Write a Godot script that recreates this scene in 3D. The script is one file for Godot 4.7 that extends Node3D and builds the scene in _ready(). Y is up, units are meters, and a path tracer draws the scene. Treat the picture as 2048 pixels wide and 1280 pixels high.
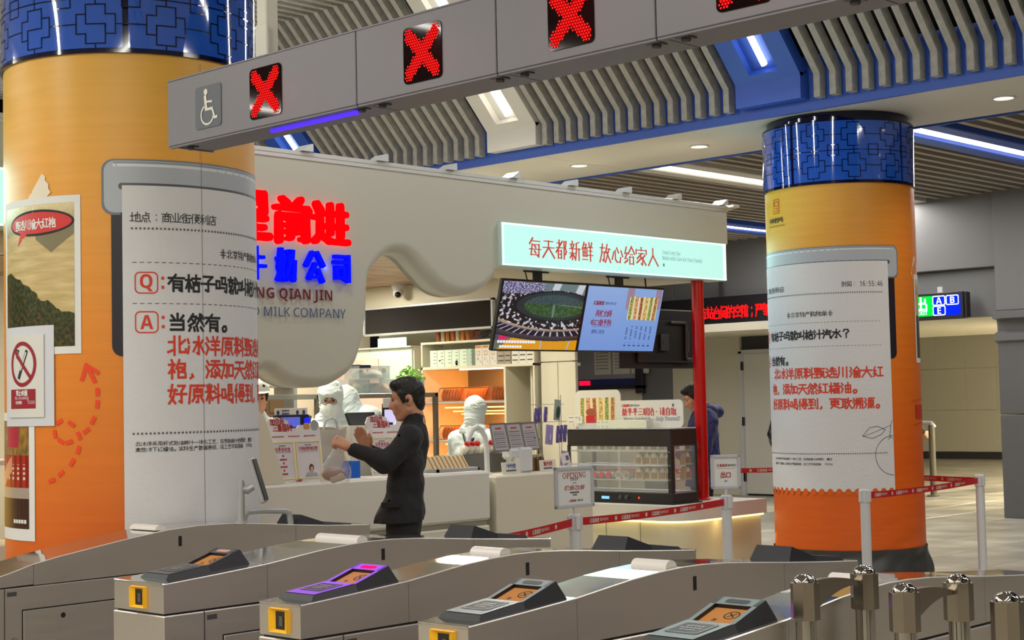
extends Node3D

# ---------------------------------------------------------------- mesh builder
class MB:
	var V = PackedVector3Array()
	var N = PackedVector3Array()
	var T = PackedVector2Array()
	var C = PackedColorArray()
	var I = PackedInt32Array()
	var X = Transform3D()
	var col = Color.WHITE
	var colored = false

	func pt(v, n, uv = Vector2.ZERO):
		V.append(X * v)
		N.append((X.basis * n).normalized())
		T.append(uv)
		C.append(col)
		return V.size() - 1

	func ix(a, b, c):   # clockwise seen from the side the normals point to
		var g = (V[b] - V[a]).cross(V[c] - V[a])
		if g.dot(N[a] + N[b] + N[c]) > 0.0:
			I.append(a); I.append(c); I.append(b)
		else:
			I.append(a); I.append(b); I.append(c)

	func poly(ps, out, uvs = null):   # convex, flat
		var g = Vector3.ZERO
		for i in ps.size():
			g += (ps[i] - ps[0]).cross(ps[(i + 1) % ps.size()] - ps[0])
		if g.length() < 1e-12:
			return
		g = g.normalized()
		if g.dot(out) < 0.0:
			g = -g
		var k = []
		for i in ps.size():
			k.append(pt(ps[i], g, uvs[i] if uvs else Vector2.ZERO))
		for i in range(1, k.size() - 1):
			ix(k[0], k[i], k[i + 1])

	func box(c, s, b = 0.0):
		var h = s * 0.5
		b = min(b, min(h.x, min(h.y, h.z)) * 0.9)
		for a in 3:
			var u = (a + 1) % 3
			var w = (a + 2) % 3
			for sg in [-1.0, 1.0]:
				var ps = []
				for q in [[-1, -1], [1, -1], [1, 1], [-1, 1]]:
					var p = Vector3.ZERO
					p[a] = sg * h[a]
					p[u] = q[0] * (h[u] - b)
					p[w] = q[1] * (h[w] - b)
					ps.append(c + p)
				var o = Vector3.ZERO
				o[a] = sg
				poly(ps, o, [Vector2(0, 0), Vector2(1, 0), Vector2(1, 1), Vector2(0, 1)])
		if b <= 0.0:
			return
		for a in 3:   # edges along a
			var u = (a + 1) % 3
			var w = (a + 2) % 3
			for su in [-1.0, 1.0]:
				for sw in [-1.0, 1.0]:
					var ps = []
					for q in [[-1, 0], [1, 0], [1, 1], [-1, 1]]:
						var p = Vector3.ZERO
						p[a] = q[0] * (h[a] - b)
						p[u] = su * (h[u] if q[1] == 0 else h[u] - b)
						p[w] = sw * (h[w] - b if q[1] == 0 else h[w])
						ps.append(c + p)
					var o = Vector3.ZERO
					o[u] = su
					o[w] = sw
					poly(ps, o)
		for sx in [-1.0, 1.0]:
			for sy in [-1.0, 1.0]:
				for sz in [-1.0, 1.0]:
					var d = Vector3(sx, sy, sz)
					poly([c + d * Vector3(h.x, h.y - b, h.z - b), c + d * Vector3(h.x - b, h.y, h.z - b), c + d * Vector3(h.x - b, h.y - b, h.z)], d)

	func bx(x0, x1, y0, y1, z0, z1, b = 0.0):
		box(Vector3((x0 + x1) * 0.5, (y0 + y1) * 0.5, (z0 + z1) * 0.5), Vector3(abs(x1 - x0), abs(y1 - y0), abs(z1 - z0)), b)

	func tube(ps, r, seg = 10, caps = true, closed = false):   # r: number or array
		var n = ps.size()
		var up = Vector3.UP
		var rows = []
		for i in n:
			var a = ps[(i - 1 + n) % n] if closed else ps[max(i - 1, 0)]
			var b = ps[(i + 1) % n] if closed else ps[min(i + 1, n - 1)]
			var t = (b - a).normalized()
			if i == 0 and abs(t.dot(up)) > 0.9:
				up = Vector3.RIGHT
			var s = t.cross(up).normalized()
			up = s.cross(t).normalized()
			var rr = r[i] if r is Array else r
			var row = []
			for j in seg + 1:
				var q = TAU * j / seg
				var d = s * cos(q) + up * sin(q)
				row.append(pt(ps[i] + d * rr, d, Vector2(float(j) / seg, float(i) / max(n - 1, 1))))
			rows.append(row)
			if caps and not closed and (i == 0 or i == n - 1):
				var cp = []
				for j in seg:
					var q = TAU * j / seg
					cp.append(ps[i] + (s * cos(q) + up * sin(q)) * rr)
				poly(cp, -t if i == 0 else t)
		for i in (n if closed else n - 1):
			for j in seg:
				var A = rows[i]
				var B = rows[(i + 1) % n]
				ix(A[j], A[j + 1], B[j + 1])
				ix(A[j], B[j + 1], B[j])

	func rod(a, b, r, seg = 10):
		tube([a, b], r, seg)

	func lathe(pr, c = Vector3.ZERO, seg = 24, smooth = false):   # pr: [[r, y], ...]
		for i in pr.size() - 1:
			var a = Vector2(pr[i][0], pr[i][1])
			var b = Vector2(pr[i + 1][0], pr[i + 1][1])
			var d = (b - a).normalized()
			var na = Vector2(d.y, -d.x)
			var nb = na
			if smooth:
				if i > 0:
					var e = (a - Vector2(pr[i - 1][0], pr[i - 1][1])).normalized()
					na = (na + Vector2(e.y, -e.x)).normalized()
				if i < pr.size() - 2:
					var e = (Vector2(pr[i + 2][0], pr[i + 2][1]) - b).normalized()
					nb = (nb + Vector2(e.y, -e.x)).normalized()
			var p0 = -1
			var p1 = -1
			for j in seg + 1:
				var q = TAU * j / seg
				var w = Vector3(cos(q), 0, sin(q))
				var k0 = pt(c + w * a.x + Vector3.UP * a.y, w * na.x + Vector3.UP * na.y, Vector2(float(j) / seg, a.y))
				var k1 = pt(c + w * b.x + Vector3.UP * b.y, w * nb.x + Vector3.UP * nb.y, Vector2(float(j) / seg, b.y))
				if j > 0:
					ix(p0, p1, k1)
					ix(p0, k1, k0)
				p0 = k0
				p1 = k1

	func prism(pg, z0, z1):   # polygon in xy pushed along z
		var f = Geometry2D.triangulate_polygon(pg)
		for zz in [z0, z1]:
			var n = Vector3(0, 0, 1 if (zz == z1) == (z1 > z0) else -1)
			var k = []
			for p in pg:
				k.append(pt(Vector3(p.x, p.y, zz), n, p))
			for i in range(0, f.size(), 3):
				ix(k[f[i]], k[f[i + 1]], k[f[i + 2]])
		var sg = -1.0 if Geometry2D.is_polygon_clockwise(pg) else 1.0
		for i in pg.size():
			var a = pg[i]
			var b = pg[(i + 1) % pg.size()]
			var d = b - a
			poly([Vector3(a.x, a.y, z0), Vector3(b.x, b.y, z0), Vector3(b.x, b.y, z1), Vector3(a.x, a.y, z1)], Vector3(d.y, -d.x, 0) * sg)

	func ball(c, r, seg = 14):   # r: number or Vector3
		var rv = r if r is Vector3 else Vector3(r, r, r)
		surf(seg, seg / 2, func(u, v):
			var a = u * TAU
			var b = (v - 0.5) * PI
			return c + Vector3(cos(a) * cos(b), sin(b), sin(a) * cos(b)) * rv, c)

	func surf(nu, nv, f, inside = null, two = false):   # f(u, v) -> point, smooth
		var P = []
		for j in nv + 1:
			for i in nu + 1:
				P.append(f.call(float(i) / nu, float(j) / nv))
		var k = []
		for j in nv + 1:
			for i in nu + 1:
				var u = float(i) / nu
				var v = float(j) / nv
				var e = 0.004
				var du = f.call(u + e, v) - f.call(u - e, v)
				var dv = f.call(u, v + e) - f.call(u, v - e)
				var n = du.cross(dv)
				var p = P[j * (nu + 1) + i]
				if n.length() < 1e-12:
					n = (p - inside) if inside != null else Vector3.UP
				n = n.normalized()
				if inside != null and n.dot(p - inside) < 0.0:
					n = -n
				k.append(pt(p, n, Vector2(u, v)))
		for j in nv:
			for i in nu:
				var a = j * (nu + 1) + i
				ix(k[a], k[a + 1], k[a + nu + 2])
				ix(k[a], k[a + nu + 2], k[a + nu + 1])

	func mesh():
		var m = ArrayMesh.new()
		var A = []
		A.resize(Mesh.ARRAY_MAX)
		A[Mesh.ARRAY_VERTEX] = V
		A[Mesh.ARRAY_NORMAL] = N
		A[Mesh.ARRAY_TEX_UV] = T
		if colored:
			A[Mesh.ARRAY_COLOR] = C
		A[Mesh.ARRAY_INDEX] = I
		m.add_surface_from_arrays(Mesh.PRIMITIVE_TRIANGLES, A)
		return m

# ---------------------------------------------------------------- smooth bodies (surface nets)
class SN:
	var bones = []     # [a, b, ra, rb]
	var eggs = []      # [center, radii, basis]
	var cuts = []      # [center, radii, basis]
	var k = 0.016
	var rough = 0.0    # cloth wrinkles
	var freq = 9.0
	var stretch = Vector3.ONE

	func bone(a, b, ra, rb):
		bones.append([a, b, ra, rb])

	func chain(ps, rs):
		for i in ps.size() - 1:
			bones.append([ps[i], ps[i + 1], rs[i], rs[i + 1]])

	func egg(c, r, b = Basis()):
		eggs.append([c, r, b])

	func cut(c, r, b = Basis()):
		cuts.append([c, r, b])

	func build(mb, cell):
		var lo = Vector3(1e9, 1e9, 1e9)
		var hi = -lo
		for q in bones:
			var r = max(q[2], q[3])
			for e in [q[0], q[1]]:
				lo = lo.min(e - Vector3(r, r, r))
				hi = hi.max(e + Vector3(r, r, r))
		for q in eggs:
			var r = max(q[1].x, max(q[1].y, q[1].z))
			lo = lo.min(q[0] - Vector3(r, r, r))
			hi = hi.max(q[0] + Vector3(r, r, r))
		var mrg = cell * 2.0 + k
		lo -= Vector3(mrg, mrg, mrg)
		hi += Vector3(mrg, mrg, mrg)
		var nx = int((hi.x - lo.x) / cell) + 2
		var ny = int((hi.y - lo.y) / cell) + 2
		var nz = int((hi.z - lo.z) / cell) + 2
		var S = PackedFloat32Array()
		S.resize(nx * ny * nz)
		var pad = 5.0 * k + cell
		for q in bones:
			var a = q[0]
			var ab = q[1] - a
			var l2 = max(ab.length_squared(), 1e-9)
			var r = max(q[2], q[3]) + pad
			var b0 = (a.min(q[1]) - Vector3(r, r, r) - lo) / cell
			var b1 = (a.max(q[1]) + Vector3(r, r, r) - lo) / cell
			for z in range(max(0, int(b0.z)), min(nz, int(b1.z) + 2)):
				for y in range(max(0, int(b0.y)), min(ny, int(b1.y) + 2)):
					var row = (z * ny + y) * nx
					for x in range(max(0, int(b0.x)), min(nx, int(b1.x) + 2)):
						var p = lo + Vector3(x, y, z) * cell - a
						var t = clampf(p.dot(ab) / l2, 0.0, 1.0)
						var d = (p - ab * t).length() - lerpf(q[2], q[3], t)
						if d < pad:
							S[row + x] += exp(-d / k)
		for q in eggs:
			var r = max(q[1].x, max(q[1].y, q[1].z)) + pad
			var mn = min(q[1].x, min(q[1].y, q[1].z))
			var b0 = (q[0] - Vector3(r, r, r) - lo) / cell
			var b1 = (q[0] + Vector3(r, r, r) - lo) / cell
			var bi = q[2].inverse()
			for z in range(max(0, int(b0.z)), min(nz, int(b1.z) + 2)):
				for y in range(max(0, int(b0.y)), min(ny, int(b1.y) + 2)):
					var row = (z * ny + y) * nx
					for x in range(max(0, int(b0.x)), min(nx, int(b1.x) + 2)):
						var p = bi * (lo + Vector3(x, y, z) * cell - q[0])
						var e = p / q[1]
						var l = e.length()
						var g = (e / q[1]).length()
						var d = (l * (l - 1.0) / g) if g > 1e-6 else -mn
						if d < pad:
							S[row + x] += exp(-d / k)
		# to distances
		var nz_ = FastNoiseLite.new()
		nz_.seed = 7
		nz_.frequency = freq
		var D = PackedFloat32Array()
		D.resize(S.size())
		for z in nz:
			for y in ny:
				var row = (z * ny + y) * nx
				for x in nx:
					var s = S[row + x]
					var d = 1.0
					if s > 1e-6:
						d = -k * log(s)
						if rough > 0.0 and abs(d) < 0.05:
							d += rough * nz_.get_noise_3dv((lo + Vector3(x, y, z) * cell) * stretch)
					D[row + x] = d
		for q in cuts:
			var r = max(q[1].x, max(q[1].y, q[1].z)) + 2.0 * cell
			var b0 = (q[0] - Vector3(r, r, r) - lo) / cell
			var b1 = (q[0] + Vector3(r, r, r) - lo) / cell
			var bi = q[2].inverse()
			for z in range(max(0, int(b0.z)), min(nz, int(b1.z) + 2)):
				for y in range(max(0, int(b0.y)), min(ny, int(b1.y) + 2)):
					for x in range(max(0, int(b0.x)), min(nx, int(b1.x) + 2)):
						var p = bi * (lo + Vector3(x, y, z) * cell - q[0])
						var e = p / q[1]
						var l = e.length()
						var g = max((e / q[1]).length(), 1e-6)
						var i = (z * ny + y) * nx + x
						D[i] = max(D[i], -(l * (l - 1.0) / g))
		# surface nets
		var id = {}
		var sx = 1
		var sy = nx
		var sz = nx * ny
		var offs = [0, sx, sy, sx + sy, sz, sx + sz, sy + sz, sx + sy + sz]
		for z in nz - 1:
			for y in ny - 1:
				var row = (z * ny + y) * nx
				for x in nx - 1:
					var i = row + x
					var d0 = D[i]
					if d0 > cell * 2.0 or d0 < -cell * 2.0:
						continue
					var neg = 0
					for o in offs:
						if D[i + o] < 0.0:
							neg += 1
					if neg == 0 or neg == 8:
						continue
					var acc = Vector3.ZERO
					var cnt = 0
					for e in EDGES:
						var a = D[i + offs[e[0]]]
						var b = D[i + offs[e[1]]]
						if (a < 0.0) != (b < 0.0):
							var t = a / (a - b)
							acc += Vector3(e[0] & 1, (e[0] >> 1) & 1, e[0] >> 2).lerp(Vector3(e[1] & 1, (e[1] >> 1) & 1, e[1] >> 2), t)
							cnt += 1
					var g = Vector3(D[i + 1] + D[i + sx + sy] + D[i + sx + sz] + D[i + sx + sy + sz] - D[i] - D[i + sy] - D[i + sz] - D[i + sy + sz],
						D[i + sy] + D[i + sx + sy] + D[i + sy + sz] + D[i + sx + sy + sz] - D[i] - D[i + sx] - D[i + sz] - D[i + sx + sz],
						D[i + sz] + D[i + sx + sz] + D[i + sy + sz] + D[i + sx + sy + sz] - D[i] - D[i + sx] - D[i + sy] - D[i + sx + sy])
					id[i] = mb.pt(lo + (Vector3(x, y, z) + acc / cnt) * cell, g.normalized())
		for i in id:
			var d0 = D[i] < 0.0
			for ax in [[sx, sy, sz], [sy, sz, sx], [sz, sx, sy]]:
				if (D[i + ax[0]] < 0.0) != d0:
					var a = i
					var b = i - ax[1]
					var c = i - ax[1] - ax[2]
					var d = i - ax[2]
					if id.has(b) and id.has(c) and id.has(d):
						mb.ix(id[a], id[b], id[c])
						mb.ix(id[a], id[c], id[d])

const EDGES = [[0, 1], [2, 3], [4, 5], [6, 7], [0, 2], [1, 3], [4, 6], [5, 7], [0, 4], [1, 5], [2, 6], [3, 7]]

# ---------------------------------------------------------------- scene helpers
var used = {}
var mats = {}

func numbered(called):
	if not used.has(called):
		used[called] = 0
		return called
	used[called] += 1
	return "%s_%03d" % [called, used[called]]

func tag(o, label, category, group = ""):
	o.set_meta("label", label)
	o.set_meta("category", category)
	if group != "":
		o.set_meta("group", group)
	return o

func thing(called, label, category, at = Vector3.ZERO, turn = 0.0, group = ""):
	var o = Node3D.new()
	o.name = numbered(called)
	add_child(o, true)
	o.position = at
	o.rotation.y = turn
	return tag(o, label, category, group)

func structure(called, at = Vector3.ZERO):
	var o = Node3D.new()
	o.name = numbered(called)
	add_child(o, true)
	o.position = at
	o.set_meta("kind", "structure")
	return o

func put(mb, called, m, parent):
	var o = MeshInstance3D.new()
	o.name = called
	o.mesh = mb.mesh() if mb is MB else mb
	o.material_override = null
	for i in o.mesh.get_surface_count():
		o.mesh.surface_set_material(i, m)
	parent.add_child(o, true)
	return o

func put_shared(me, called, m, parent, at = Vector3.ZERO):   # shared mesh, own material
	var o = MeshInstance3D.new()
	o.name = called
	o.mesh = me
	o.set_surface_override_material(0, m)
	o.position = at
	parent.add_child(o, true)
	return o

func alone(mb, called, m, label, category, group = ""):   # a thing that is one mesh
	var o = put(mb, numbered(called), m, self)
	return tag(o, label, category, group)

func copy(o, label, at, turn = null, group = ""):
	var c = o.duplicate()
	c.name = numbered(String(o.name).rstrip("0123456789").rstrip("_"))
	add_child(c, true)
	c.position = at
	if turn != null:
		c.rotation.y = turn
	c.set_meta("label", label)
	if group != "":
		c.set_meta("group", group)
	return c

func mat(c, rough = 0.6, metal = 0.0, more = {}):
	var key = str(c) + str(rough) + str(metal) + str(more)
	if mats.has(key):
		return mats[key]
	var m = StandardMaterial3D.new()
	m.albedo_color = c
	m.roughness = rough
	m.metallic = metal
	for q in more:
		m.set(q, more[q])
	mats[key] = m
	return m

func glow(c, e, base = null):
	return mat(base if base != null else c, 0.9, 0.0, {"metallic_specular": 0.1, "emission_enabled": true, "emission": c, "emission_energy_multiplier": e})

func glass(c = Color(0.95, 0.98, 0.98, 0.08)):
	return mat(c, 0.03, 0.0, {"transparency": BaseMaterial3D.TRANSPARENCY_ALPHA})

func rgb(r, g, b):
	return Color(r / 255.0, g / 255.0, b / 255.0)

func noise_tex(freq, seed_, w = 512, ramp = null, octaves = 4, normal = false, bump = 4.0):
	var n = FastNoiseLite.new()
	n.seed = seed_
	n.frequency = freq
	n.fractal_octaves = octaves
	var t = NoiseTexture2D.new()
	t.width = w
	t.height = w
	t.seamless = true
	t.noise = n
	if normal:
		t.as_normal_map = true
		t.bump_strength = bump
	if ramp != null:
		var g = Gradient.new()
		g.offsets = PackedFloat32Array([0.0, 1.0])
		g.colors = PackedColorArray(ramp)
		t.color_ramp = g
	return t

func shade_tex(a, b, freq, seed_):   # grey ramp for gentle colour mottling
	return noise_tex(freq, seed_, 256, [Color(a, a, a), Color(b, b, b)])

# ---------------------------------------------------------------- frames and lettering
func plane(o, u, v):   # (u, v, h) on a flat face
	var n = u.cross(v)
	return func(a, b, h): return o + u * a + v * b + n * h

func drum(c, r, a0):   # u runs to the viewer's right round a column, v is the height
	return func(a, b, h):
		var q = a0 - a / r
		return Vector3(c.x + cos(q) * (r + h), b, c.z + sin(q) * (r + h))

func patch(mb, f, u0, v0, u1, v1, h = 0.0, nu = 1, nv = 1, t = 0.0):   # rectangle on a frame
	for i in nu:
		for j in nv:
			var a0 = lerpf(u0, u1, float(i) / nu)
			var a1 = lerpf(u0, u1, float(i + 1) / nu)
			var b0 = lerpf(v0, v1, float(j) / nv)
			var b1 = lerpf(v0, v1, float(j + 1) / nv)
			var q = [f.call(a0, b0, h), f.call(a1, b0, h), f.call(a1, b1, h), f.call(a0, b1, h)]
			var n0 = (f.call(a0, b0, h + 0.01) - q[0]).normalized()
			var n1 = (f.call(a1, b0, h + 0.01) - q[1]).normalized()
			var k = []
			for e in 4:
				k.append(mb.pt(q[e], n0 if e == 0 or e == 3 else n1, Vector2((float(i) + (1.0 if e == 1 or e == 2 else 0.0)) / nu, 1.0 - (float(j) + (1.0 if e >= 2 else 0.0)) / nv)))
			mb.ix(k[0], k[1], k[2])
			mb.ix(k[0], k[2], k[3])
	if t > 0.0:   # give it edges
		for e in [[u0, v0, u1, v0], [u1, v0, u1, v1], [u1, v1, u0, v1], [u0, v1, u0, v0]]:
			for i in nu:
				var a = Vector2(lerpf(e[0], e[2], float(i) / nu), lerpf(e[1], e[3], float(i) / nu))
				var b = Vector2(lerpf(e[0], e[2], float(i + 1) / nu), lerpf(e[1], e[3], float(i + 1) / nu))
				var mid = f.call((u0 + u1) * 0.5, (v0 + v1) * 0.5, h)
				var p0 = f.call(a.x, a.y, h)
				mb.poly([p0, f.call(b.x, b.y, h), f.call(b.x, b.y, h - t), f.call(a.x, a.y, h - t)], p0 - mid)

func shape(mb, f, pg, h = 0.0):   # flat polygon on a frame
	var tr = Geometry2D.triangulate_polygon(pg)
	var k = []
	for p in pg:
		var q = f.call(p.x, p.y, h)
		k.append(mb.pt(q, (f.call(p.x, p.y, h + 0.01) - q).normalized(), p))
	for i in range(0, tr.size(), 3):
		mb.ix(k[tr[i]], k[tr[i + 1]], k[tr[i + 2]])

func disc_pg(c, rx, ry, n = 24, a0 = 0.0, a1 = TAU):
	var p = PackedVector2Array()
	for i in n:
		var q = lerpf(a0, a1, float(i) / n)
		p.append(c + Vector2(cos(q) * rx, sin(q) * ry))
	return p

func rrect_pg(x0, y0, x1, y1, r, n = 5):
	var p = PackedVector2Array()
	for q in [[x1 - r, y0 + r, -PI / 2], [x1 - r, y1 - r, 0.0], [x0 + r, y1 - r, PI / 2], [x0 + r, y0 + r, PI]]:
		for i in n + 1:
			var a = q[2] + PI / 2 * i / n
			p.append(Vector2(q[0] + cos(a) * r, q[1] + sin(a) * r))
	return p

var lift = 0
var curve_cuts = 1   # printed strokes on round columns are cut so that they follow the curve
func line(mb, f, a, b, w, h = 0.001, ext = 0.5, d = 0.0, cuts = 1):   # a printed (or raised) straight stroke
	lift = (lift + 1) % 5
	h += lift * 0.00012
	var dir = b - a
	if dir.length() < 1e-6:
		dir = Vector2(w * 0.1, 0)
	dir = dir.normalized()
	var sd = Vector2(-dir.y, dir.x) * w * 0.5
	a -= dir * w * ext
	b += dir * w * ext
	if cuts == 1 and curve_cuts > 1 and (b - a).length() > 0.02:
		cuts = curve_cuts if (b - a).length() < 0.1 else curve_cuts * 2
	for i in cuts:
		var p = a.lerp(b, float(i) / cuts)
		var q = a.lerp(b, float(i + 1) / cuts)
		var c = [p - sd, q - sd, q + sd, p + sd]
		var P = []
		for e in c:
			P.append(f.call(e.x, e.y, h))
		var n = f.call(c[0].x, c[0].y, h + 0.01) - P[0]
		mb.poly(P, n)
		if d > 0.0:
			for e in 4:
				var e2 = (e + 1) % 4
				var o = (P[e] + P[e2]) * 0.5 - (P[0] + P[2]) * 0.5
				mb.poly([P[e], P[e2], f.call(c[e2].x, c[e2].y, h - d), f.call(c[e].x, c[e].y, h - d)], o)

func path(mb, f, ps, w, h = 0.001, closed = false, ext = 0.5):
	for i in (ps.size() if closed else ps.size() - 1):
		line(mb, f, ps[i], ps[(i + 1) % ps.size()], w, h, ext)

func dashes(mb, f, u0, u1, v, n, w, fill = 0.6, h = 0.001):
	for i in n:
		var a = lerpf(u0, u1, float(i) / n)
		line(mb, f, Vector2(a, v), Vector2(a + (u1 - u0) / n * fill, v), w, h, 0.0)

var fonts = {}
var latin_cache = {}
func latin(mb, f, text, u0, v0, size, face = "Droid Sans", bold = false, align = 0.0, h = 0.001, sx = 1.0, italic = 0.0, depth = 0.0):
	var fk = face + str(bold)
	if not fonts.has(fk):
		var sf = SystemFont.new()
		sf.font_names = PackedStringArray([face])
		sf.font_weight = 700 if bold else 400
		fonts[fk] = sf
	var ck = fk + text
	if not latin_cache.has(ck):
		var tm = TextMesh.new()
		tm.font = fonts[fk]
		tm.text = text
		tm.font_size = 48
		tm.pixel_size = 1.0 / 48.0
		tm.curve_step = 2.0
		tm.depth = 0.0
		tm.horizontal_alignment = HORIZONTAL_ALIGNMENT_LEFT
		latin_cache[ck] = tm.get_mesh_arrays()
	var A = latin_cache[ck]
	var vs = A[Mesh.ARRAY_VERTEX]
	var x0 = 1e9
	var x1 = -1e9
	var y0 = 1e9
	var y1 = -1e9
	for p in vs:
		x0 = min(x0, p.x); x1 = max(x1, p.x); y0 = min(y0, p.y); y1 = max(y1, p.y)
	var ww = (x1 - x0) * size * sx
	lift = (lift + 1) % 5
	h += lift * 0.00012
	var k = []
	for p in vs:
		var yy = (p.y - (y0 + y1) * 0.5) * size
		var a = u0 + (p.x - x0) * size * sx - ww * align + yy * italic
		var q = f.call(a, v0 + yy, h)
		k.append(mb.pt(q, (f.call(a, v0 + yy, h + 0.01) - q).normalized()))
	var id = A[Mesh.ARRAY_INDEX]
	for i in range(0, id.size(), 3):
		mb.ix(k[id[i]], k[id[i + 1]], k[id[i + 2]])
	return ww

func b36(c):
	var o = c.unicode_at(0)
	return o - 48 if o < 58 else o - 87

var glyph_cache = {}
func glyph(ch):   # strokes of a written character on a 20 x 20 grid
	if glyph_cache.has(ch):
		return glyph_cache[ch]
	var out = []
	for tok in GLYPHS.get(ch, "").split(" ", false):
		if tok.unicode_at(0) > 127:
			var x0 = float(b36(tok[1])); var y0 = float(b36(tok[2])); var x1 = float(b36(tok[3])); var y1 = float(b36(tok[4]))
			for s in glyph(tok[0]):
				var t = []
				for p in s:
					t.append(Vector2(lerpf(x0, x1, p.x / 20.0), lerpf(y0, y1, p.y / 20.0)))
				out.append(t)
		else:
			var t = []
			for i in range(0, tok.length() - 1, 2):
				t.append(Vector2(b36(tok[i]), b36(tok[i + 1])))
			out.append(t)
	glyph_cache[ch] = out
	return out

# written text: v0 is the middle of the line; returns the width
func hanzi(mb, f, text, u0, v0, size, w, align = 0.0, h = 0.001, sx = 1.0, gap = 0.12, d = 0.0, wv = 1.0):
	var adv = size * sx * (1.0 + gap)
	var total = adv * text.length() - size * sx * gap
	u0 -= total * align
	for i in text.length():
		var ch = text[i]
		for s in glyph(ch):
			for j in s.size() - 1:
				var a = Vector2(u0 + s[j].x / 20.0 * size * sx, v0 + (0.5 - s[j].y / 20.0) * size)
				var b = Vector2(u0 + s[j + 1].x / 20.0 * size * sx, v0 + (0.5 - s[j + 1].y / 20.0) * size)
				var flat = abs(b.x - a.x) > 2.5 * abs(b.y - a.y)
				line(mb, f, a, b, w * (wv if flat else 1.0), h, 0.5, d)
		u0 += adv
	return total

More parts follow.
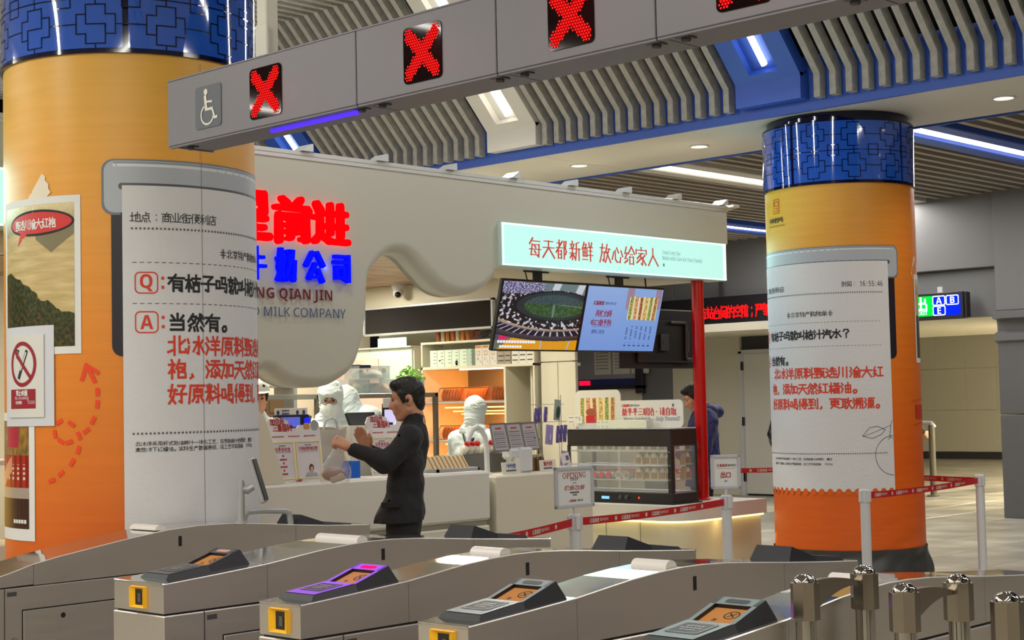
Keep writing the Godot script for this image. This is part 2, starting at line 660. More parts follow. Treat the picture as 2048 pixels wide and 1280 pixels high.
const GLYPHS = {
	"一": "0aka",
	"木": "06k6 a0ak a61g a6jg",
	"日": "31h1hj3j31 3aha",
	"口": "24i4ii2i24",
	"氵": "61e5 27ab 3jec",
	"冫": "1357 1i6b",
	"纟": "a138e83ege 2jgg",
	"讠": "4195 19898iee",
	"亻": "c039 858k",
	"土": "28i8 a1ai 0iki",
	"也": "07j5je a0ae 454jkjkg",
	"地": "土008k 也90kk",
	"占": "a0a9 a4i4 3ahahj3j3a",
	"点": "a0a7 a3h3 47g7gd4d47 3g1k 7g8k bgck ggjk",
	"：": "a5a6 afag",
	"商": "a0a2 03k3 6486 e4c6 2k27i7ik 885b c8fb 6dedei6i6d",
	"业": "707i d0di 0iki 154d j5gd",
	"街": "6005 650a 393k 土60da 土6adk e3k3 d9k9 h9hjfi",
	"更": "01k1 35h5hc3c35 38h8 a1ac2j 4djj",
	"便": "亻006k 更70kk",
	"禾": "f043 07k7 a2ak a71g a7jg",
	"利": "禾00ak e3ee j0jjgi",
	"店": "b0b3 33k3 331k b5bc b8i8 6chchj6j6c",
	"#": "808k c0ck 27i7 2did",
	"北": "707k 1676 0h7e d0dhkhke j4d9",
	"京": "a0a3 03k3 46g6gb4b46 abak 8e4i ceih",
	"牛": "5127 46i6 0ckc a0ak",
	"寺": "33h3 a0a7 07k7 0ckc e8ejbi 5e8h",
	"特": "牛008k 寺90kk",
	"产": "a0a3 23i3 6487 e4c7 28j8 380k",
	"贝": "3f31h1hf a4ac1k bejk",
	"勾": "6019 45k5jjeh 984fdf bceg",
	"购": "贝008k 勾90kk",
	"勿": "600a 45k5ijdh a53f f55j",
	"物": "牛008k 勿90kk",
	"单": "5074 f0d4 35h5hd3d35 39h9 a5ak 0gkg",
	"有": "04k4 900b 6k68h8hkej 6chc 6ghg",
	"吉": "04k4 a0a9 29i9 3chchk3k3c",
	"桔": "木008k 吉90kk",
	"子": "31h1a7aj6i 0aka",
	"马": "21f1e9 5149j9ijdi 0ece",
	"吗": "口037g 马80kk",
	"就": "京00ak b7k7 e0e79k f7fjkjkf h1j4",
	"叫": "口037g a3aehc i0ik",
	"十": "09k9 a0ak",
	"汁": "氵006k 十80kk",
	"气": "5008 43j3 47h7 1bfbgjkkkg",
	"汽": "氵006k 气70kk",
	"水": "a0aj7i 16860g i4c9 b7kh",
	"？": "4561e1g5aaae aiaj",
	"当": "a0a7 3266 h2e6 28h8hj2j 3dhd",
	"然": "6009 43a38a1e 4668 b5k5 f0f5ae f6ke h1j3 3g1k 7g8k bgck ggjk",
	"。": "2g4e7e8g8i6k3k2i2g",
	"，": "5g6i3k",
	"；": "9596 af9k",
	"·": "9a9b",
	"冰": "冫005k 水70kk",
	"羊": "5074 f0d4 15j5 39h9 0eke a5ak",
	"洋": "氵006k 羊70kk",
	"原": "31k1 311k 75h5hc7c75 78h8 c1a5 cccjaj 8e5i gejj",
	"米": "a0ak 08k8 3166 h1e6 991h b9jh",
	"斗": "e0ek 3285 277a 0fkc",
	"料": "米009k 斗a0kk",
	"甄": "01a1 14a4a91914 4149 7179 595j 1dad 0jaj b2k2 d2dige d7i7iikj fagd",
	"辶": "2245 09494f0j 4g8jkj",
	"先": "6137 44h4 a0a9 09k9 797f0k d9dikikf",
	"选": "辶00kk 先70kg",
	"川": "303c0k a1ai h0hk",
	"俞": "a008 a0k8 58f8 2k2a9a9k7k 2d9d 2g9g dbdh iaikfk",
	"渝": "氵006k 俞70kk",
	"大": "07k7 a0a71k a7jk",
	"工": "22i2 a2ai 0iki",
	"红": "纟008k 工90kk",
	"衤": "90c3 25h52e a9ak a8hd",
	"包": "6009 44i4hdec 48c8cd4d 484jjjjf",
	"袍": "衤008k 包90kk",
	"添": "氵006k 81j1 75k5 d1d57c d5kc dbdjai 9e7i gegh ieki",
	"力": "05i5gjbh 90890k",
	"加": "力00ak 口b2kj",
	"天": "22i2 09k9 a2a90k a9kk",
	"矞": "21h1b5 6395 06k6h9 a6aa 2k2bibik 8c6e ccee 6fefej6j6f",
	"橘": "木007k 矞80kk",
	"由": "25i5ij2j25 a0aj 2cic",
	"油": "氵006k 由80kk",
	"女": "904cgk g5be1k 06k6",
	"好": "女009k 子90kk",
	"曷": "日40g8 5a0f 4bibhkdj 9c5hdh",
	"喝": "口036g 曷70kk",
	"彳": "c027 d62d 8b8k",
	"得": "彳006k 日80j8 7aka 6dkd gagjdi 9fbi",
	"至": "01k1 9137g6 c4h8 3chc a8aj 0jki",
	"到": "至00ck f3fe k0kjhi",
	"攵": "8029 55k5 f51k 58kk",
	"敢": "02a2 323h 828k 3787 3c8c 0i8g 攵a0kk",
	"月": "414d1k 41h1hkej 47h7 4dhd",
	"溯": "氵005k 7184 b1a4 55d5 676cccc7 959d6k 月d0kk",
	"源": "氵006k 原70kk",
	"采": "g033 3457 94a7 h3e7 0aka a8ak 9b1i bbji",
	"用": "313d0k 31i1ikfj 37i7 3did a1ak",
	"不": "01k1 b10d a7ak c9je",
	"杯": "木008k 不90kk",
	"式": "05k5 c0dcikkg f0i3 2aba 6a6h 1ibg",
	"又": "24i43k 57kk",
	"取": "02b2 323h 929k 3797 3c9c 0i9g 又b2kk",
	"榨": "木007k d0d2 7774k4k7 b598 f5h8 c98e abkb dbdk dfjf",
	"本": "05k5 a0ak a51f a5jf 6fef",
	"体": "亻006k 本70kk",
	"化": "亻007k i39a a0ahjhjd",
	"艺": "03k3 6066 e0e6 38f84g4jijig",
	"在": "04k4 900c 484k 土77kk",
	"获": "03k3 6056 e0e6 7719 29897h3k b9k9 f6f9ak fakk",
	"的": "白009k 勺a0kk",
	"白": "9074 24h4hj2j24 2bhb",
	"勺": "600a 44j4ikdi 8aed",
	"同": "1k11j1jkgj 55f5 68e8eg6g68",
	"时": "日008k 寸80kk",
	"寸": "06k6 f0fjci 5a8d",
	"通": "辶00kk 71i1d4 7g74j4jgh6 78j8 7cjc d4dg",
	"过": "辶00kk 74k4 h0hgef 8889",
	"高": "a0a3 03k3 65e5e86865 2k2aiaik 6dedeh6h6d",
	"交": "a0a3 03k3 6519 e5j9 e80k 68jk",
	"效": "交00ak 攵a0kk",
	"中": "14j4jd1d14 a0ak",
	"冲": "冫005k 中80kk",
	"下": "01k1 a1ak b7hc",
	"实": "a0a3 0703k3k7 6799 4a7c 0eke c6be1k cfjk",
	"阝": "3k31e198ecaf",
	"示": "31h1 07k7 a7aj7i 5a1g fajg",
	"际": "阝006k 示80kk",
	"生": "6019 35i5 2bib 0jkj a0aj",
	"数": "米00a9 女0aak 攵a0kk",
	"扌": "25i5 b0bj7i 2ei9",
	"居": "21i1i626 212c0k 5akc c7ce 7ehehk7k7e",
	"据": "扌006k 居70kk",
	"表": "32h2 16j6 0aka a0aa aa1g 7d7kcj gbde bbjk",
	"明": "日027i 月90kk",
	"该": "讠006k d0d3 73k3 d38a ea7k bdik g8ij",
	"可": "02k2 g2gjdi 37b7be3e37",
	"王": "21i1 a1ai 2aia 0iki",
	"见": "3c31h1hc a4aa2k bbbikikf",
	"现": "王008k 见90kk",
	"每": "6016 43j3 573ihi 57h7gkdj 0ckc 98ba 9ebg",
	"间": "3053 252k 71i1ikfj 日67ei",
	"华": "7018 454b g29a b0b9i9i6 0fkf abak",
	"老": "33h3 a0a7 07k7 h21e ga7e 7a7jijig",
	"字": "a0a3 0703k3k7 48g8abaj7i 0eke",
	"号": "51f1f65651 0aka 7a6ehegkbj",
	"禁": "木00a9 木a0k9 示29ik",
	"止": "a0aj a8i8 484j 0jkj",
	"吸": "口036g 82g2f7j76k a2aa6j b9kk",
	"火": "366b h4e9 a0a91k aajk",
	"因": "11j1jk1k11 59f9 a4a95g aafg",
	"烟": "火008k 因90kk",
	"星": "日30h9 生19jk",
	"前": "5073 f0d3 04k4 2k28a8ak8j 2bab 2faf d7de i6ikfj",
	"井": "15j5 0ckc 606c1k e0ek",
	"进": "辶00kk 井70kg",
	"乃": "31f1d8j8hkdj 717b0k",
	"奶": "女008k 乃90kk",
	"公": "7109 d1k9 a93ihh edjk",
	"司": "22i2ijei 16e6 3acach3h3a",
	"面": "01k1 a185 15j5jk1k15 757k d5dk 7ada 7fdf",
	"者": "23g3 9098 08k8 i10d 日4bhk",
	"都": "者00ck 阝d0kk",
	"亲": "a0a2 23i3 6487 e4c7 08k8 0dkd a8ak 8e3i cehi",
	"斤": "g042 424a0k 48k8 e8ek",
	"新": "亲00bk 斤b0kk",
	"鱼": "7017 52f2b6 36h6hf3f36 3bhb a6af 0jkj",
	"鲜": "鱼00ak 羊a0kk",
	"方": "a0a4 04k4 847b0k 89h9fjbi",
	"放": "方00ak 攵a0kk",
	"心": "380g 666g9jfjge 93c8 h6kc",
	"合": "a008 a0k8 59f9 4cgcgk4k4c",
	"给": "纟008k 合80kk",
	"家": "a0a3 0703k3k7 47g7 b72d 8adeckaj 9d1i h9dc ccjk",
	"人": "a0a81k a8kk",
	"再": "11j1 a1af 3k35h5hkek 3aha 0fkf",
	"忙": "忄006k 亡70kk",
	"忄": "a0ak 553b e6ha",
	"亡": "a0a3 04k4 444jij",
	"吃": "口036g b077 a4k4 99i98h9jkjkg",
	"热": "扌009e a5h5hckd f0fa9f b8ea 3g1k 7g8k bgck ggjk",
	"乎": "g042 5478 f4d8 0bkb a2aj7i",
	"制": "2136 13b3 06c6 606k 2g29a9ag e3ee j0jjgi",
	"三": "22i2 4aga 0iki",
	"台": "a038h7 e4i9 3bhbhk3k3b",
	"治": "氵006k 台70kk",
	"青": "22i2 45g5 a0a8 08k8 月3ahk",
	"请": "讠007k 青80kk",
	"自": "a084 34h4hk3k34 39h9 3ehe",
	"出": "a0aj 3339h9h3 1c1jjjjc",
	"与": "5048h8gjci 53h3 0dcd",
	"立": "a0a4 14j4 577e f7cf 0ikh",
	"站": "立009k 占a0kk",
	"空": "a0a3 0703k3k7 7539 d5h9 4bgb abai 1iji",
	"隙": "阝006k d0d6 9285 h2j5 日87if dfdk ag8j gfij",
	"严": "01k1 7179 d1d9 2348 i3g8 19k9 390k",
	"会": "a009 a0k9 58f8 0dkd 9d4jgj efik",
	"员": "41g1g64641 3g39h9hg abae1k dgjk",
	"重": "g042 05k5 38h8he3e38 3bhb a2aj 4hgh 0jkj",
	"福": "衤006k 71k1 94h4h89894 8bibik8k8b dbdk 8gig",
	"消": "氵006k d0d6 8295 i2g5 月78jk",
	"费": "41g1g44447g7g9 808a c0ca 贝29ik",
	"权": "木008k a4j4ak b6kk",
	"益": "5074 f0d4 06k6 7739 d7h9 3bhb 3b3j hbhj 8b8j cbcj 0jkj",
	"扫": "扌008k b3j3jhbh baja",
	"码": "01a1 510a 38a8ah3h38 马a0kk",
	"群": "11a1a8 05c5 515c0h 4babaj4j4b 羊b0kk",
	"页": "01k1 a135 3h36g6gh a9ac1k cijk",
	"领": "6009 50a9 3c9c5h 5g8j 页b0kk",
	"尤": "06k6 9089 890k b7bikike e1i4",
	"优": "亻006k 尤70kk",
	"惠": "01k1 45g5ga4a45 48g8 a0ac 心2bik",
	"令": "e07a e0ka d8f9 adidei fhhk",
	"冷": "冫006k 令00kk",
	"今": "a009 a0k9 78d8 5cgc9k",
	"全": "a008 a0k8 59f9 5efe a9aj 0jkj",
	"列": "01b1 510b 37a73k 486c e3ee j0jjgi",
	"车": "03k3 815b 5bib 0fkf abak",
}

# ---------------------------------------------------------------- the scene
const EXPO = 1.0
var M = {}

func _ready():
	var cam = Camera3D.new()
	cam.name = "camera"
	cam.fov = rad_to_deg(2.0 * atan(640.0 / 3119.775))
	cam.position = Vector3(0, 1.6, 0)
	cam.rotation_degrees = Vector3(3.00131, -46.43373, -1.23885)
	cam.near = 0.05
	cam.far = 120.0
	cam.current = true
	add_child(cam)
	var env = Environment.new()
	env.background_mode = Environment.BG_COLOR
	env.background_color = Color(0.02, 0.02, 0.022)
	env.tonemap_mode = Environment.TONE_MAPPER_LINEAR
	env.tonemap_exposure = EXPO
	env.sdfgi_enabled = true
	env.ssao_enabled = true
	env.ssil_enabled = true
	var we = WorldEnvironment.new()
	we.name = "world_environment"
	we.environment = env
	add_child(we)
	materials()
	ceiling_lights()
	shell()
	columns()
	gantry()
	gates()
	bollards()
	queue_posts()
	shop_front()
	shop_screens()
	shop_inside()
	shop_counters()
	counter_things()
	warmer()
	far_things()
	people()

func materials():
	M.white = mat(rgb(214, 212, 204), 0.55)
	M.cream = mat(rgb(214, 209, 190), 0.5)
	M.fascia = mat(rgb(194, 194, 182), 0.45)
	M.slat = mat(rgb(182, 180, 172), 0.7, 0.0, {"albedo_texture": shade_tex(0.84, 1.0, 0.03, 3), "uv1_triplanar": true, "uv1_scale": Vector3(1.5, 1.5, 1.5)})
	M.slat2 = mat(rgb(168, 160, 146), 0.7)
	M.blue = mat(rgb(52, 92, 190), 0.45)
	M.navy = mat(rgb(10, 14, 52), 0.08)
	M.black = mat(rgb(22, 22, 25), 0.45)
	M.rubber = mat(rgb(38, 38, 44), 0.5)
	M.void = mat(rgb(18, 18, 20), 0.9)
	M.grey = mat(rgb(118, 119, 122), 0.45)
	M.darkgrey = mat(rgb(66, 66, 70), 0.4)
	M.red = mat(rgb(196, 12, 22), 0.3)
	M.ink = mat(rgb(34, 34, 38), 0.7)
	M.inkred = mat(rgb(214, 62, 40), 0.7)
	M.printred = mat(rgb(172, 34, 40), 0.7)
	M.printblue = mat(rgb(60, 86, 150), 0.7)
	M.paper = mat(rgb(222, 222, 222), 0.75)
	M.steel = mat(Color(0.8, 0.77, 0.75), 0.36, 0.8, {"roughness_texture": noise_tex(0.01, 5, 256, [Color(0.75, 0.75, 0.75), Color(1.0, 1.0, 1.0)]), "uv1_triplanar": true, "uv1_scale": Vector3(0.8, 9.0, 0.8)})
	M.steeltop = mat(Color(0.8, 0.79, 0.77), 0.07, 0.95)
	M.chrome = mat(Color(0.7, 0.68, 0.66), 0.06, 1.0)
	M.brushed = mat(Color(0.62, 0.58, 0.54), 0.22, 1.0)
	M.alu = mat(rgb(178, 180, 182), 0.4, 0.4)
	M.plastic = mat(rgb(205, 206, 210), 0.35)
	M.panel = mat(rgb(108, 106, 114), 0.45, 0.15)
	M.glass = glass()
	M.yellow = mat(rgb(238, 178, 14), 0.35)
	M.skin = mat(rgb(206, 150, 122), 0.55, 0.0, {"subsurf_scatter_enabled": true, "subsurf_scatter_strength": 0.05})
	M.hair = mat(rgb(20, 17, 16), 0.5)
	M.tube = glow(Color(1.0, 0.98, 0.94), 5.0)

# ---------------------------------------------------------------- lamps of the hall
func area(at, towards, sx, sy, e, c = Color(1, 0.97, 0.92), up = Vector3.UP):
	var l = AreaLight3D.new()
	l.name = numbered("tube_glow")
	l.area_size = Vector2(sx, sy)
	l.light_energy = e
	l.light_color = c
	l.area_range = 40.0
	l.area_attenuation = 2.0
	l.shadow_enabled = true
	add_child(l)
	l.look_at_from_position(at, at + towards, up)
	return l

const SLOPE_A = Vector2(11.09, 4.27)   # foot of the vault's slope (underside)
const SLOPE_B = Vector2(9.91, 5.55)

func slat_profile(d):   # the vault from beam to beam, seen along z; d is the depth of the section
	var lo = [Vector2(11.1, 4.08), Vector2(11.1, 4.28), Vector2(9.91, 5.55), Vector2(6.5, 5.55), Vector2(5.31, 4.28), Vector2(5.31, 4.08)]
	var hi = [Vector2(11.1 + 0.09, 4.08), Vector2(11.1 + 0.09, 4.28 + d * 0.42), Vector2(9.91 + d * 0.42, 5.55 + d), Vector2(6.5 - d * 0.42, 5.55 + d), Vector2(5.31 - 0.09, 4.28 + d * 0.42), Vector2(5.31 - 0.09, 4.08)]
	hi.reverse()
	return PackedVector2Array(lo + hi)

func ceiling_lights():
	var dir = (SLOPE_B - SLOPE_A).normalized()
	var nrm = Vector2(-dir.y, dir.x)   # away from the hall is +, so down is -nrm
	if nrm.y > 0:
		nrm = -nrm
	var names = {-7.47: "blue recessed strip light on the vault in front of the far column", -10.49: "white recessed strip light halfway along the slatted vault", -13.72: "blue recessed strip light above the shop's left end", -4.4: "white recessed strip light at the near end of the slatted vault", -16.9: "white recessed strip light at the far end of the slatted vault"}
	for zc in names:
		var blue = String(names[zc]).begins_with("blue")
		var hm = M.blue if blue else M.white
		var t = thing("strip_light", names[zc], "ceiling light", Vector3(0, 0, zc), 0.0, "strip lights on the vault")
		for half in 2:   # both slopes
			var h = MB.new()
			if half == 1:
				h.X = Transform3D(Basis(Vector3.UP, PI), Vector3(16.41, 0, 0))
			for s in [[-0.33, -0.15], [0.15, 0.33]]:
				h.prism(PackedVector2Array([SLOPE_A, SLOPE_B, SLOPE_B - nrm * 0.12, SLOPE_A - nrm * 0.12]), s[0], s[1])
			var a2 = SLOPE_A + dir * 0.1
			h.prism(PackedVector2Array([a2 - nrm * 0.07, SLOPE_B - nrm * 0.07, SLOPE_B - nrm * 0.12, a2 - nrm * 0.12]), -0.15, 0.15)
			h.prism(PackedVector2Array([SLOPE_A, a2, a2 - nrm * 0.12, SLOPE_A - nrm * 0.12]), -0.15, 0.15)
			h.bx(11.07, 11.19, 4.09, 4.31, -0.33, 0.33)
			put(h, "housing", hm, t)
			for e in 1:
				var q = MB.new()
				q.X = h.X
				var p0 = SLOPE_A + dir * 0.16 - nrm * 0.035
				var p1 = SLOPE_B - dir * 0.05 - nrm * 0.035
				q.tube([Vector3(p0.x, p0.y, 0.02), Vector3(p1.x, p1.y, 0.02)], 0.028, 10)
				put(q, "tube", M.tube, t)
			var mid = h.X * Vector3((SLOPE_A.x + SLOPE_B.x) * 0.5 + nrm.x * 0.07 + dir.x * 0.12, (SLOPE_A.y + SLOPE_B.y) * 0.5 + nrm.y * 0.07 + dir.y * 0.12, 0)
			var dn = h.X.basis * Vector3(nrm.x, nrm.y, 0)
			area(Vector3(0, 0, zc) + mid, dn, 0.1, 1.2, 3.0, Color(1, 0.98, 0.95), h.X.basis * Vector3(dir.x, dir.y, 0))
	# flat ceiling beyond the beam
	for q in [[-7.47, "blue", "long blue strip light on the slatted ceiling right of the far column"], [-10.49, "white", "long white strip light on the slatted ceiling left of the far column"], [-13.6, "blue", "long blue strip light deep in the slatted ceiling behind the shop"]]:
		var t = thing("strip_light", q[2], "ceiling light", Vector3(0, 0, q[0]), 0.0, "strip lights on the flat slats")
		var h = MB.new()
		for s in [[-0.33, -0.14], [0.14, 0.33]]:
			h.bx(12.85, 20.4, 4.12, 4.24, s[0], s[1], 0.01)
		h.bx(12.85, 20.4, 4.2, 4.24, -0.14, 0.14)
		put(h, "housing", M.blue if q[1] == "blue" else M.white, t)
		for i in 5:
			var b = MB.new()
			var x0 = 13.35 + i * 1.42
			b.tube([Vector3(x0, 4.15, 0), Vector3(x0 + 1.38, 4.15, 0)], 0.028, 10)
			put(b, "tube", M.tube, t)
		area(Vector3(16.9, 4.11, q[0]), Vector3.DOWN, 6.8, 0.1, 14.0, Color(1, 0.98, 0.95), Vector3.FORWARD)
	# the hall behind and beside the camera
	var i = 0
	for zc in [-13.4, -10.4, -7.4, -4.4, -1.4, 1.6]:
		var t = thing("strip_light", "white strip light of the near ceiling, outside the picture", "ceiling light", Vector3(0, 0, zc), 0.0, "strip lights of the near ceiling")
		var h = MB.new()
		h.bx(-3.6, 3.2, 4.16, 4.2, -0.3, 0.3, 0.01)
		put(h, "housing", M.white, t)
		var b = MB.new()
		b.tube([Vector3(-3.2, 4.13, 0), Vector3(2.8, 4.13, 0)], 0.028, 10)
		put(b, "tube", M.tube, t)
		area(Vector3(-0.2, 4.09, zc), Vector3.DOWN, 6.0, 0.1, 11.5, Color(1, 0.985, 0.94), Vector3.FORWARD)
		i += 1
	for zc in [-1.3, 1.8]:
		area(Vector3(8.2, 5.4, zc), Vector3.DOWN, 2.6, 0.1, 8.0, Color(1, 0.98, 0.95), Vector3.FORWARD)
		var b = MB.new()
		b.tube([Vector3(6.9, 5.45, zc), Vector3(9.5, 5.45, zc)], 0.028, 10)
		alone(b, "strip_light", M.tube, "bare strip light of the vault, outside the picture", "ceiling light", "strip lights outside the picture")
	# round downlights in the beams
	var dl = {-10.39: "round downlight in the white beam just above the shop's roof edge", -8.87: "round downlight in the white beam left of the far column", -5.78: "round downlight in the white beam right of the far column"}
	for zc in [-13.4, -11.9, -10.39, -8.87, -5.78, -4.25, -2.7]:
		var t = thing("downlight", dl.get(zc, "round downlight in the white beam, out of sight"), "downlight", Vector3(11.97, 4.0, zc), 0.0, "" if dl.has(zc) else "downlights out of sight")
		var r = MB.new()
		r.lathe([[0.078, 0.0], [0.08, -0.012], [0.095, -0.012], [0.1, 0.0]], Vector3.ZERO, 28)
		put(r, "ring", M.white, t)
		var d = MB.new()
		d.lathe([[0.0, -0.004], [0.079, -0.004]], Vector3.ZERO, 28)
		put(d, "lens", glow(Color(1, 0.97, 0.92), 3.0), t)
		var s = SpotLight3D.new()
		s.name = numbered("downlight_glow")
		s.spot_angle = 60.0
		s.light_energy = 2.5
		s.light_size = 0.07
		s.spot_range = 30.0
		s.spot_attenuation = 2.0
		s.light_color = Color(1, 0.96, 0.9)
		s.shadow_enabled = true
		add_child(s)
		s.position = Vector3(11.97, 3.98, zc)
		s.rotation.x = -PI / 2

# ---------------------------------------------------------------- floor, walls, ceiling
func shell():
	var f = structure("floor")
	var base = MB.new()
	base.bx(-6, 40, -0.2, -0.012, -30, 6)
	put(base, "bed", mat(rgb(120, 116, 108), 0.8), f)
	var tm = []
	var tx = noise_tex(0.006, 11, 512, [Color(0.72, 0.71, 0.69), Color(1, 1, 1)], 5)
	for c in [rgb(214, 209, 194), rgb(204, 200, 186), rgb(194, 190, 178), rgb(168, 166, 158)]:
		tm.append(mat(c, 0.3, 0.0, {"albedo_texture": tx, "uv1_triplanar": true, "uv1_world_triplanar": true, "uv1_scale": Vector3(0.35, 0.35, 0.35)}))
	var tile = MB.new()
	tile.box(Vector3(0, -0.006, 0), Vector3(0.792, 0.012, 0.792), 0.002)
	var tms = tile.mesh()
	var rest = MB.new()
	var rng = RandomNumberGenerator.new()
	rng.seed = 5
	for i in 50:
		for j in 44:
			var x = -4.0 + i * 0.8
			var z = 4.0 - j * 0.8
			var pick = rng.randi_range(0, 2)
			if fmod(j, 9) == 2.0:
				pick = 3
			var slope = -z / max(x, 0.1)
			if x > 9.5 and x < 24.5 and slope > 0.36 and slope < 0.78:
				var o = put_shared(tms, "tile", tm[pick], f, Vector3(x, 0, z))
			else:
				rest.box(Vector3(x, -0.006, z), Vector3(0.796, 0.012, 0.796))
	put(rest, "tile_field", tm[1], f).set_meta("kind", "stuff")
	# ceiling of the vault
	var c = structure("ceiling")
	var sp = MB.new()
	sp.prism(slat_profile(0.12), -0.03, 0.03)
	var sm = sp.mesh()
	for k in range(-8, 84):
		var z = -5.313 - k * 0.1535
		var skip = false
		for zc in [-7.47, -10.49, -13.72, -4.4, -16.9]:
			if abs(z - zc) < 0.37:
				skip = true
		if not skip:
			put_shared(sm, "slat", M.slat, c, Vector3(0, 0, z))
	for b in [[3.75, 5.2], [11.2, 12.67]]:
		for k in 10:
			var z1 = 2.0 - k * 3.07
			var p = MB.new()
			p.bx(b[0] + 0.012, b[1] - 0.012, 4.0, 4.06, z1, z1 - 3.066, 0.004)
			put(p, "soffit_panel", M.white, c)
		var bl = MB.new()
		bl.bx(b[1], b[1] + 0.03, 3.985, 4.45, 4, -29)
		bl.bx(b[0] - 0.001, b[0] + 0.03, 3.995, 4.45, 4, -29)
		put(bl, "blue_fascia", M.blue, c)
		var core = MB.new()
		core.bx(b[0] + 0.04, b[1] - 0.01, 4.07, 6.2, 4, -29)
		put(core, "beam_core", M.void, c)
	var v = MB.new()
	v.bx(5.2, 11.2, 6.2, 6.3, 4, -29)
	put(v, "void_slab", M.void, c)
	for s in [0, 1]:
		var bb = MB.new()
		if s == 1:
			bb.X = Transform3D(Basis(Vector3.UP, PI), Vector3(16.4, 0, -25))
		bb.prism(PackedVector2Array([Vector2(11.2, 4.0), Vector2(11.2, 4.46), Vector2(11.19, 4.46), Vector2(11.198, 4.0)]), 4, -29)
		put(bb, "blue_back_panel", M.blue, c)
	# flat slatted ceiling beyond the beam
	var c2 = structure("ceiling")
	var fs = MB.new()
	fs.bx(12.76, 20.9, 4.15, 4.25, -0.035, 0.035)
	var fm = fs.mesh()
	for k in 110:
		var z = -3.0 - k * 0.2
		var skip = false
		for zc in [-7.47, -10.49, -13.6]:
			if abs(z - zc) < 0.4:
				skip = true
		if not skip:
			put_shared(fm, "slat", M.slat2, c2, Vector3(0, 0, z))
	var fv = MB.new()
	fv.bx(12.7, 36, 4.5, 4.6, 4, -29)
	put(fv, "void_slab", M.void, c2)
	var c3 = structure("ceiling")
	var nv = MB.new()
	nv.bx(-6, 3.75, 4.2, 4.3, 5, -29)
	put(nv, "slab", mat(rgb(190, 188, 180), 0.7), c3)
	# walls
	var w = structure("wall_back")
	var m = MB.new()
	for k in 9:   # grey panels above, joints recessed
		var z1 = -12.4 - k * 1.9
		var p = MB.new()
		p.bx(21.0, 21.2, 3.23, 4.5, z1, z1 - 1.89, 0.006)
		put(p, "grey_panel", M.grey, w)
	m.bx(21.06, 21.3, 0, 4.6, -12.4, -29.5)
	put(m, "core", M.darkgrey, w)
	var lg = MB.new()
	lg.bx(20.93, 21.06, 2.72, 3.25, -12.4, -29.5, 0.01)
	put(lg, "recess_band", M.darkgrey, w)
	for q in [[-12.4, -14.17, 0], [-14.86, -15.62, 0], [-15.63, -16.25, 0], [-16.26, -16.9, 1], [-16.92, -18.45, 0], [-18.46, -20.0, 0], [-20.01, -22.0, 0]]:
		var p = MB.new()
		p.bx(20.99, 21.1, 0.0, 2.74, q[0], q[1], 0.006)
		put(p, "grey_panel" if q[2] == 1 else "cream_panel", M.grey if q[2] == 1 else M.cream, w)
	var dr = structure("door")
	dr.name = "door_1"
	var dm = MB.new()
	dm.bx(21.0, 21.05, 0.03, 2.3, -14.22, -14.8, 0.008)
	put(dm, "leaf", M.white, dr)
	var df = MB.new()
	df.bx(20.95, 21.06, 0.0, 2.34, -14.8, -14.86)
	df.bx(20.95, 21.06, 2.3, 2.36, -14.2, -14.86)
	put(df, "frame", M.plastic, dr)
	for hy in [0.3, 1.2, 2.1]:
		var hg = MB.new()
		hg.bx(20.95, 20.99, hy - 0.07, hy + 0.07, -14.79, -14.82)
		put(hg, "hinge", M.darkgrey, dr)
	var w2 = structure("wall_right")
	var pier = MB.new()
	pier.bx(18.6, 20.6, 2.62, 4.6, -9.2, -4.0, 0.01)
	put(pier, "upper_panel", M.grey, w2)
	var p2 = MB.new()
	p2.bx(18.6, 20.6, 0.0, 1.3, -9.19, -4.0, 0.01)
	p2.bx(18.6, 20.6, 1.31, 2.22, -9.19, -4.0, 0.01)
	put(p2, "lower_panel", M.darkgrey if false else mat(rgb(96, 97, 100), 0.45), w2)
	var led = MB.new()
	led.prism(PackedVector2Array([Vector2(18.6, 2.62), Vector2(18.5, 2.6), Vector2(18.5, 2.52), Vector2(18.62, 2.5), Vector2(18.64, 2.36), Vector2(18.55, 2.33), Vector2(18.55, 2.24), Vector2(18.6, 2.21), Vector2(19, 2.21), Vector2(19, 2.62)]), -9.2, -4.0)
	put(led, "cornice", mat(rgb(104, 105, 108), 0.4), w2)
	var lt = MB.new()
	lt.bx(18.7, 19.0, 3.2, 4.6, -9.2, -12.5, 0.01)
	lt.bx(18.82, 19.0, 2.57, 3.2, -9.2, -12.5, 0.01)
	put(lt, "lintel", M.grey, w2)
	var w3 = structure("wall_passage")
	var pw = MB.new()
	pw.bx(34.7, 34.9, 0.0, 4.6, -10, -24)
	put(pw, "core", M.cream, w3)
	for i in 12:
		for j in 3:
			var p = MB.new()
			p.bx(34.66, 34.7, 0.17 + j * 1.0, 1.165 + j * 1.0, -14.0 - i * 0.8, -14.795 - i * 0.8, 0.004)
			put(p, "panel", M.cream, w3)
	var sk = MB.new()
	sk.bx(34.62, 34.7, 0, 0.16, -10, -24)
	put(sk, "skirting", M.darkgrey, w3)
	var so = MB.new()   # stepped ceiling of the passage
	so.bx(19.0, 25.0, 2.58, 2.7, -9.2, -20)
	so.bx(25.0, 34.7, 3.0, 3.1, -9.2, -24)
	so.bx(24.9, 25.0, 2.58, 3.1, -9.2, -24)
	put(so, "passage_ceiling", M.cream, w3)
	var pr = MB.new()
	pr.bx(20.6, 34.7, 0, 4.6, -9.2, -9.0)
	put(pr, "side_wall", M.cream, w3)
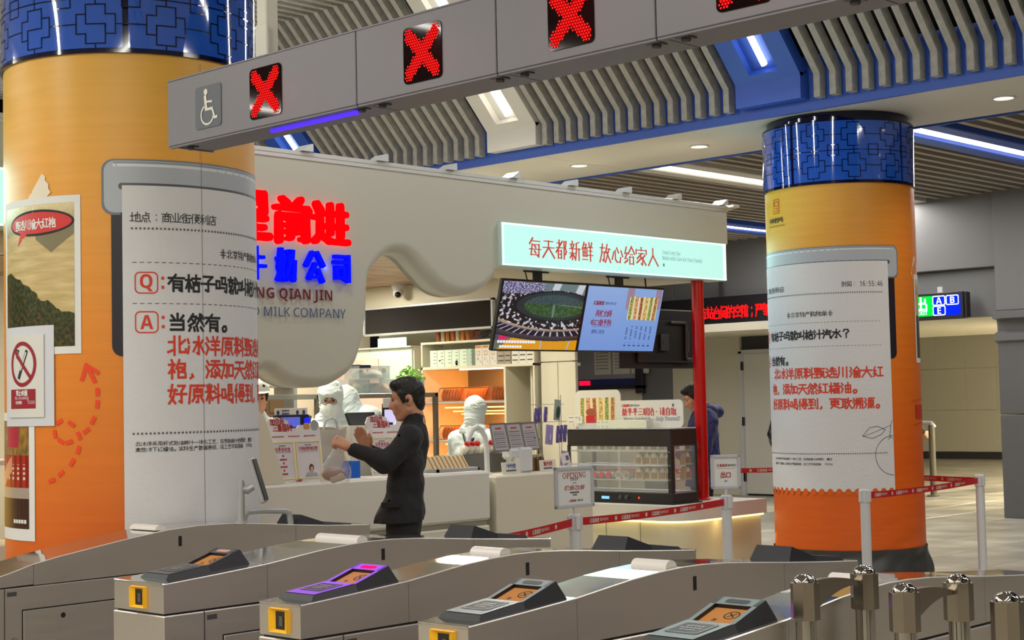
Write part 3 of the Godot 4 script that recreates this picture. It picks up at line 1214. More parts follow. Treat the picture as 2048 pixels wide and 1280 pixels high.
	for q in [[22.5, -9.8], [26.5, -10.3], [30.5, -10.6]]:
		var hh = MB.new()
		var yy = 2.53 if q[0] < 25 else 2.95
		hh.bx(q[0] - 0.6, q[0] + 0.6, yy, yy + 0.049, q[1] - 0.1, q[1] + 0.1, 0.01)
		alone(hh, "passage_light", M.tube, "flat strip light on the ceiling of the exit passage, out of sight", "ceiling light", "lights in the exit passage")
		area(Vector3(q[0], yy - 0.02, q[1]), Vector3(0, -1, -0.35), 1.2, 0.2, 26.0, Color(1, 0.95, 0.84), Vector3.FORWARD)
	var w4 = structure("wall_left")
	var a4 = MB.new()
	a4.bx(-6, 40, 0, 6.4, -29.5, -29.3)
	put(a4, "core", M.cream, w4)
	var w5 = structure("wall_near")
	var a5 = MB.new()
	a5.bx(-6.2, -6, 0, 6.4, -29.5, 6)
	put(a5, "core", M.cream, w5)
	var w6 = structure("wall_side")
	var a6 = MB.new()
	a6.bx(-6, 40, 0, 6.4, 5.2, 5.4)
	put(a6, "core", M.cream, w6)
	var w7 = structure("wall_far")
	var a7 = MB.new()
	a7.bx(20.6, 20.8, 0, 6.4, -4.0, 5.4)
	put(a7, "core", M.grey, w7)

# ---------------------------------------------------------------- columns
func print_mat(key, seed_):
	if not M.has(key):
		M[key] = mat(Color(1, 1, 1), 0.4, 0.0, {"vertex_color_use_as_albedo": true, "albedo_texture": noise_tex(0.012, seed_, 512, [Color(0.955, 0.95, 0.94), Color(1, 1, 1)], 5), "uv1_triplanar": true, "uv1_scale": Vector3(0.25, 3.5, 0.25)})
	return M[key]

func pic(w, h, f):   # flat print or screen picture computed per pixel
	var im = Image.create(w, h, false, Image.FORMAT_RGB8)
	for y in h:
		for x in w:
			im.set_pixel(x, y, f.call(float(x) / w, float(y) / h))
	return ImageTexture.create_from_image(im)

func pic_mat(t, rough = 0.5, emit = 0.0):
	if emit > 0.0:
		return mat(Color(0.02, 0.02, 0.02), rough, 0.0, {"emission_enabled": true, "emission_operator": BaseMaterial3D.EMISSION_OP_MULTIPLY, "emission": Color(1, 1, 1), "emission_texture": t, "emission_energy_multiplier": emit})
	return mat(Color(1, 1, 1), rough, 0.0, {"albedo_texture": t})

func column_base(called, label, c, r, grad, y_band, seam):
	var t = thing(called, label, "column", Vector3(c.x, 0, c.z))
	var s = MB.new()
	s.colored = true
	var n = 40
	for i in n:
		for j in 24:
			var k = []
			for q in [[0, 0], [1, 0], [1, 1], [0, 1]]:
				var a = TAU * (i + q[0]) / n
				var y = lerpf(0.25, y_band + 0.01, float(j + q[1]) / 24)
				s.col = grad.call(a, y)
				k.append(s.pt(Vector3(cos(a) * r, y, sin(a) * r), Vector3(cos(a), 0, sin(a))))
			s.ix(k[0], k[1], k[2])
			s.ix(k[0], k[2], k[3])
	put(s, "printed_wrap", print_mat("wrap", 21), t)
	var b = MB.new()
	b.surf(48, 8, func(u, v):
		var a = u * TAU
		var y = 0.3 * (1.0 - v)
		var rr = r + 0.012 + 0.055 * smoothstep(0.15, 0.75, v) + 0.006 * sin(a * 7.0 + v * 4.0) * v + 0.004 * sin(a * 17.0 - v * 9.0)
		return Vector3(cos(a) * rr, y, sin(a) * rr), Vector3(0, 0.15, 0))
	put(b, "skirting", mat(rgb(58, 58, 58), 0.42), t)
	var rim = MB.new()
	rim.lathe([[r + 0.004, y_band - 0.012], [r + 0.014, y_band - 0.012], [r + 0.014, y_band + 0.01], [r + 0.004, y_band + 0.01]], Vector3.ZERO, 64)
	rim.lathe([[r - 0.03, 3.9], [r - 0.03, 4.02]], Vector3.ZERO, 48)
	rim.lathe([[r - 0.04, 3.93], [r + 0.012, 3.93], [r + 0.012, 3.915]], Vector3.ZERO, 64)
	put(rim, "dark_rim", M.navy, t)
	var core = MB.new()
	core.lathe([[r + 0.002, y_band], [r + 0.002, 3.92]], Vector3.ZERO, 48)
	put(core, "joint_core", M.navy, t)
	var gl = mat(rgb(38, 92, 204), 0.05, 0.0, {"clearcoat_enabled": true, "clearcoat": 1.0, "clearcoat_roughness": 0.03})
	for p in 4:   # curved glazed panels with open joints between
		var pm = MB.new()
		var a0 = seam + TAU / 4 * p + 0.022
		var a1 = seam + TAU / 4 * (p + 1) - 0.022
		var f = func(u, v): 
			var a = lerpf(a0, a1, u)
			return Vector3(cos(a) * (r + 0.012), lerpf(y_band + 0.012, 3.912, v), sin(a) * (r + 0.012))
		pm.surf(20, 1, f, Vector3(0, 3.6, 0))
		for e in [a0, a1]:
			pm.poly([Vector3(cos(e) * r, y_band + 0.012, sin(e) * r), Vector3(cos(e) * (r + 0.012), y_band + 0.012, sin(e) * (r + 0.012)), Vector3(cos(e) * (r + 0.012), 3.912, sin(e) * (r + 0.012)), Vector3(cos(e) * r, 3.912, sin(e) * r)], Vector3(-sin(e), 0, cos(e)))
		put(pm, "panel", gl, t)
	# lattice printed on the panels
	var la = MB.new()
	var fr = drum(Vector3.ZERO, r + 0.012, seam)
	var w = 0.0065
	var L = TAU * (r + 0.012)
	var nn = 12
	var U = 0.05
	for i in nn:
		var u = -L * (i + 0.42) / nn
		for row in 2:
			var v = y_band + (0.135 if row == 0 else 0.4)
			var sg = 1.0 if (i + row) % 2 == 0 else -1.0
			var A = [Vector2(-1, 2), Vector2(1, 2), Vector2(1, 1), Vector2(2, 1), Vector2(2, -1), Vector2(1, -1), Vector2(1, 0), Vector2(-1, 0)]
			for e in 8:
				for m in [1.0, -1.0]:
					var p = A[e] * m * U
					var q2 = A[(e + 1) % 8] * m * U
					line(la, fr, Vector2(u + p.x * sg, v + p.y), Vector2(u + q2.x * sg, v + q2.y), w, 0.0014)
			line(la, fr, Vector2(u + 2 * U, v), Vector2(u + L / nn - 2 * U, v), w, 0.0014, 0.5, 0.0, 6)
			line(la, fr, Vector2(u, v + 2 * U), Vector2(u, v + 2.6 * U), w, 0.0008)
			line(la, fr, Vector2(u, v - 2 * U), Vector2(u, v - 2.6 * U), w, 0.0008)
		for vm in [y_band + 0.267]:
			var us = u + L / nn * 0.5
			path(la, fr, [Vector2(us - 0.045, vm - 0.045), Vector2(us + 0.045, vm - 0.045), Vector2(us + 0.045, vm + 0.045), Vector2(us - 0.045, vm + 0.045)], w, 0.0014, true)
			line(la, fr, Vector2(us - 0.18, vm), Vector2(us + 0.18, vm), w, 0.0014, 0.5, 0.0, 6)
	put(la, "lattice", M.navy, t)
	return t

func printer_print(t, f, u0, u1, y0, y1, slot_y, su0, su1, left):
	# slot-mouthed printer, its dark body behind and a receipt hanging from it: all flat print
	var mid = (u0 + u1) * 0.5
	var dk = MB.new()
	shape_curved(dk, f, rrect_pg(u0 + 0.045, y0 - 0.68, u1 - 0.045, y0 + 0.1, 0.05), 0.0016)
	put(dk, "printed_dark_body", mat(rgb(32, 28, 40), 0.4), t)
	var sh = MB.new()
	shape_curved(sh, f, rrect_pg(u0, y0, u1, y1, 0.055), 0.0022)
	put(sh, "printed_rim", mat(rgb(112, 116, 124), 0.4), t)
	var hd = MB.new()
	shape_curved(hd, f, rrect_pg(u0 + 0.012, y0 + 0.012, u1 - 0.012, y1 - 0.008, 0.05), 0.0028)
	put(hd, "printed_head", mat(rgb(172, 178, 188), 0.4), t)
	for q in [[y1 - 0.03, 0.012, rgb(212, 216, 222)], [y1 - 0.016, 0.006, rgb(132, 138, 148)]]:
		var hl = MB.new()
		line(hl, f, Vector2(u0 + 0.06, q[0]), Vector2(u1 - 0.06, q[0]), q[1], 0.0031, 0.5, 0.0, 24)
		put(hl, "printed_highlight", mat(q[2], 0.4), t)
	var sl = MB.new()
	shape_curved(sl, f, rrect_pg(su0, slot_y - 0.02, su1, slot_y + 0.012, 0.015), 0.0034)
	put(sl, "printed_slot", mat(rgb(84, 88, 96), 0.4), t)

func shape_curved(mb, f, pg, h):   # a wide flat polygon cut into strips so that it follows a round surface
	var x0 = 1e9
	var x1 = -1e9
	for p in pg:
		x0 = min(x0, p.x)
		x1 = max(x1, p.x)
	var n = max(1, int(ceil((x1 - x0) / 0.06)))
	for i in n:
		var a = lerpf(x0, x1, float(i) / n)
		var b = lerpf(x0, x1, float(i + 1) / n)
		var cl = PackedVector2Array([Vector2(a, -10), Vector2(b, -10), Vector2(b, 10), Vector2(a, 10)])
		for q in Geometry2D.intersect_polygons(pg, cl):
			shape(mb, f, q, h)

func receipt(t, f, u0, u1, y0, y1, teeth, tooth_col):
	var crumple = mat(rgb(214, 214, 218), 0.8, 0.0, {"normal_enabled": true, "normal_texture": noise_tex(0.02, 31, 512, null, 5, true, 3.0), "normal_scale": 0.55, "uv1_triplanar": true, "uv1_scale": Vector3(2.4, 2.4, 2.4)})
	var p = MB.new()
	patch(p, f, u0, y0, u1, y1, 0.004, 28, 1)
	var sheet = put(p, "printed_receipt", crumple, t)
	if teeth:
		var s = MB.new()
		s.colored = true
		s.col = tooth_col
		var n = int((u1 - u0) / 0.072)
		for i in n:
			shape(s, f, disc_pg(Vector2(lerpf(u0, u1, (i + 0.5) / n), y0 - 0.004), 0.026, 0.03, 14), 0.0046)
		put(s, "printed_scallops", print_mat("wrap", 21), sheet)
	return sheet

func columns():
	curve_cuts = 3
	var lin = func(r, g, b): return rgb(r, g, b).srgb_to_linear()
	# ---- near column
	var r = 0.664
	var c = Vector3(4.703, 0, -7.312)
	var a0 = atan2(-c.z, -c.x)
	var top = rgb(232, 176, 72).srgb_to_linear()
	var midc = rgb(232, 138, 44).srgb_to_linear()
	var bot = rgb(216, 92, 26).srgb_to_linear()
	var t = column_base("round_column", "near round column at the left, wrapped in an orange printed poster under a blue tiled collar", c, r, func(a, y): return top.lerp(midc, clampf((3.3 - y) / 1.5, 0, 1)) if y > 1.8 else midc.lerp(bot, clampf((1.8 - y) / 1.1, 0, 1)), 3.413, a0 + 0.035)
	var S = 1.045   # the print was measured at a slightly smaller size
	var f0 = drum(Vector3.ZERO, r, a0)
	var f = func(a, b, h): return f0.call(a * S, 1.6 + (b - 1.6) * S, h)
	printer_print(t, f, -0.142, 1.46, 2.537, 2.808, 2.68, -0.062, 1.36, true)
	var rc = receipt(t, f, -0.045, 1.36, 0.8, 2.68, false, bot)
	var k = MB.new()   # dark lettering
	hanzi(k, f, "地点：商业街便利店", -0.008, 2.527, 0.047, 0.0042, 0.0, 0.005, 1.0, 0.06)
	for i in 58:
		var u = 0.0 + i * 0.0195
		for e in 3:
			var q = PI / 3 * e
			line(k, f, Vector2(u - cos(q) * 0.006, 2.472 - sin(q) * 0.006), Vector2(u + cos(q) * 0.006, 2.472 + sin(q) * 0.006), 0.002, 0.005)
			line(k, f, Vector2(u - cos(q) * 0.006, 1.486 - sin(q) * 0.006), Vector2(u + cos(q) * 0.006, 1.486 + sin(q) * 0.006), 0.002, 0.005)
	hanzi(k, f, "#北京特产购物单#", 0.46, 2.366, 0.044, 0.004, 0.0, 0.005, 1.0, 0.08)
	dashes(k, f, 0.0, 1.25, 2.308, 36, 0.0028, 0.6, 0.005)
	dashes(k, f, 0.0, 1.25, 2.11, 36, 0.0028, 0.6, 0.005)
	hanzi(k, f, "有桔子吗就叫桔汁汽水？", 0.172, 2.211, 0.078, 0.0118, 0.0, 0.005, 0.98, 0.13)
	hanzi(k, f, "当然有。", 0.172, 2.02, 0.08, 0.0122, 0.0, 0.005, 1.05, 0.16)
	hanzi(k, f, "北冰洋采用杯式取油榨汁一体化工艺，在获取桔汁的同时，通过", 0.008, 1.437, 0.021, 0.0022, 0.0, 0.005, 1.1, 0.12)
	hanzi(k, f, "高效冲下红橘油。实际生产数据表明，该工艺可实现每", 0.008, 1.409, 0.021, 0.0022, 0.0, 0.005, 1.1, 0.12)
	latin(k, f, "1000kg", 0.655, 1.409, 0.024, "Droid Sans", false, 0.0, 0.005)
	put(k, "dark_lettering", M.ink, rc)
	k = MB.new()
	for q in [["Q", 2.21], ["A", 2.02]]:
		var pg = rrect_pg(0.013, q[1] - 0.05, 0.118, q[1] + 0.05, 0.022)
		for i in pg.size():
			line(k, f, pg[i], pg[(i + 1) % pg.size()], 0.006, 0.005)
		latin(k, f, q[0], 0.065, q[1], 0.092, "Droid Sans", true, 0.5, 0.005)
		for s in [-0.022, 0.022]:
			line(k, f, Vector2(0.143, q[1] + s), Vector2(0.143, q[1] + s + 0.001), 0.014, 0.005)
	hanzi(k, f, "北冰洋原料甄选川渝大红", 0.166, 1.906, 0.088, 0.012, 0.0, 0.005, 1.0, 0.12)
	hanzi(k, f, "袍，添加天然红橘油。", 0.166, 1.792, 0.088, 0.012, 0.0, 0.005, 1.0, 0.12)
	hanzi(k, f, "好原料喝得到，更敢溯源。", 0.166, 1.672, 0.088, 0.012, 0.0, 0.005, 1.0, 0.12)
	put(k, "red_lettering", M.inkred, rc)
	k = MB.new()   # dashed arrow
	var pts = [Vector2(-0.168, 1.689), Vector2(-0.169, 1.631), Vector2(-0.191, 1.555), Vector2(-0.223, 1.506), Vector2(-0.26, 1.482), Vector2(-0.3, 1.54), Vector2(-0.365, 1.551), Vector2(-0.391, 1.493), Vector2(-0.357, 1.458), Vector2(-0.313, 1.453), Vector2(-0.264, 1.415), Vector2(-0.297, 1.357), Vector2(-0.357, 1.304), Vector2(-0.411, 1.271)]
	var tdir = [Vector2(0, 1), Vector2(0.1, 1), Vector2(0.5, 1), Vector2(1, 0.8), Vector2(-0.4, 1), Vector2(-1, 0.7), Vector2(-1, -0.4), Vector2(0.2, -1), Vector2(1, -0.6), Vector2(1, 0.3), Vector2(0.3, 1), Vector2(0.7, 1), Vector2(1, 0.7), Vector2(1, 0.4)]
	for i in pts.size():
		var d = tdir[i].normalized() * 0.011
		line(k, f, pts[i] - d, pts[i] + d, 0.02, 0.002, 0.45)
	line(k, f, Vector2(-0.222, 1.818), Vector2(-0.243, 1.75), 0.02, 0.002, 0.4)
	line(k, f, Vector2(-0.222, 1.818), Vector2(-0.166, 1.782), 0.02, 0.002, 0.4)
	line(k, f, Vector2(-0.222, 1.818), Vector2(-0.182, 1.742), 0.02, 0.002, 0.4)
	put(k, "printed_arrow", mat(rgb(232, 66, 26), 0.5), t)
	# landscape photo in a white frame
	k = MB.new()
	patch(k, f, -0.82, 1.876, -0.245, 2.64, 0.0025, 14, 1)
	put(k, "printed_photo_frame", M.paper, t)
	var hn = FastNoiseLite.new()
	hn.seed = 3
	hn.frequency = 0.02
	var land = pic(160, 220, func(x, y):
		var n = hn.get_noise_2d(x * 160, y * 220)
		var n2 = hn.get_noise_2d(x * 900 + 50, y * 1300)
		var hill = 0.46 + 0.3 * smoothstep(0.05, 1.0, x) + n * 0.05
		if y > hill:
			var g = 0.5 + n2 * 0.7
			var cc = Color(0.1, 0.11, 0.07).lerp(Color(0.34, 0.36, 0.16), clampf(g, 0, 1))
			if n2 > 0.42 and y > hill + 0.12:
				cc = Color(0.5, 0.22, 0.12)
			return cc
		var bank = 0.2 - 0.06 * x + n * 0.03
		if y < bank:
			return Color(0.86, 0.8, 0.62).lerp(Color(0.62, 0.56, 0.42), clampf(y / bank + n2 * 0.2, 0, 1))
		if y < 0.34 - 0.5 * abs(x - 0.75) and x > 0.55:
			return Color(0.5, 0.46, 0.36)
		return Color(0.84, 0.76, 0.56).lerp(Color(0.72, 0.62, 0.42), clampf(0.5 + hn.get_noise_2d(x * 100, y * 900) * 0.8, 0, 1)))
	k = MB.new()
	patch(k, f, -0.79, 1.912, -0.277, 2.605, 0.003, 14, 1)
	put(k, "printed_landscape", pic_mat(land, 0.35), t)
	k = MB.new()
	shape(k, f, PackedVector2Array([Vector2(-0.6, 2.6), Vector2(-0.53, 2.56), Vector2(-0.405, 2.66), Vector2(-0.42, 2.68), Vector2(-0.418, 2.7), Vector2(-0.44, 2.72), Vector2(-0.438, 2.74), Vector2(-0.46, 2.755)]), 0.0036)
	put(k, "printed_tape", mat(rgb(226, 216, 196), 0.4), t)
	for q in [[0.225, 0.064, M.ink, 0.0036], [0.212, 0.052, mat(rgb(204, 44, 44), 0.5), 0.0044]]:
		k = MB.new()
		shape_curved(k, f, disc_pg(Vector2(-0.5, 2.517), q[0], q[1], 36), q[3])
		if q[1] < 0.06:
			shape(k, f, PackedVector2Array([Vector2(-0.62, 2.48), Vector2(-0.65, 2.41), Vector2(-0.56, 2.472)]), q[3])
		put(k, "printed_bubble", q[2], t)
	k = MB.new()
	hanzi(k, f, "甄选川渝大红袍", -0.665, 2.512, 0.046, 0.006, 0.0, 0.0056, 0.85, 0.06)
	put(k, "white_lettering", M.paper, t)
	# can photo
	k = MB.new()
	patch(k, f, -0.9, 0.978, -0.52, 1.6, 0.0025, 12, 1)
	put(k, "printed_photo_frame", M.paper, t)
	var cans = pic(120, 180, func(x, y):
		var n = hn.get_noise_2d(x * 300, y * 300)
		if y > 0.72 + (1.0 - x) * 0.0:
			return Color(0.2, 0.12, 0.1).lerp(Color(0.3, 0.16, 0.13), clampf(fmod(x * 9.0, 1.0), 0, 1))
		if y > 0.6 - 0.2 * (1.0 - x) * 0.0 and y > 0.62:
			return Color(0.66, 0.6, 0.56)
		if y > 0.32:
			if x < 0.5 and abs(y - 0.5 + (x - 0.2) * 0.35) < 0.075:
				return Color(0.82, 0.58, 0.46)
			var q = fmod(x * 6.0 + 0.2, 1.0)
			var cc = Color(0.74, 0.2, 0.12).lerp(Color(0.42, 0.08, 0.06), abs(q - 0.4) * 1.6)
			if abs(q - 0.45) < 0.16 and fmod(y * 22.0, 1.0) > 0.45 and y > 0.4 and y < 0.55:
				cc = Color(0.86, 0.82, 0.78)
			return cc
		if x > 0.3 and x < 0.72 and y > 0.06 and y < 0.25:
			return Color(0.72, 0.16, 0.26)
		return Color(0.42, 0.34, 0.22).lerp(Color(0.7, 0.5, 0.2), clampf(0.5 + n, 0, 1)))
	k = MB.new()
	patch(k, f, -0.9, 1.035, -0.563, 1.56, 0.003, 12, 1)
	put(k, "printed_can_photo", pic_mat(cans, 0.35), t)
	k = MB.new()
	dashes(k, f, -0.71, -0.58, 1.07, 5, 0.018, 0.8, 0.0036)
	put(k, "white_lettering", M.paper, t)
	k = MB.new()   # sheet joint of the wrap
	line(k, f, Vector2(0.35, 0.3), Vector2(0.35, 3.3), 0.0022, 0.0054, 0.0)
	put(k, "wrap_joint", mat(rgb(120, 116, 112), 0.7), t)
	# no smoking sign stuck on it
	var fw0 = drum(c, r, a0)
	var fw = func(a, b, h): return fw0.call(a * S, 1.6 + (b - 1.6) * S, h)
	var s = thing("no_smoking_sign", "white no smoking sign on a white sheet taped to the near column", "sign", Vector3.ZERO)
	k = MB.new()
	patch(k, fw, -0.8, 1.532, -0.39, 2.017, 0.006, 10, 1, 0.0015)
	put(k, "backing_sheet", mat(rgb(206, 208, 218), 0.6), s)
	k = MB.new()
	patch(k, fw, -0.742, 1.575, -0.447, 1.975, 0.012, 8, 1, 0.005)
	put(k, "board", mat(rgb(216, 214, 212), 0.4), s)
	k = MB.new()
	var ring = disc_pg(Vector2(-0.6, 1.834), 0.097, 0.101, 32)
	for i in 32:
		line(k, fw, ring[i], ring[(i + 1) % 32], 0.019, 0.0135, 0.1)
	line(k, fw, Vector2(-0.665, 1.9), Vector2(-0.535, 1.768), 0.019, 0.0142, 0.0, 0.0, 4)
	patch(k, fw, -0.712, 1.618, -0.5, 1.712, 0.0135, 6, 1)
	put(k, "red_print", mat(rgb(150, 24, 44), 0.5), s)
	k = MB.new()
	line(k, fw, Vector2(-0.628, 1.772), Vector2(-0.566, 1.892), 0.02, 0.0132)
	path(k, fw, [Vector2(-0.6, 1.83), Vector2(-0.65, 1.87), Vector2(-0.63, 1.9), Vector2(-0.66, 1.905)], 0.008, 0.0132)
	put(k, "cigarette_print", M.ink, s)
	k = MB.new()
	line(k, fw, Vector2(-0.612, 1.808), Vector2(-0.57, 1.887), 0.009, 0.0138)
	hanzi(k, fw, "禁止吸烟", -0.606, 1.694, 0.026, 0.0036, 0.5, 0.0145, 0.85, 0.1)
	latin(k, fw, "No Smoking", -0.606, 1.668, 0.022, "Droid Sans", false, 0.5, 0.0145)
	latin(k, fw, "12320", -0.53, 1.648, 0.02, "Droid Sans", false, 0.5, 0.0145)
	hanzi(k, fw, "老自通热", -0.63, 1.648, 0.015, 0.0018, 0.5, 0.0145, 0.9, 0.1)
	put(k, "white_print", M.paper, s)
	# ---- far column
	r = 0.645
	c = Vector3(11.935, 0, -7.337)
	a0 = atan2(-c.z, -c.x)
	var ytop = rgb(232, 190, 62).srgb_to_linear()
	var otop = rgb(226, 138, 50).srgb_to_linear()
	var obot = rgb(226, 98, 20).srgb_to_linear()
	t = column_base("round_column", "far round column right of the shop, wrapped in an orange receipt poster under a blue tiled collar", c, r, func(a, y):
		var u = wrapf(a0 - a, -PI, PI) * r
		var tp = ytop.lerp(otop, clampf((u + 0.6) / 1.2, 0, 1))
		return tp.lerp(obot, clampf((3.2 - y) / 2.2, 0, 1)), 3.395, a0 + 0.62)
	f = drum(Vector3.ZERO, r, a0)
	printer_print(t, f, -1.08, 0.522, 2.575, 2.852, 2.715, -1.0, 0.432, false)
	rc = receipt(t, f, -1.0, 0.408, 0.79, 2.72, true, rgb(226, 98, 20).srgb_to_linear())
	k = MB.new()
	hanzi(k, f, "时间：", 0.0, 2.527, 0.042, 0.0042, 0.0, 0.005, 0.95, 0.06)
	latin(k, f, "16:55:46", 0.15, 2.527, 0.06, "Droid Sans Mono", false, 0.0, 0.005, 0.72)
	hanzi(k, f, "地点：商业街便利店", -0.99, 2.515, 0.047, 0.0042, 0.0, 0.005, 1.0, 0.06)
	for i in 68:
		var u = -0.95 + i * 0.0192
		for e in 3:
			var q = PI / 3 * e
			line(k, f, Vector2(u - cos(q) * 0.006, 2.456 - sin(q) * 0.006), Vector2(u + cos(q) * 0.006, 2.456 + sin(q) * 0.006), 0.002, 0.005)
			line(k, f, Vector2(u - cos(q) * 0.006, 1.107 - sin(q) * 0.006), Vector2(u + cos(q) * 0.006, 1.107 + sin(q) * 0.006), 0.002, 0.005)
	hanzi(k, f, "#北京特产购物单#", -0.3, 2.286, 0.046, 0.0042, 0.5, 0.005, 1.0, 0.08)
	dashes(k, f, -0.95, 0.33, 2.212, 42, 0.0028, 0.6, 0.005)
	dashes(k, f, -0.95, 0.33, 2.01, 42, 0.0028, 0.6, 0.005)
	hanzi(k, f, "有桔子吗就叫桔汁汽水？", -0.8, 2.112, 0.073, 0.0118, 0.0, 0.005, 0.98, 0.1)
	hanzi(k, f, "当然有。", -0.8, 1.9, 0.073, 0.0118, 0.0, 0.005, 1.0, 0.12)
	hanzi(k, f, "北冰洋采用杯式取油榨汁一体化工艺，在获取桔汁的同时，通过", -0.78, 1.062, 0.019, 0.0022, 0.0, 0.005, 1.1, 0.12)
	hanzi(k, f, "高效冲下红橘油。实际生产数据表明，该工艺可实现每", -0.78, 1.02, 0.019, 0.0022, 0.0, 0.005, 1.1, 0.12)
	latin(k, f, "1000kg", -0.19, 1.02, 0.022, "Droid Sans", false, 0.0, 0.005)
	# orange with a leaf, line drawing cut by the sheet's edge
	var ctr = Vector2(0.4, 1.085)
	var og = disc_pg(ctr, 0.165, 0.165, 40)
	for i in 40:
		var p = og[i]
		var q = og[(i + 1) % 40]
		if p.x < 0.402 and q.x < 0.402:
			line(k, f, p, q, 0.004, 0.005)
	path(k, f, [Vector2(0.37, 1.24), Vector2(0.385, 1.34), Vector2(0.4, 1.38)], 0.004, 0.005)
	path(k, f, [Vector2(0.355, 1.215), Vector2(0.37, 1.235), Vector2(0.4, 1.23)], 0.004, 0.005)
	path(k, f, [Vector2(0.33, 1.3), Vector2(0.26, 1.33), Vector2(0.19, 1.32), Vector2(0.13, 1.25), Vector2(0.21, 1.23), Vector2(0.29, 1.26), Vector2(0.33, 1.3)], 0.004, 0.005)
	path(k, f, [Vector2(0.14, 1.25), Vector2(0.24, 1.285), Vector2(0.38, 1.335)], 0.003, 0.005)
	put(k, "dark_lettering", M.ink, rc)
	k = MB.new()
	hanzi(k, f, "北冰洋原料甄选川渝大红", 0.325, 1.787, 0.086, 0.0125, 1.0, 0.005, 1.02, 0.12)
	hanzi(k, f, "袍，添加天然红橘油。", -0.79, 1.656, 0.086, 0.0125, 0.0, 0.005, 0.98, 0.12)
	hanzi(k, f, "好原料喝得到，更敢溯源。", -0.79, 1.527, 0.086, 0.0125, 0.0, 0.005, 0.98, 0.12)
	for q in [["Q", 2.112], ["A", 1.9]]:
		var pg = rrect_pg(-0.955, q[1] - 0.046, -0.86, q[1] + 0.046, 0.02)
		for i in pg.size():
			line(k, f, pg[i], pg[(i + 1) % pg.size()], 0.006, 0.005)
		latin(k, f, q[0], -0.908, q[1], 0.085, "Droid Sans", true, 0.5, 0.005)
		for s2 in [-0.02, 0.02]:
			line(k, f, Vector2(-0.836, q[1] + s2), Vector2(-0.836, q[1] + s2 + 0.001), 0.013, 0.005)
	put(k, "red_lettering", M.inkred, rc)
	k = MB.new()   # seal and line of writing above
	path(k, f, [Vector2(-0.67, 3.18), Vector2(-0.67, 3.3), Vector2(-0.585, 3.3), Vector2(-0.585, 3.18)], 0.006, 0.002, true)
	path(k, f, [Vector2(-0.655, 3.28), Vector2(-0.6, 3.28), Vector2(-0.6, 3.245), Vector2(-0.655, 3.245), Vector2(-0.655, 3.28)], 0.006, 0.002)
	path(k, f, [Vector2(-0.645, 3.225), Vector2(-0.605, 3.225), Vector2(-0.605, 3.2), Vector2(-0.645, 3.2)], 0.006, 0.002)
	put(k, "red_seal", mat(rgb(190, 70, 26), 0.5), t)
	k = MB.new()
	hanzi(k, f, "中华老字号", -0.645, 3.12, 0.042, 0.006, 0.5, 0.002, 1.0, 0.08)
	latin(k, f, "China Time-honored Brand", -0.645, 3.072, 0.02, "Droid Serif", false, 0.5, 0.002)
	put(k, "small_lettering", M.ink, t)
	k = MB.new()   # photo and label round the right edge
	patch(k, f, 0.78, 1.86, 1.4, 2.62, 0.002, 14, 1)
	shape(k, f, PackedVector2Array([Vector2(0.72, 2.62), Vector2(0.8, 2.78), Vector2(0.95, 2.7), Vector2(0.85, 2.54)]), 0.0028)
	put(k, "printed_photo_frame", M.paper, t)
	k = MB.new()
	patch(k, f, 0.81, 1.9, 1.36, 2.58, 0.0026, 12, 1)
	put(k, "printed_landscape", pic_mat(land, 0.35), t)
	k = MB.new()
	patch(k, f, 0.72, 1.38, 1.0, 1.5, 0.002, 6, 1)
	line(k, f, Vector2(0.66, 1.53), Vector2(1.0, 1.56), 0.006, 0.002)
	line(k, f, Vector2(0.68, 1.33), Vector2(1.0, 1.36), 0.006, 0.002)
	put(k, "red_label", mat(rgb(190, 52, 20), 0.5), t)
	curve_cuts = 1

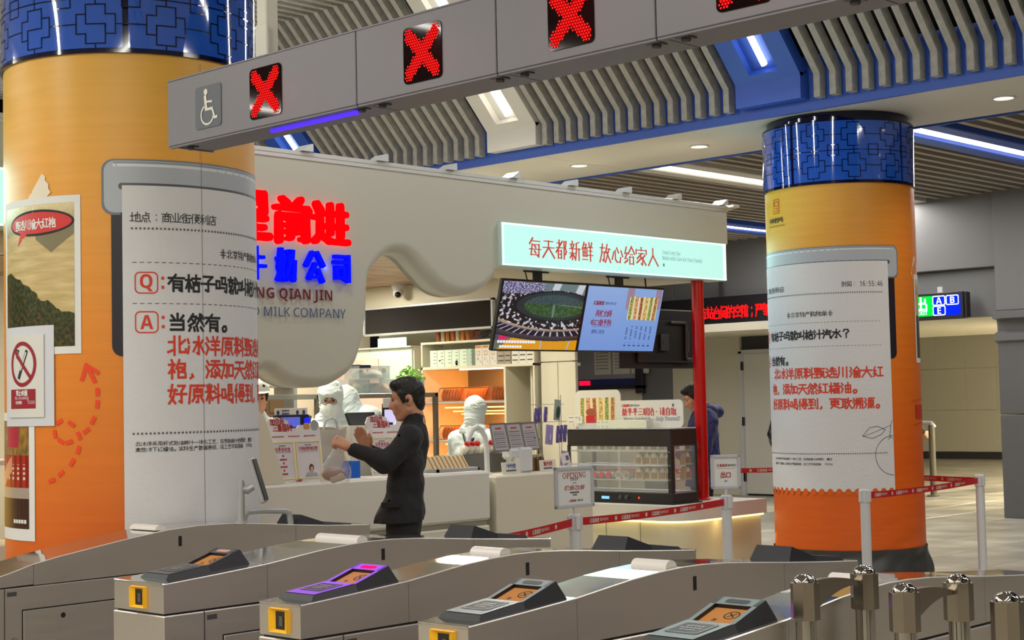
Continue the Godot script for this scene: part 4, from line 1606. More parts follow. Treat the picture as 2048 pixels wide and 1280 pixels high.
# ---------------------------------------------------------------- gantry over the gates
func gantry():
	var t = thing("lane_gantry", "long grey overhead sign box above the ticket gates", "gantry")
	var zs = [-5.775, -4.508, -3.758, -3.049, -2.31, -1.6, -0.9, 0.4]
	var x0 = 3.9
	var y0 = 2.75
	var y1 = 3.037
	for i in zs.size() - 1:
		var m = MB.new()
		m.bx(x0, x0 + 0.03, y0, y1, zs[i] + 0.0025, zs[i + 1] - 0.0025, 0.003)
		put(m, "front_panel", M.panel, t)
		var u = MB.new()
		u.bx(x0 + 0.03, x0 + 0.23, y0 + 0.005, y0 + 0.015, zs[i] + 0.003, zs[i + 1] - 0.003)
		u.bx(x0 + 0.005, x0 + 0.025, y0 - 0.007, y0 + 0.001, zs[i] + 0.003, zs[i + 1] - 0.003)
		put(u, "bottom_panel", M.panel, t)
		for e in [zs[i] + 0.06, zs[i + 1] - 0.06]:
			var b = MB.new()
			b.lathe([[0.0, y0 - 0.014], [0.013, y0 - 0.012], [0.016, y0 - 0.006], [0.016, y0 + 0.005]], Vector3(x0 + 0.08, 0, e), 12)
			b.bx(x0 + 0.055, x0 + 0.105, y0, y0 + 0.005, e - 0.025, e + 0.025)
			put(b, "bottom_bolt", M.darkgrey, t)
	var m = MB.new()
	m.bx(x0 + 0.03, x0 + 0.24, y0 + 0.015, y1 - 0.004, zs[0] + 0.01, 0.38)
	put(m, "core", M.panel, t)
	m = MB.new()
	m.bx(x0, x0 + 0.24, y1, y1 + 0.006, zs[0], 0.4)
	put(m, "lid", M.panel, t)
	m = MB.new()
	m.bx(x0 + 0.03, x0 + 0.24, y0, y1, zs[0], zs[0] + 0.008)
	put(m, "end_plate", M.panel, t)
	var lanes = [[-5.07, 0.209, "red cross lane light nearest the wheelchair sign on the gantry"], [-4.132, 0.204, "red cross lane light in the middle of the gantry"], [-3.406, 0.204, "largest red cross lane light in full view on the gantry"], [-2.706, 0.202, "red cross lane light cut off by the top edge of the picture"]]
	var f = plane(Vector3(x0, 0, 0), Vector3(0, 0, 1), Vector3(0, 1, 0))
	for q in lanes:
		var s = thing("lane_light", q[2], "signal", Vector3(0, 0, 0), 0.0, "red cross lane lights")
		var yc = 2.888
		var hw = q[1] * 0.5
		var k = MB.new()
		k.X = Transform3D(Basis(Vector3.UP, -PI / 2), Vector3(x0, 0, 0))
		k.prism(rrect_pg(q[0] - hw, yc - 0.105, q[0] + hw, yc + 0.105, 0.02), 0.0, 0.004)
		var scr = put(k, "screen", mat(rgb(18, 4, 7), 0.05, 0.0, {"metallic_specular": 0.25}), s)
		k = MB.new()
		var base = MB.new()
		for d in [1.0, -1.0]:
			line(base, f, Vector2(q[0] - hw * 0.74, yc - d * 0.078), Vector2(q[0] + hw * 0.74, yc + d * 0.078), 0.04, 0.0043, 0.1)
		for i in 17:
			for j in 19:
				var p = Vector2((i - 8 + 0.5 * (j % 2)) * 0.0118, (j - 9) * 0.0103)
				var near_ = 9.0
				for d in [1.0, -1.0]:
					var dv = Vector2(hw * 0.74, 0.078 * d).normalized()
					var al = p.dot(dv)
					if abs(al) < 0.125:
						near_ = min(near_, abs(p.cross(dv)))
				if near_ < 0.0275 and abs(p.x) < hw - 0.012 and abs(p.y) < 0.094:
					shape(k, f, disc_pg(p + Vector2(q[0], yc), 0.0037, 0.0037, 6), 0.0062)
		put(base, "lit_cross", glow(Color(0.85, 0.0, 0.02), 0.36, rgb(90, 5, 8)), scr)
		var o = put(k, "led_dots", glow(Color(1.0, 0.1, 0.09), 2.0), scr)
		o.set_meta("kind", "stuff")
		var om = OmniLight3D.new()
		om.name = numbered("lane_glow")
		om.light_color = Color(1, 0.1, 0.08)
		om.light_energy = 0.003
		om.light_size = 0.08
		om.omni_range = 10.0
		om.omni_attenuation = 2.0
		om.shadow_enabled = true
		add_child(om)
		om.position = Vector3(x0 - 0.1, yc, q[0])
	# wheelchair sign
	var s = thing("wheelchair_sign", "dark grey wheelchair symbol plate at the left end of the gantry", "sign")
	var k = MB.new()
	k.X = Transform3D(Basis(Vector3.UP, -PI / 2), Vector3(x0, 0, 0))
	k.prism(rrect_pg(-5.56, 2.794, -5.375, 2.977, 0.016), 0.0, 0.003)
	put(k, "plate", mat(rgb(66, 72, 84), 0.4), s)
	k = MB.new()
	var z0 = -5.473
	var W = 0.8
	var yy = 2.888 - 3.218 * W
	shape(k, f, disc_pg(Vector2(z0 - 0.012 * W, yy + 3.295 * W), 0.017 * W, 0.017 * W, 16), 0.0045)
	line(k, f, Vector2(z0 - 0.016 * W, yy + 3.266 * W), Vector2(z0 - 0.008 * W, yy + 3.205 * W), 0.022 * W, 0.0045)
	line(k, f, Vector2(z0 - 0.01 * W, yy + 3.242 * W), Vector2(z0 + 0.04 * W, yy + 3.238 * W), 0.011 * W, 0.0045)
	path(k, f, [Vector2(z0 - 0.006 * W, yy + 3.2 * W), Vector2(z0 + 0.045 * W, yy + 3.2 * W), Vector2(z0 + 0.068 * W, yy + 3.148 * W), Vector2(z0 + 0.085 * W, yy + 3.15 * W)], 0.014 * W, 0.0045)
	var arc = []
	for i in 22:
		var a = lerpf(2.0, 6.0, i / 21.0)
		arc.append(Vector2(z0 + 0.002 + cos(a) * 0.056 * W, yy + 3.172 * W + sin(a) * 0.052 * W))
	path(k, f, arc, 0.01 * W, 0.0045)
	put(k, "symbol", M.white, s)
	# hanger
	var h = thing("gantry_hanger", "white square steel post with bolts carrying the gantry", "post", Vector3(4.06, y1 + 0.006, -5.262))
	k = MB.new()
	k.bx(-0.033, 0.033, 0.0, 1.15, -0.033, 0.033, 0.005)
	put(k, "post", M.white, h)
	k = MB.new()
	k.bx(-0.05, -0.033, 0.0, 0.175, -0.024, 0.056, 0.004)
	var br = put(k, "bracket", M.white, h)
	for y in [0.05, 0.093, 0.133]:
		k = MB.new()
		k.X = Transform3D(Basis(Vector3.FORWARD, PI / 2), Vector3(-0.05, y, 0.0))
		k.lathe([[0.015, 0.0], [0.015, 0.007], [0.009, 0.007], [0.009, 0.018], [0.0, 0.018]], Vector3.ZERO, 6)
		put(k, "bolt", M.steel, br)

# ---------------------------------------------------------------- ticket gates
const GATE_TOP = [[0.0, 0.95], [0.24, 0.966], [0.48, 0.984], [0.6, 0.998], [0.75, 1.015], [0.9, 1.026], [1.02, 1.031], [1.14, 1.03], [1.28, 1.023], [1.45, 1.009], [1.63, 0.993], [1.88, 0.973], [2.14, 0.954]]

func reader_mesh(t, w, far, plate_m, status_m, E = 2.14):
	# wedge shaped card reader; built at the near end, turned round for the far end
	var X = Transform3D.IDENTITY
	if far:
		X = Transform3D(Basis(Vector3.UP, PI), Vector3(E, 0, -w))
	var b = MB.new()
	b.X = X
	var zc = -w * 0.5
	var hw = 0.078
	# sides splay: lower edge wider than the upper
	var lo = hw + 0.012
	var tops = [[0.08, 0.972], [0.265, 0.992], [0.415, 1.04]]
	var bots = [[0.06, 0.95], [0.265, 0.964], [0.455, 0.978]]
	for s in [-1.0, 1.0]:
		for i in 2:
			b.poly([Vector3(tops[i][0], tops[i][1], zc + s * hw), Vector3(tops[i + 1][0], tops[i + 1][1], zc + s * hw), Vector3(bots[i + 1][0], bots[i + 1][1], zc + s * lo), Vector3(bots[i][0], bots[i][1], zc + s * lo)], Vector3(0, 0.3, s))
	b.poly([Vector3(0.08, 0.972, zc - hw), Vector3(0.08, 0.972, zc + hw), Vector3(0.06, 0.95, zc + lo), Vector3(0.06, 0.95, zc - lo)], Vector3(-1, 0.5, 0))
	b.poly([Vector3(0.415, 1.04, zc - hw), Vector3(0.415, 1.04, zc + hw), Vector3(0.455, 0.978, zc + lo), Vector3(0.455, 0.978, zc - lo)], Vector3(1, 0.5, 0))
	# top faces, the sloping one with an opening for the screen
	b.poly([Vector3(0.08, 0.972, zc - hw), Vector3(0.08, 0.972, zc + hw), Vector3(0.265, 0.992, zc + hw), Vector3(0.265, 0.992, zc - hw)], Vector3.UP)
	t = put(b, "card_reader", M.rubber, t)
	var d = (Vector3(0.415, 1.04, 0) - Vector3(0.265, 0.992, 0)).normalized()
	var len = (Vector3(0.415, 1.04, 0) - Vector3(0.265, 0.992, 0)).length()
	var f = plane(X * Vector3(0.265, 0.992, zc), X.basis * Vector3(0, 0, 1), X.basis * d)
	var up = func(a, c, h): return f.call(a, c, -h)   # the frame's normal points down into the gate
	var tst = (X.basis * Vector3(0, 0, 1)).cross(X.basis * d)
	if tst.y > 0:
		up = f
	var q = MB.new()   # frame of the slope
	patch(q, up, -hw, 0.0, -hw + 0.016, len)
	patch(q, up, hw - 0.016, 0.0, hw, len)
	patch(q, up, -hw, len - 0.046, hw, len)
	var flat = plane(X * Vector3(0.08, 0.9725, zc), X.basis * Vector3(0, 0, 1), X.basis * Vector3(0.185, 0.02, 0).normalized())
	var fl = flat
	if tst.y <= 0:
		fl = func(a, c, h): return flat.call(a, c, -h)
	patch(q, fl, -hw + 0.002, 0.004, hw - 0.002, 0.18, 0.0012)
	put(q, "top_plate", plate_m, t)
	q = MB.new()   # recess
	for e in [[-hw + 0.016, 0.0, -hw + 0.016, len - 0.046], [hw - 0.016, len - 0.046, hw - 0.016, 0.0], [-hw + 0.016, len - 0.046, hw - 0.016, len - 0.046]]:
		var a = up.call(e[0], e[1], 0)
		var c = up.call(e[2], e[3], 0)
		q.poly([a, c, up.call(e[2], e[3], -0.02), up.call(e[0], e[1], -0.02)], up.call(0, len * 0.4, 0) - (a + c) * 0.5)
	put(q, "screen_recess", M.black, t)
	q = MB.new()
	patch(q, up, -hw + 0.016, -0.02, hw - 0.016, len - 0.046, -0.012)
	put(q, "screen", glow(rgb(226, 150, 84), 0.42, rgb(120, 84, 50)), t)
	q = MB.new()
	var cg = disc_pg(Vector2(0.02, 0.07), 0.022, 0.022, 20)
	for i in 20:
		line(q, up, cg[i], cg[(i + 1) % 20], 0.004, -0.011)
	line(q, up, Vector2(0.011, 0.061), Vector2(0.029, 0.079), 0.005, -0.011)
	line(q, up, Vector2(0.011, 0.079), Vector2(0.029, 0.061), 0.005, -0.0108)
	hanzi(q, up, "请刷", -0.01, 0.036, 0.014, 0.002, 0.5, -0.011)
	put(q, "screen_icon", M.ink, t)
	q = MB.new()
	shape(q, up, rrect_pg(-0.04, len - 0.036, 0.04, len - 0.012, 0.012), 0.001)
	put(q, "status_light", status_m, t)
	q = MB.new()
	shape(q, fl, rrect_pg(-0.056, 0.045, 0.056, 0.155, 0.012), 0.0022)
	put(q, "label_plate", M.darkgrey, t)
	q = MB.new()
	var rp = rrect_pg(-0.05, 0.051, 0.05, 0.149, 0.01)
	for i in rp.size():
		line(q, fl, rp[i], rp[(i + 1) % rp.size()], 0.0025, 0.003)
	for e in [[0.12, 0.03], [0.1, 0.036], [0.08, 0.026]]:
		dashes(q, fl, -e[1], e[1], e[0], 5, 0.008, 0.75, 0.003)
	put(q, "label_print", M.alu, t)

func gate(label, x0, z, w, plate_m, status_m, near_r = true, far_r = true, tops = GATE_TOP):
	var t = thing("ticket_gate", label, "ticket gate", Vector3(x0, 0, z), 0.0, "")
	var E = tops[12][0]   # length
	# curved stainless head: near, middle and far covers
	for s in [[0, 2], [2, 10], [10, 12]]:
		var h = MB.new()
		var pg = PackedVector2Array()
		var xa = tops[s[0]][0] + (0.001 if s[0] else 0.0)
		var xb = tops[s[1]][0] - (0.001 if s[1] < 12 else 0.0)
		pg.append(Vector2(xa, min(0.84, tops[0][1] - 0.02)))
		for i in range(s[0], s[1] + 1):
			pg.append(Vector2(clampf(tops[i][0], xa, xb), tops[i][1] - 0.003))
		pg.append(Vector2(xb, 0.84))
		h.prism(pg, -w, 0.0)
		put(h, "side_cover", M.steel, t)
		var tp = MB.new()
		for i in range(s[0], s[1]):
			var p = tops[i]
			var q = tops[i + 1]
			tp.poly([Vector3(p[0], p[1], -w + 0.003), Vector3(q[0], q[1], -w + 0.003), Vector3(q[0], q[1], -0.003), Vector3(p[0], p[1], -0.003)], Vector3.UP)
		put(tp, "top_cover", M.steeltop, t)
		var eg = MB.new()
		for i in range(s[0], s[1]):
			var p = tops[i]
			var q = tops[i + 1]
			for zz in [[-0.003, 0.0], [-w + 0.003, -w]]:
				eg.poly([Vector3(p[0], p[1], zz[0]), Vector3(q[0], q[1], zz[0]), Vector3(q[0], q[1] - 0.003, zz[1]), Vector3(p[0], p[1] - 0.003, zz[1])], Vector3(0, 1, signf(zz[1] - zz[0])))
		put(eg, "bevelled_edge", mat(rgb(226, 224, 220), 0.3, 0.3), t)
	var lip = MB.new()
	lip.bx(-0.003, 0.004, tops[0][1] - 0.007, tops[0][1] + 0.0015, -w, 0.0, 0.002)
	put(lip, "edge_strip", M.steeltop, t)
	lip = MB.new()
	lip.bx(E - 0.004, E + 0.003, tops[12][1] - 0.007, tops[12][1] + 0.0015, -w, 0.0, 0.002)
	put(lip, "edge_strip", M.steeltop, t)
	var low = MB.new()   # lower body, set back a little under the head
	low.bx(-0.004, E + 0.004, 0.1, 0.832, -w - 0.004, 0.004, 0.004)
	put(low, "lower_body", M.steel, t)
	var pl = MB.new()
	pl.bx(0.02, E - 0.02, 0.0, 0.1, -w + 0.015, -0.015)
	pl.bx(0.01, E - 0.01, 0.832, 0.84, -w + 0.01, -0.01)
	put(pl, "plinth", M.black, t)
	for s in [0.004, -w - 0.004]:
		var o = 0.003 if s > 0 else -0.003
		for dr in [[0.26, 1.06], [1.1, 1.88]]:
			var g = MB.new()
			g.bx(dr[0], dr[1], 0.14, 0.735, s - 0.001, s + o * 0.2)
			put(g, "door_gap", M.black, t)
			var p = MB.new()
			p.bx(dr[0] + 0.006, dr[1] - 0.006, 0.146, 0.729, s - 0.001, s + o, 0.002)
			put(p, "door", M.steel, t)
			var ho = MB.new()
			for e in [[dr[0] + 0.2, 0.69], [dr[0] + 0.6, 0.69]]:
				ho.X = Transform3D(Basis(Vector3.RIGHT, PI / 2 * signf(o)), Vector3(e[0], e[1], s + o * 1.1))
				ho.lathe([[0.012, 0.0], [0.0, 0.0]], Vector3.ZERO, 16)
			put(ho, "sensor_hole", M.black, t)
		var se = MB.new()
		se.bx(0.176, 0.179, 0.1, 0.832, s - 0.001, s + o * 0.4)
		se.bx(1.99, 1.993, 0.1, 0.832, s - 0.001, s + o * 0.4)
		put(se, "panel_joint", M.black, t)
		var tagp = MB.new()
		tagp.bx(0.19, 0.235, 0.798, 0.816, s - 0.001, s + o * 0.4)
		put(tagp, "number_tag", M.darkgrey, t)
		var lk = MB.new()
		lk.X = Transform3D(Basis(Vector3.RIGHT, PI / 2 * signf(o)), Vector3(0.22, 0.6, s))
		lk.lathe([[0.022, 0.0], [0.02, 0.003], [0.013, 0.0035], [0.011, 0.0015], [0.0, 0.0015]], Vector3.ZERO, 20)
		put(lk, "lock", M.steeltop, t)
		var sl = MB.new()
		sl.bx(tops[6][0] + 0.06, tops[6][0] + 0.078, 0.945, 0.993, (s if s < 0 else 0.0) - 0.0006 * signf(o), (0.0 if s > 0 else -w) + 0.0012 * signf(o))
		put(sl, "sensor_slot", M.black, t)
	# code scanner window on the near end
	var yc = 0.893
	var zc = -w * 0.5 + 0.004
	var y = MB.new()
	var R = [[-0.051, -0.041], [0.051, -0.041], [0.051, 0.041], [-0.051, 0.041]]
	var r = [[-0.024, -0.03], [0.024, -0.03], [0.024, 0.03], [-0.024, 0.03]]
	for i in 4:
		var a = R[i]; var b = R[(i + 1) % 4]; var c = r[(i + 1) % 4]; var d = r[i]
		y.poly([Vector3(-0.014, yc + a[1] * 0.94, zc + a[0] * 0.94), Vector3(-0.014, yc + b[1] * 0.94, zc + b[0] * 0.94), Vector3(0.0, yc + b[1], zc + b[0]), Vector3(0.0, yc + a[1], zc + a[0])], Vector3(-0.2, a[1] + b[1], a[0] + b[0]))
		y.poly([Vector3(-0.014, yc + a[1] * 0.94, zc + a[0] * 0.94), Vector3(-0.014, yc + b[1] * 0.94, zc + b[0] * 0.94), Vector3(-0.002, yc + c[1], zc + c[0]), Vector3(-0.002, yc + d[1], zc + d[0])], Vector3(-1, 0, 0))
	put(y, "scanner_bezel", M.yellow, t)
	y = MB.new()
	y.bx(-0.0015, 0.0, yc - 0.031, yc + 0.031, zc - 0.025, zc + 0.025)
	put(y, "scanner_window", mat(rgb(34, 26, 22), 0.1), t)
	y = MB.new()
	y.bx(-0.004, -0.0015, yc - 0.018, yc + 0.014, zc - 0.004, zc + 0.014)
	put(y, "scanner_lens", mat(rgb(92, 84, 80), 0.3), t)
	if near_r:
		reader_mesh(t, w, false, plate_m, status_m)
	if far_r:
		reader_mesh(t, w, true, mat(rgb(58, 58, 66), 0.5), mat(rgb(40, 30, 30), 0.2), E)
	# translucent indicator bar across the hump
	var ib = MB.new()
	var bx0 = tops[6][0] - 0.02
	var n = 10
	var bar = PackedVector2Array()
	for i in n + 1:
		var q = PI * i / n
		bar.append(Vector2(bx0 + cos(q) * 0.03, tops[6][1] - 0.002 + sin(q) * 0.024))
	ib.prism(bar, -w + 0.03, -0.03)
	put(ib, "indicator_bar", mat(rgb(222, 216, 212), 0.3), t)
	return t

func gates():
	var gp = mat(rgb(132, 140, 146), 0.3)
	var off = mat(rgb(88, 92, 96), 0.2)
	var purple = mat(rgb(142, 92, 196), 0.35, 0.0, {"emission_enabled": true, "emission": rgb(110, 40, 200), "emission_energy_multiplier": 0.25})
	var low = []   # the leftmost gate slopes down to a readerless near end
	for q in [[0.0, 0.856], [0.2, 0.898], [0.32, 0.93], [0.45, 0.953], [0.64, 0.981], [0.8, 1.003], [1.02, 1.028], [1.2, 1.037], [1.4, 1.033], [1.6, 1.017], [1.79, 0.998], [2.0, 0.98], [2.29, 0.963]]:
		low.append(q)
	gate("leftmost ticket gate, sloping down without a reader, a face scanner post on its hump", 3.24, -6.34, 0.28, gp, off, false, true, low)
	gate("wide ticket gate left of the purple lit one, black card reader on its top", 3.325, -4.979, 0.334, mat(rgb(74, 78, 84), 0.35), mat(rgb(200, 150, 140), 0.3))
	gate("ticket gate whose card reader is lit purple and pink", 3.235, -4.06, 0.218, purple, glow(Color(1.0, 0.05, 0.3), 1.4))
	gate("ticket gate right of the purple lit one, grey card reader facing the lane", 3.21, -3.256, 0.212, gp, off)
	gate("ticket gate behind the steel posts, its near end below the picture's bottom edge", 3.19, -2.46, 0.212, mat(rgb(128, 142, 146), 0.3), off, true, false)
	var om = OmniLight3D.new()
	om.name = "purple_glow"
	om.light_color = Color(0.55, 0.25, 1.0)
	om.light_energy = 0.025
	om.light_size = 0.05
	om.omni_range = 10.0
	om.omni_attenuation = 2.0
	om.shadow_enabled = true
	add_child(om)
	om.position = Vector3(3.5, 1.14, -4.17)
	# status strip under the gantry that glows violet
	var ls = thing("status_strip", "violet glowing strip under the gantry between the first two lane lights", "light strip")
	var k = MB.new()
	k.bx(3.96, 3.985, 2.735, 2.748, -5.13, -4.58, 0.003)
	put(k, "strip", glow(Color(0.3, 0.18, 1.0), 1.3), ls)
	var sp = OmniLight3D.new()
	sp.name = "violet_glow"
	sp.light_color = Color(0.4, 0.25, 1.0)
	sp.light_energy = 0.02
	sp.light_size = 0.3
	sp.omni_range = 10.0
	sp.omni_attenuation = 2.0
	sp.shadow_enabled = true
	add_child(sp)
	sp.position = Vector3(3.97, 2.7, -4.85)
	# face scanner on the first gate
	var s = thing("face_scanner", "tilted tablet face scanner on a silver post standing on the leftmost gate", "scanner", Vector3(4.71, 1.026, -6.37))
	var p = MB.new()
	p.tube([Vector3(0, 0, 0), Vector3(0, 0.08, 0), Vector3(0.004, 0.2, 0), Vector3(0.006, 0.215, 0)], [0.02, 0.019, 0.016, 0.008], 14)
	p.lathe([[0.03, 0.0], [0.03, 0.008], [0.02, 0.01]], Vector3.ZERO, 18)
	put(p, "post", M.alu, s)
	p = MB.new()
	p.tube([Vector3(0.005, 0.17, 0), Vector3(0.03, 0.165, 0.012), Vector3(0.055, 0.18, 0.028)], [0.016, 0.024, 0.018], 12)
	put(p, "joint", M.alu, s)
	p = MB.new()
	var bs = Basis(Vector3(0.96 * 0.689, 0.28, 0.96 * 0.7246), Vector3(-0.28 * 0.689, 0.96, -0.28 * 0.7246), Vector3(-0.7246, 0, 0.689))
	p.X = Transform3D(bs.orthonormalized(), Vector3(0.076, 0.19, 0.048))
	p.box(Vector3(0, 0.02, 0), Vector3(0.024, 0.235, 0.12), 0.008)
	put(p, "tablet", M.alu, s)
	var p2 = MB.new()
	p2.X = p.X
	p2.box(Vector3(0.0145, 0.02, 0), Vector3(0.006, 0.215, 0.108), 0.002)
	put(p2, "screen", M.black, s)
	# bent steel rail beside it
	var rl = thing("steel_rail", "short bent steel rail on the leftmost gate beside its black far reader", "rail", Vector3(4.77, 1.02, -6.43))
	p = MB.new()
	p.tube([Vector3(0.0, 0, 0), Vector3(0.005, 0.035, 0), Vector3(0.03, 0.055, 0), Vector3(0.12, 0.055, 0.0), Vector3(0.26, 0.045, 0), Vector3(0.29, 0.03, 0), Vector3(0.3, -0.025, 0)], 0.016, 12)
	put(p, "tube", M.alu, rl)

# ---------------------------------------------------------------- steel posts in front
func bollards():
	var spots = [[3.68, -2.41, 1.1], [3.965, -2.395, 1.1], [3.645, -2.085, 1.1], [3.905, -2.07, 1.1], [3.62, -1.79, 1.1], [3.86, -1.775, 1.1]]
	var names = ["steel rail bay nearest the gates, two capped posts joined by an arched bar", "middle steel rail bay, two capped posts joined by an arched bar", "rightmost steel rail bay, cut by the picture's right edge"]
	for i in 3:
		var a = Vector3(spots[i * 2][0], 0, spots[i * 2][1])
		var b = Vector3(spots[i * 2 + 1][0], 0, spots[i * 2 + 1][1])
		var t = thing("steel_barrier", names[i], "barrier", a)
		for e in [Vector3.ZERO, b - a]:
			var p = MB.new()
			p.lathe([[0.0285, 0.0], [0.0285, 1.0]], e, 28)
			p.lathe([[0.05, 0.0], [0.05, 0.01], [0.03, 0.014]], e, 24)
			put(p, "post", M.chrome, t)
			var c = MB.new()   # faceted collar
			var ang = 0.35
			for k in 8:
				var q0 = TAU * k / 8 + ang
				var q1 = TAU * (k + 1) / 8 + ang
				var r0 = 0.04
				c.poly([e + Vector3(cos(q0) * r0, 0.985, sin(q0) * r0), e + Vector3(cos(q1) * r0, 0.985, sin(q1) * r0), e + Vector3(cos(q1) * r0, 1.085, sin(q1) * r0), e + Vector3(cos(q0) * r0, 1.085, sin(q0) * r0)], Vector3(cos(q0) + cos(q1), 0, sin(q0) + sin(q1)))
			var top = []
			var bot = []
			for k in 8:
				var q0 = TAU * k / 8 + ang
				top.append(e + Vector3(cos(q0) * 0.04, 1.085, sin(q0) * 0.04))
				bot.append(e + Vector3(cos(q0) * 0.04, 0.985, sin(q0) * 0.04))
			c.poly(top, Vector3.UP)
			c.poly(bot, Vector3.DOWN)
			put(c, "collar", M.brushed, t)
			var d = MB.new()
			d.surf(28, 10, func(u, v):
				var an = u * TAU
				var ph = v * PI * 0.5
				var rr = 0.033 * (1.0 + 0.05 * sin(an * 5.0 + ph * 3.0) * sin(ph * 2.0) + 0.03 * sin(an * 3.0 - ph * 6.0) * sin(ph * 2.0))
				return e + Vector3(cos(an) * cos(ph) * rr, 1.085 + sin(ph) * rr * 0.72, sin(an) * cos(ph) * rr), e + Vector3(0, 1.08, 0))
			put(d, "dome_cap", M.chrome, t)
		# arched flat bar between the collars
		var dir = (b - a).normalized()
		var len = (b - a).length()
		var ar = MB.new()
		var n = 12
		var x0 = 0.036
		var x1 = len - 0.036
		var sd = Vector3(-dir.z, 0, dir.x) * 0.011
		for s in n:
			var ua = float(s) / n
			var ub = float(s + 1) / n
			var P = []
			for u in [ua, ub]:
				var x = lerpf(x0, x1, u)
				var hy = 0.022 * (1.0 - pow(2.0 * clampf(u * 0.62 + 0.38, 0, 1) - 1.0, 2.0)) * 1.0
				var rise = 0.05 * sin(PI * 0.5 * clampf(u * 1.25, 0.0, 1.0))
				P.append([dir * x + Vector3.UP * (1.008 + rise), dir * x + Vector3.UP * (1.068 + hy)])
			for sg in [-1.0, 1.0]:
				ar.poly([P[0][0] + sd * sg, P[1][0] + sd * sg, P[1][1] + sd * sg, P[0][1] + sd * sg], sd * sg)
			ar.poly([P[0][1] - sd, P[1][1] - sd, P[1][1] + sd, P[0][1] + sd], Vector3.UP)
			ar.poly([P[0][0] - sd, P[1][0] - sd, P[1][0] + sd, P[0][0] + sd], Vector3.DOWN)
		put(ar, "arched_bar", M.brushed, t)

# ---------------------------------------------------------------- queue posts and belts
func queue_post(label, x, z, h):
	var t = thing("queue_post", label, "barrier post", Vector3(x, 0, z), 0.0)
	var p = MB.new()
	p.lathe([[0.036, 0.02], [0.036, h - 0.1]], Vector3.ZERO, 24)
	put(p, "post", M.plastic, t)
	p = MB.new()
	p.lathe([[0.038, h - 0.1], [0.04, h - 0.09], [0.04, h - 0.008], [0.034, h], [0.0, h]], Vector3.ZERO, 24)
	put(p, "cassette", M.plastic, t)
	p = MB.new()
	for q in 4:
		var a = q * PI / 2 + 0.4
		p.X = Transform3D(Basis(Vector3.UP, -a), Vector3(cos(a) * 0.042, h - 0.052, sin(a) * 0.042))
		p.box(Vector3.ZERO, Vector3(0.012, 0.085, 0.03), 0.003)
	put(p, "belt_clip", M.plastic, t)
	p = MB.new()
	p.lathe([[0.0, 0.0], [0.165, 0.0], [0.165, 0.018], [0.15, 0.026], [0.05, 0.034], [0.04, 0.05]], Vector3.ZERO, 32)
	put(p, "base", M.plastic, t)
	return t

func belt(label, a, b, sag = 0.012):
	var t = thing("belt", label, "belt")
	var d = (b - a)
	var n = 14
	var side = Vector3(-d.z, 0, d.x).normalized()
	if side.dot(-(a + b) * 0.5) < 0:
		side = -side
	var f = func(u, v, h):
		var p = a + d * u
		return p + Vector3.UP * (v - sag * 4.0 * u * (1.0 - u)) + side * h
	var m = MB.new()
	for i in n:
		for s in [0.0012, -0.0012]:
			var q = [f.call(float(i) / n, -0.024, s), f.call(float(i + 1) / n, -0.024, s), f.call(float(i + 1) / n, 0.024, s), f.call(float(i) / n, 0.024, s)]
			m.poly(q, side * s)
		for v in [-0.024, 0.024]:
			m.poly([f.call(float(i) / n, v, -0.0012), f.call(float(i + 1) / n, v, -0.0012), f.call(float(i + 1) / n, v, 0.0012), f.call(float(i) / n, v, 0.0012)], Vector3.UP * v)
	put(m, "webbing", mat(rgb(190, 14, 26), 0.5), t)
	var L = d.length()
	var flip = 1.0
	var ex = d.normalized()
	if ex.dot(Vector3(0.689, 0, 0.7246)) < 0:
		flip = -1.0
	var g = func(x, v, h): return f.call((x if flip > 0 else L - x) / L, v, h)
	var k = MB.new()
	var x = 0.12
	while x < L - 0.3:
		hanzi(k, g, "红星前进", x, 0.0, 0.026, 0.0034, 0.0, 0.0022, 0.9, 0.12)
		hanzi(k, g, "面包牛奶公司", x + 0.115, 0.002, 0.018, 0.0016, 0.0, 0.0022, 0.75, 0.2)
		x += 0.37
		if x < L - 0.12:
			for e in 10:
				var q = TAU * e / 10
				line(k, g, Vector2(x - 0.07 + cos(q) * 0.006, sin(q) * 0.006), Vector2(x - 0.07 + cos(q) * 0.014, sin(q) * 0.014), 0.004, 0.0022)
			shape(k, g, disc_pg(Vector2(x - 0.07, 0), 0.006, 0.006, 10), 0.0022)
	put(k, "white_print", M.white, t)
	return t

func sign_frame(t, w, h, y0, f0):
	# framed sheet on the post, facing along the frame
	var k = MB.new()
	for e in [[-w / 2, w / 2, y0, y0 + 0.022], [-w / 2, w / 2, y0 + h - 0.022, y0 + h], [-w / 2, -w / 2 + 0.022, y0, y0 + h], [w / 2 - 0.022, w / 2, y0, y0 + h]]:
		k.X = f0
		k.bx(e[0], e[1], e[2], e[3], -0.012, 0.012, 0.003)
	put(k, "frame", mat(rgb(188, 188, 196), 0.4), t)
	k = MB.new()
	k.X = f0
	k.bx(-w / 2 + 0.02, w / 2 - 0.02, y0 + 0.02, y0 + h - 0.02, -0.006, 0.002)
	put(k, "sheet", M.paper, t)
	k = MB.new()
	k.X = f0
	k.rod(Vector3(0, y0 - 0.1, 0), Vector3(0, y0 + 0.01, 0), 0.011)
	put(k, "stem", M.plastic, t)

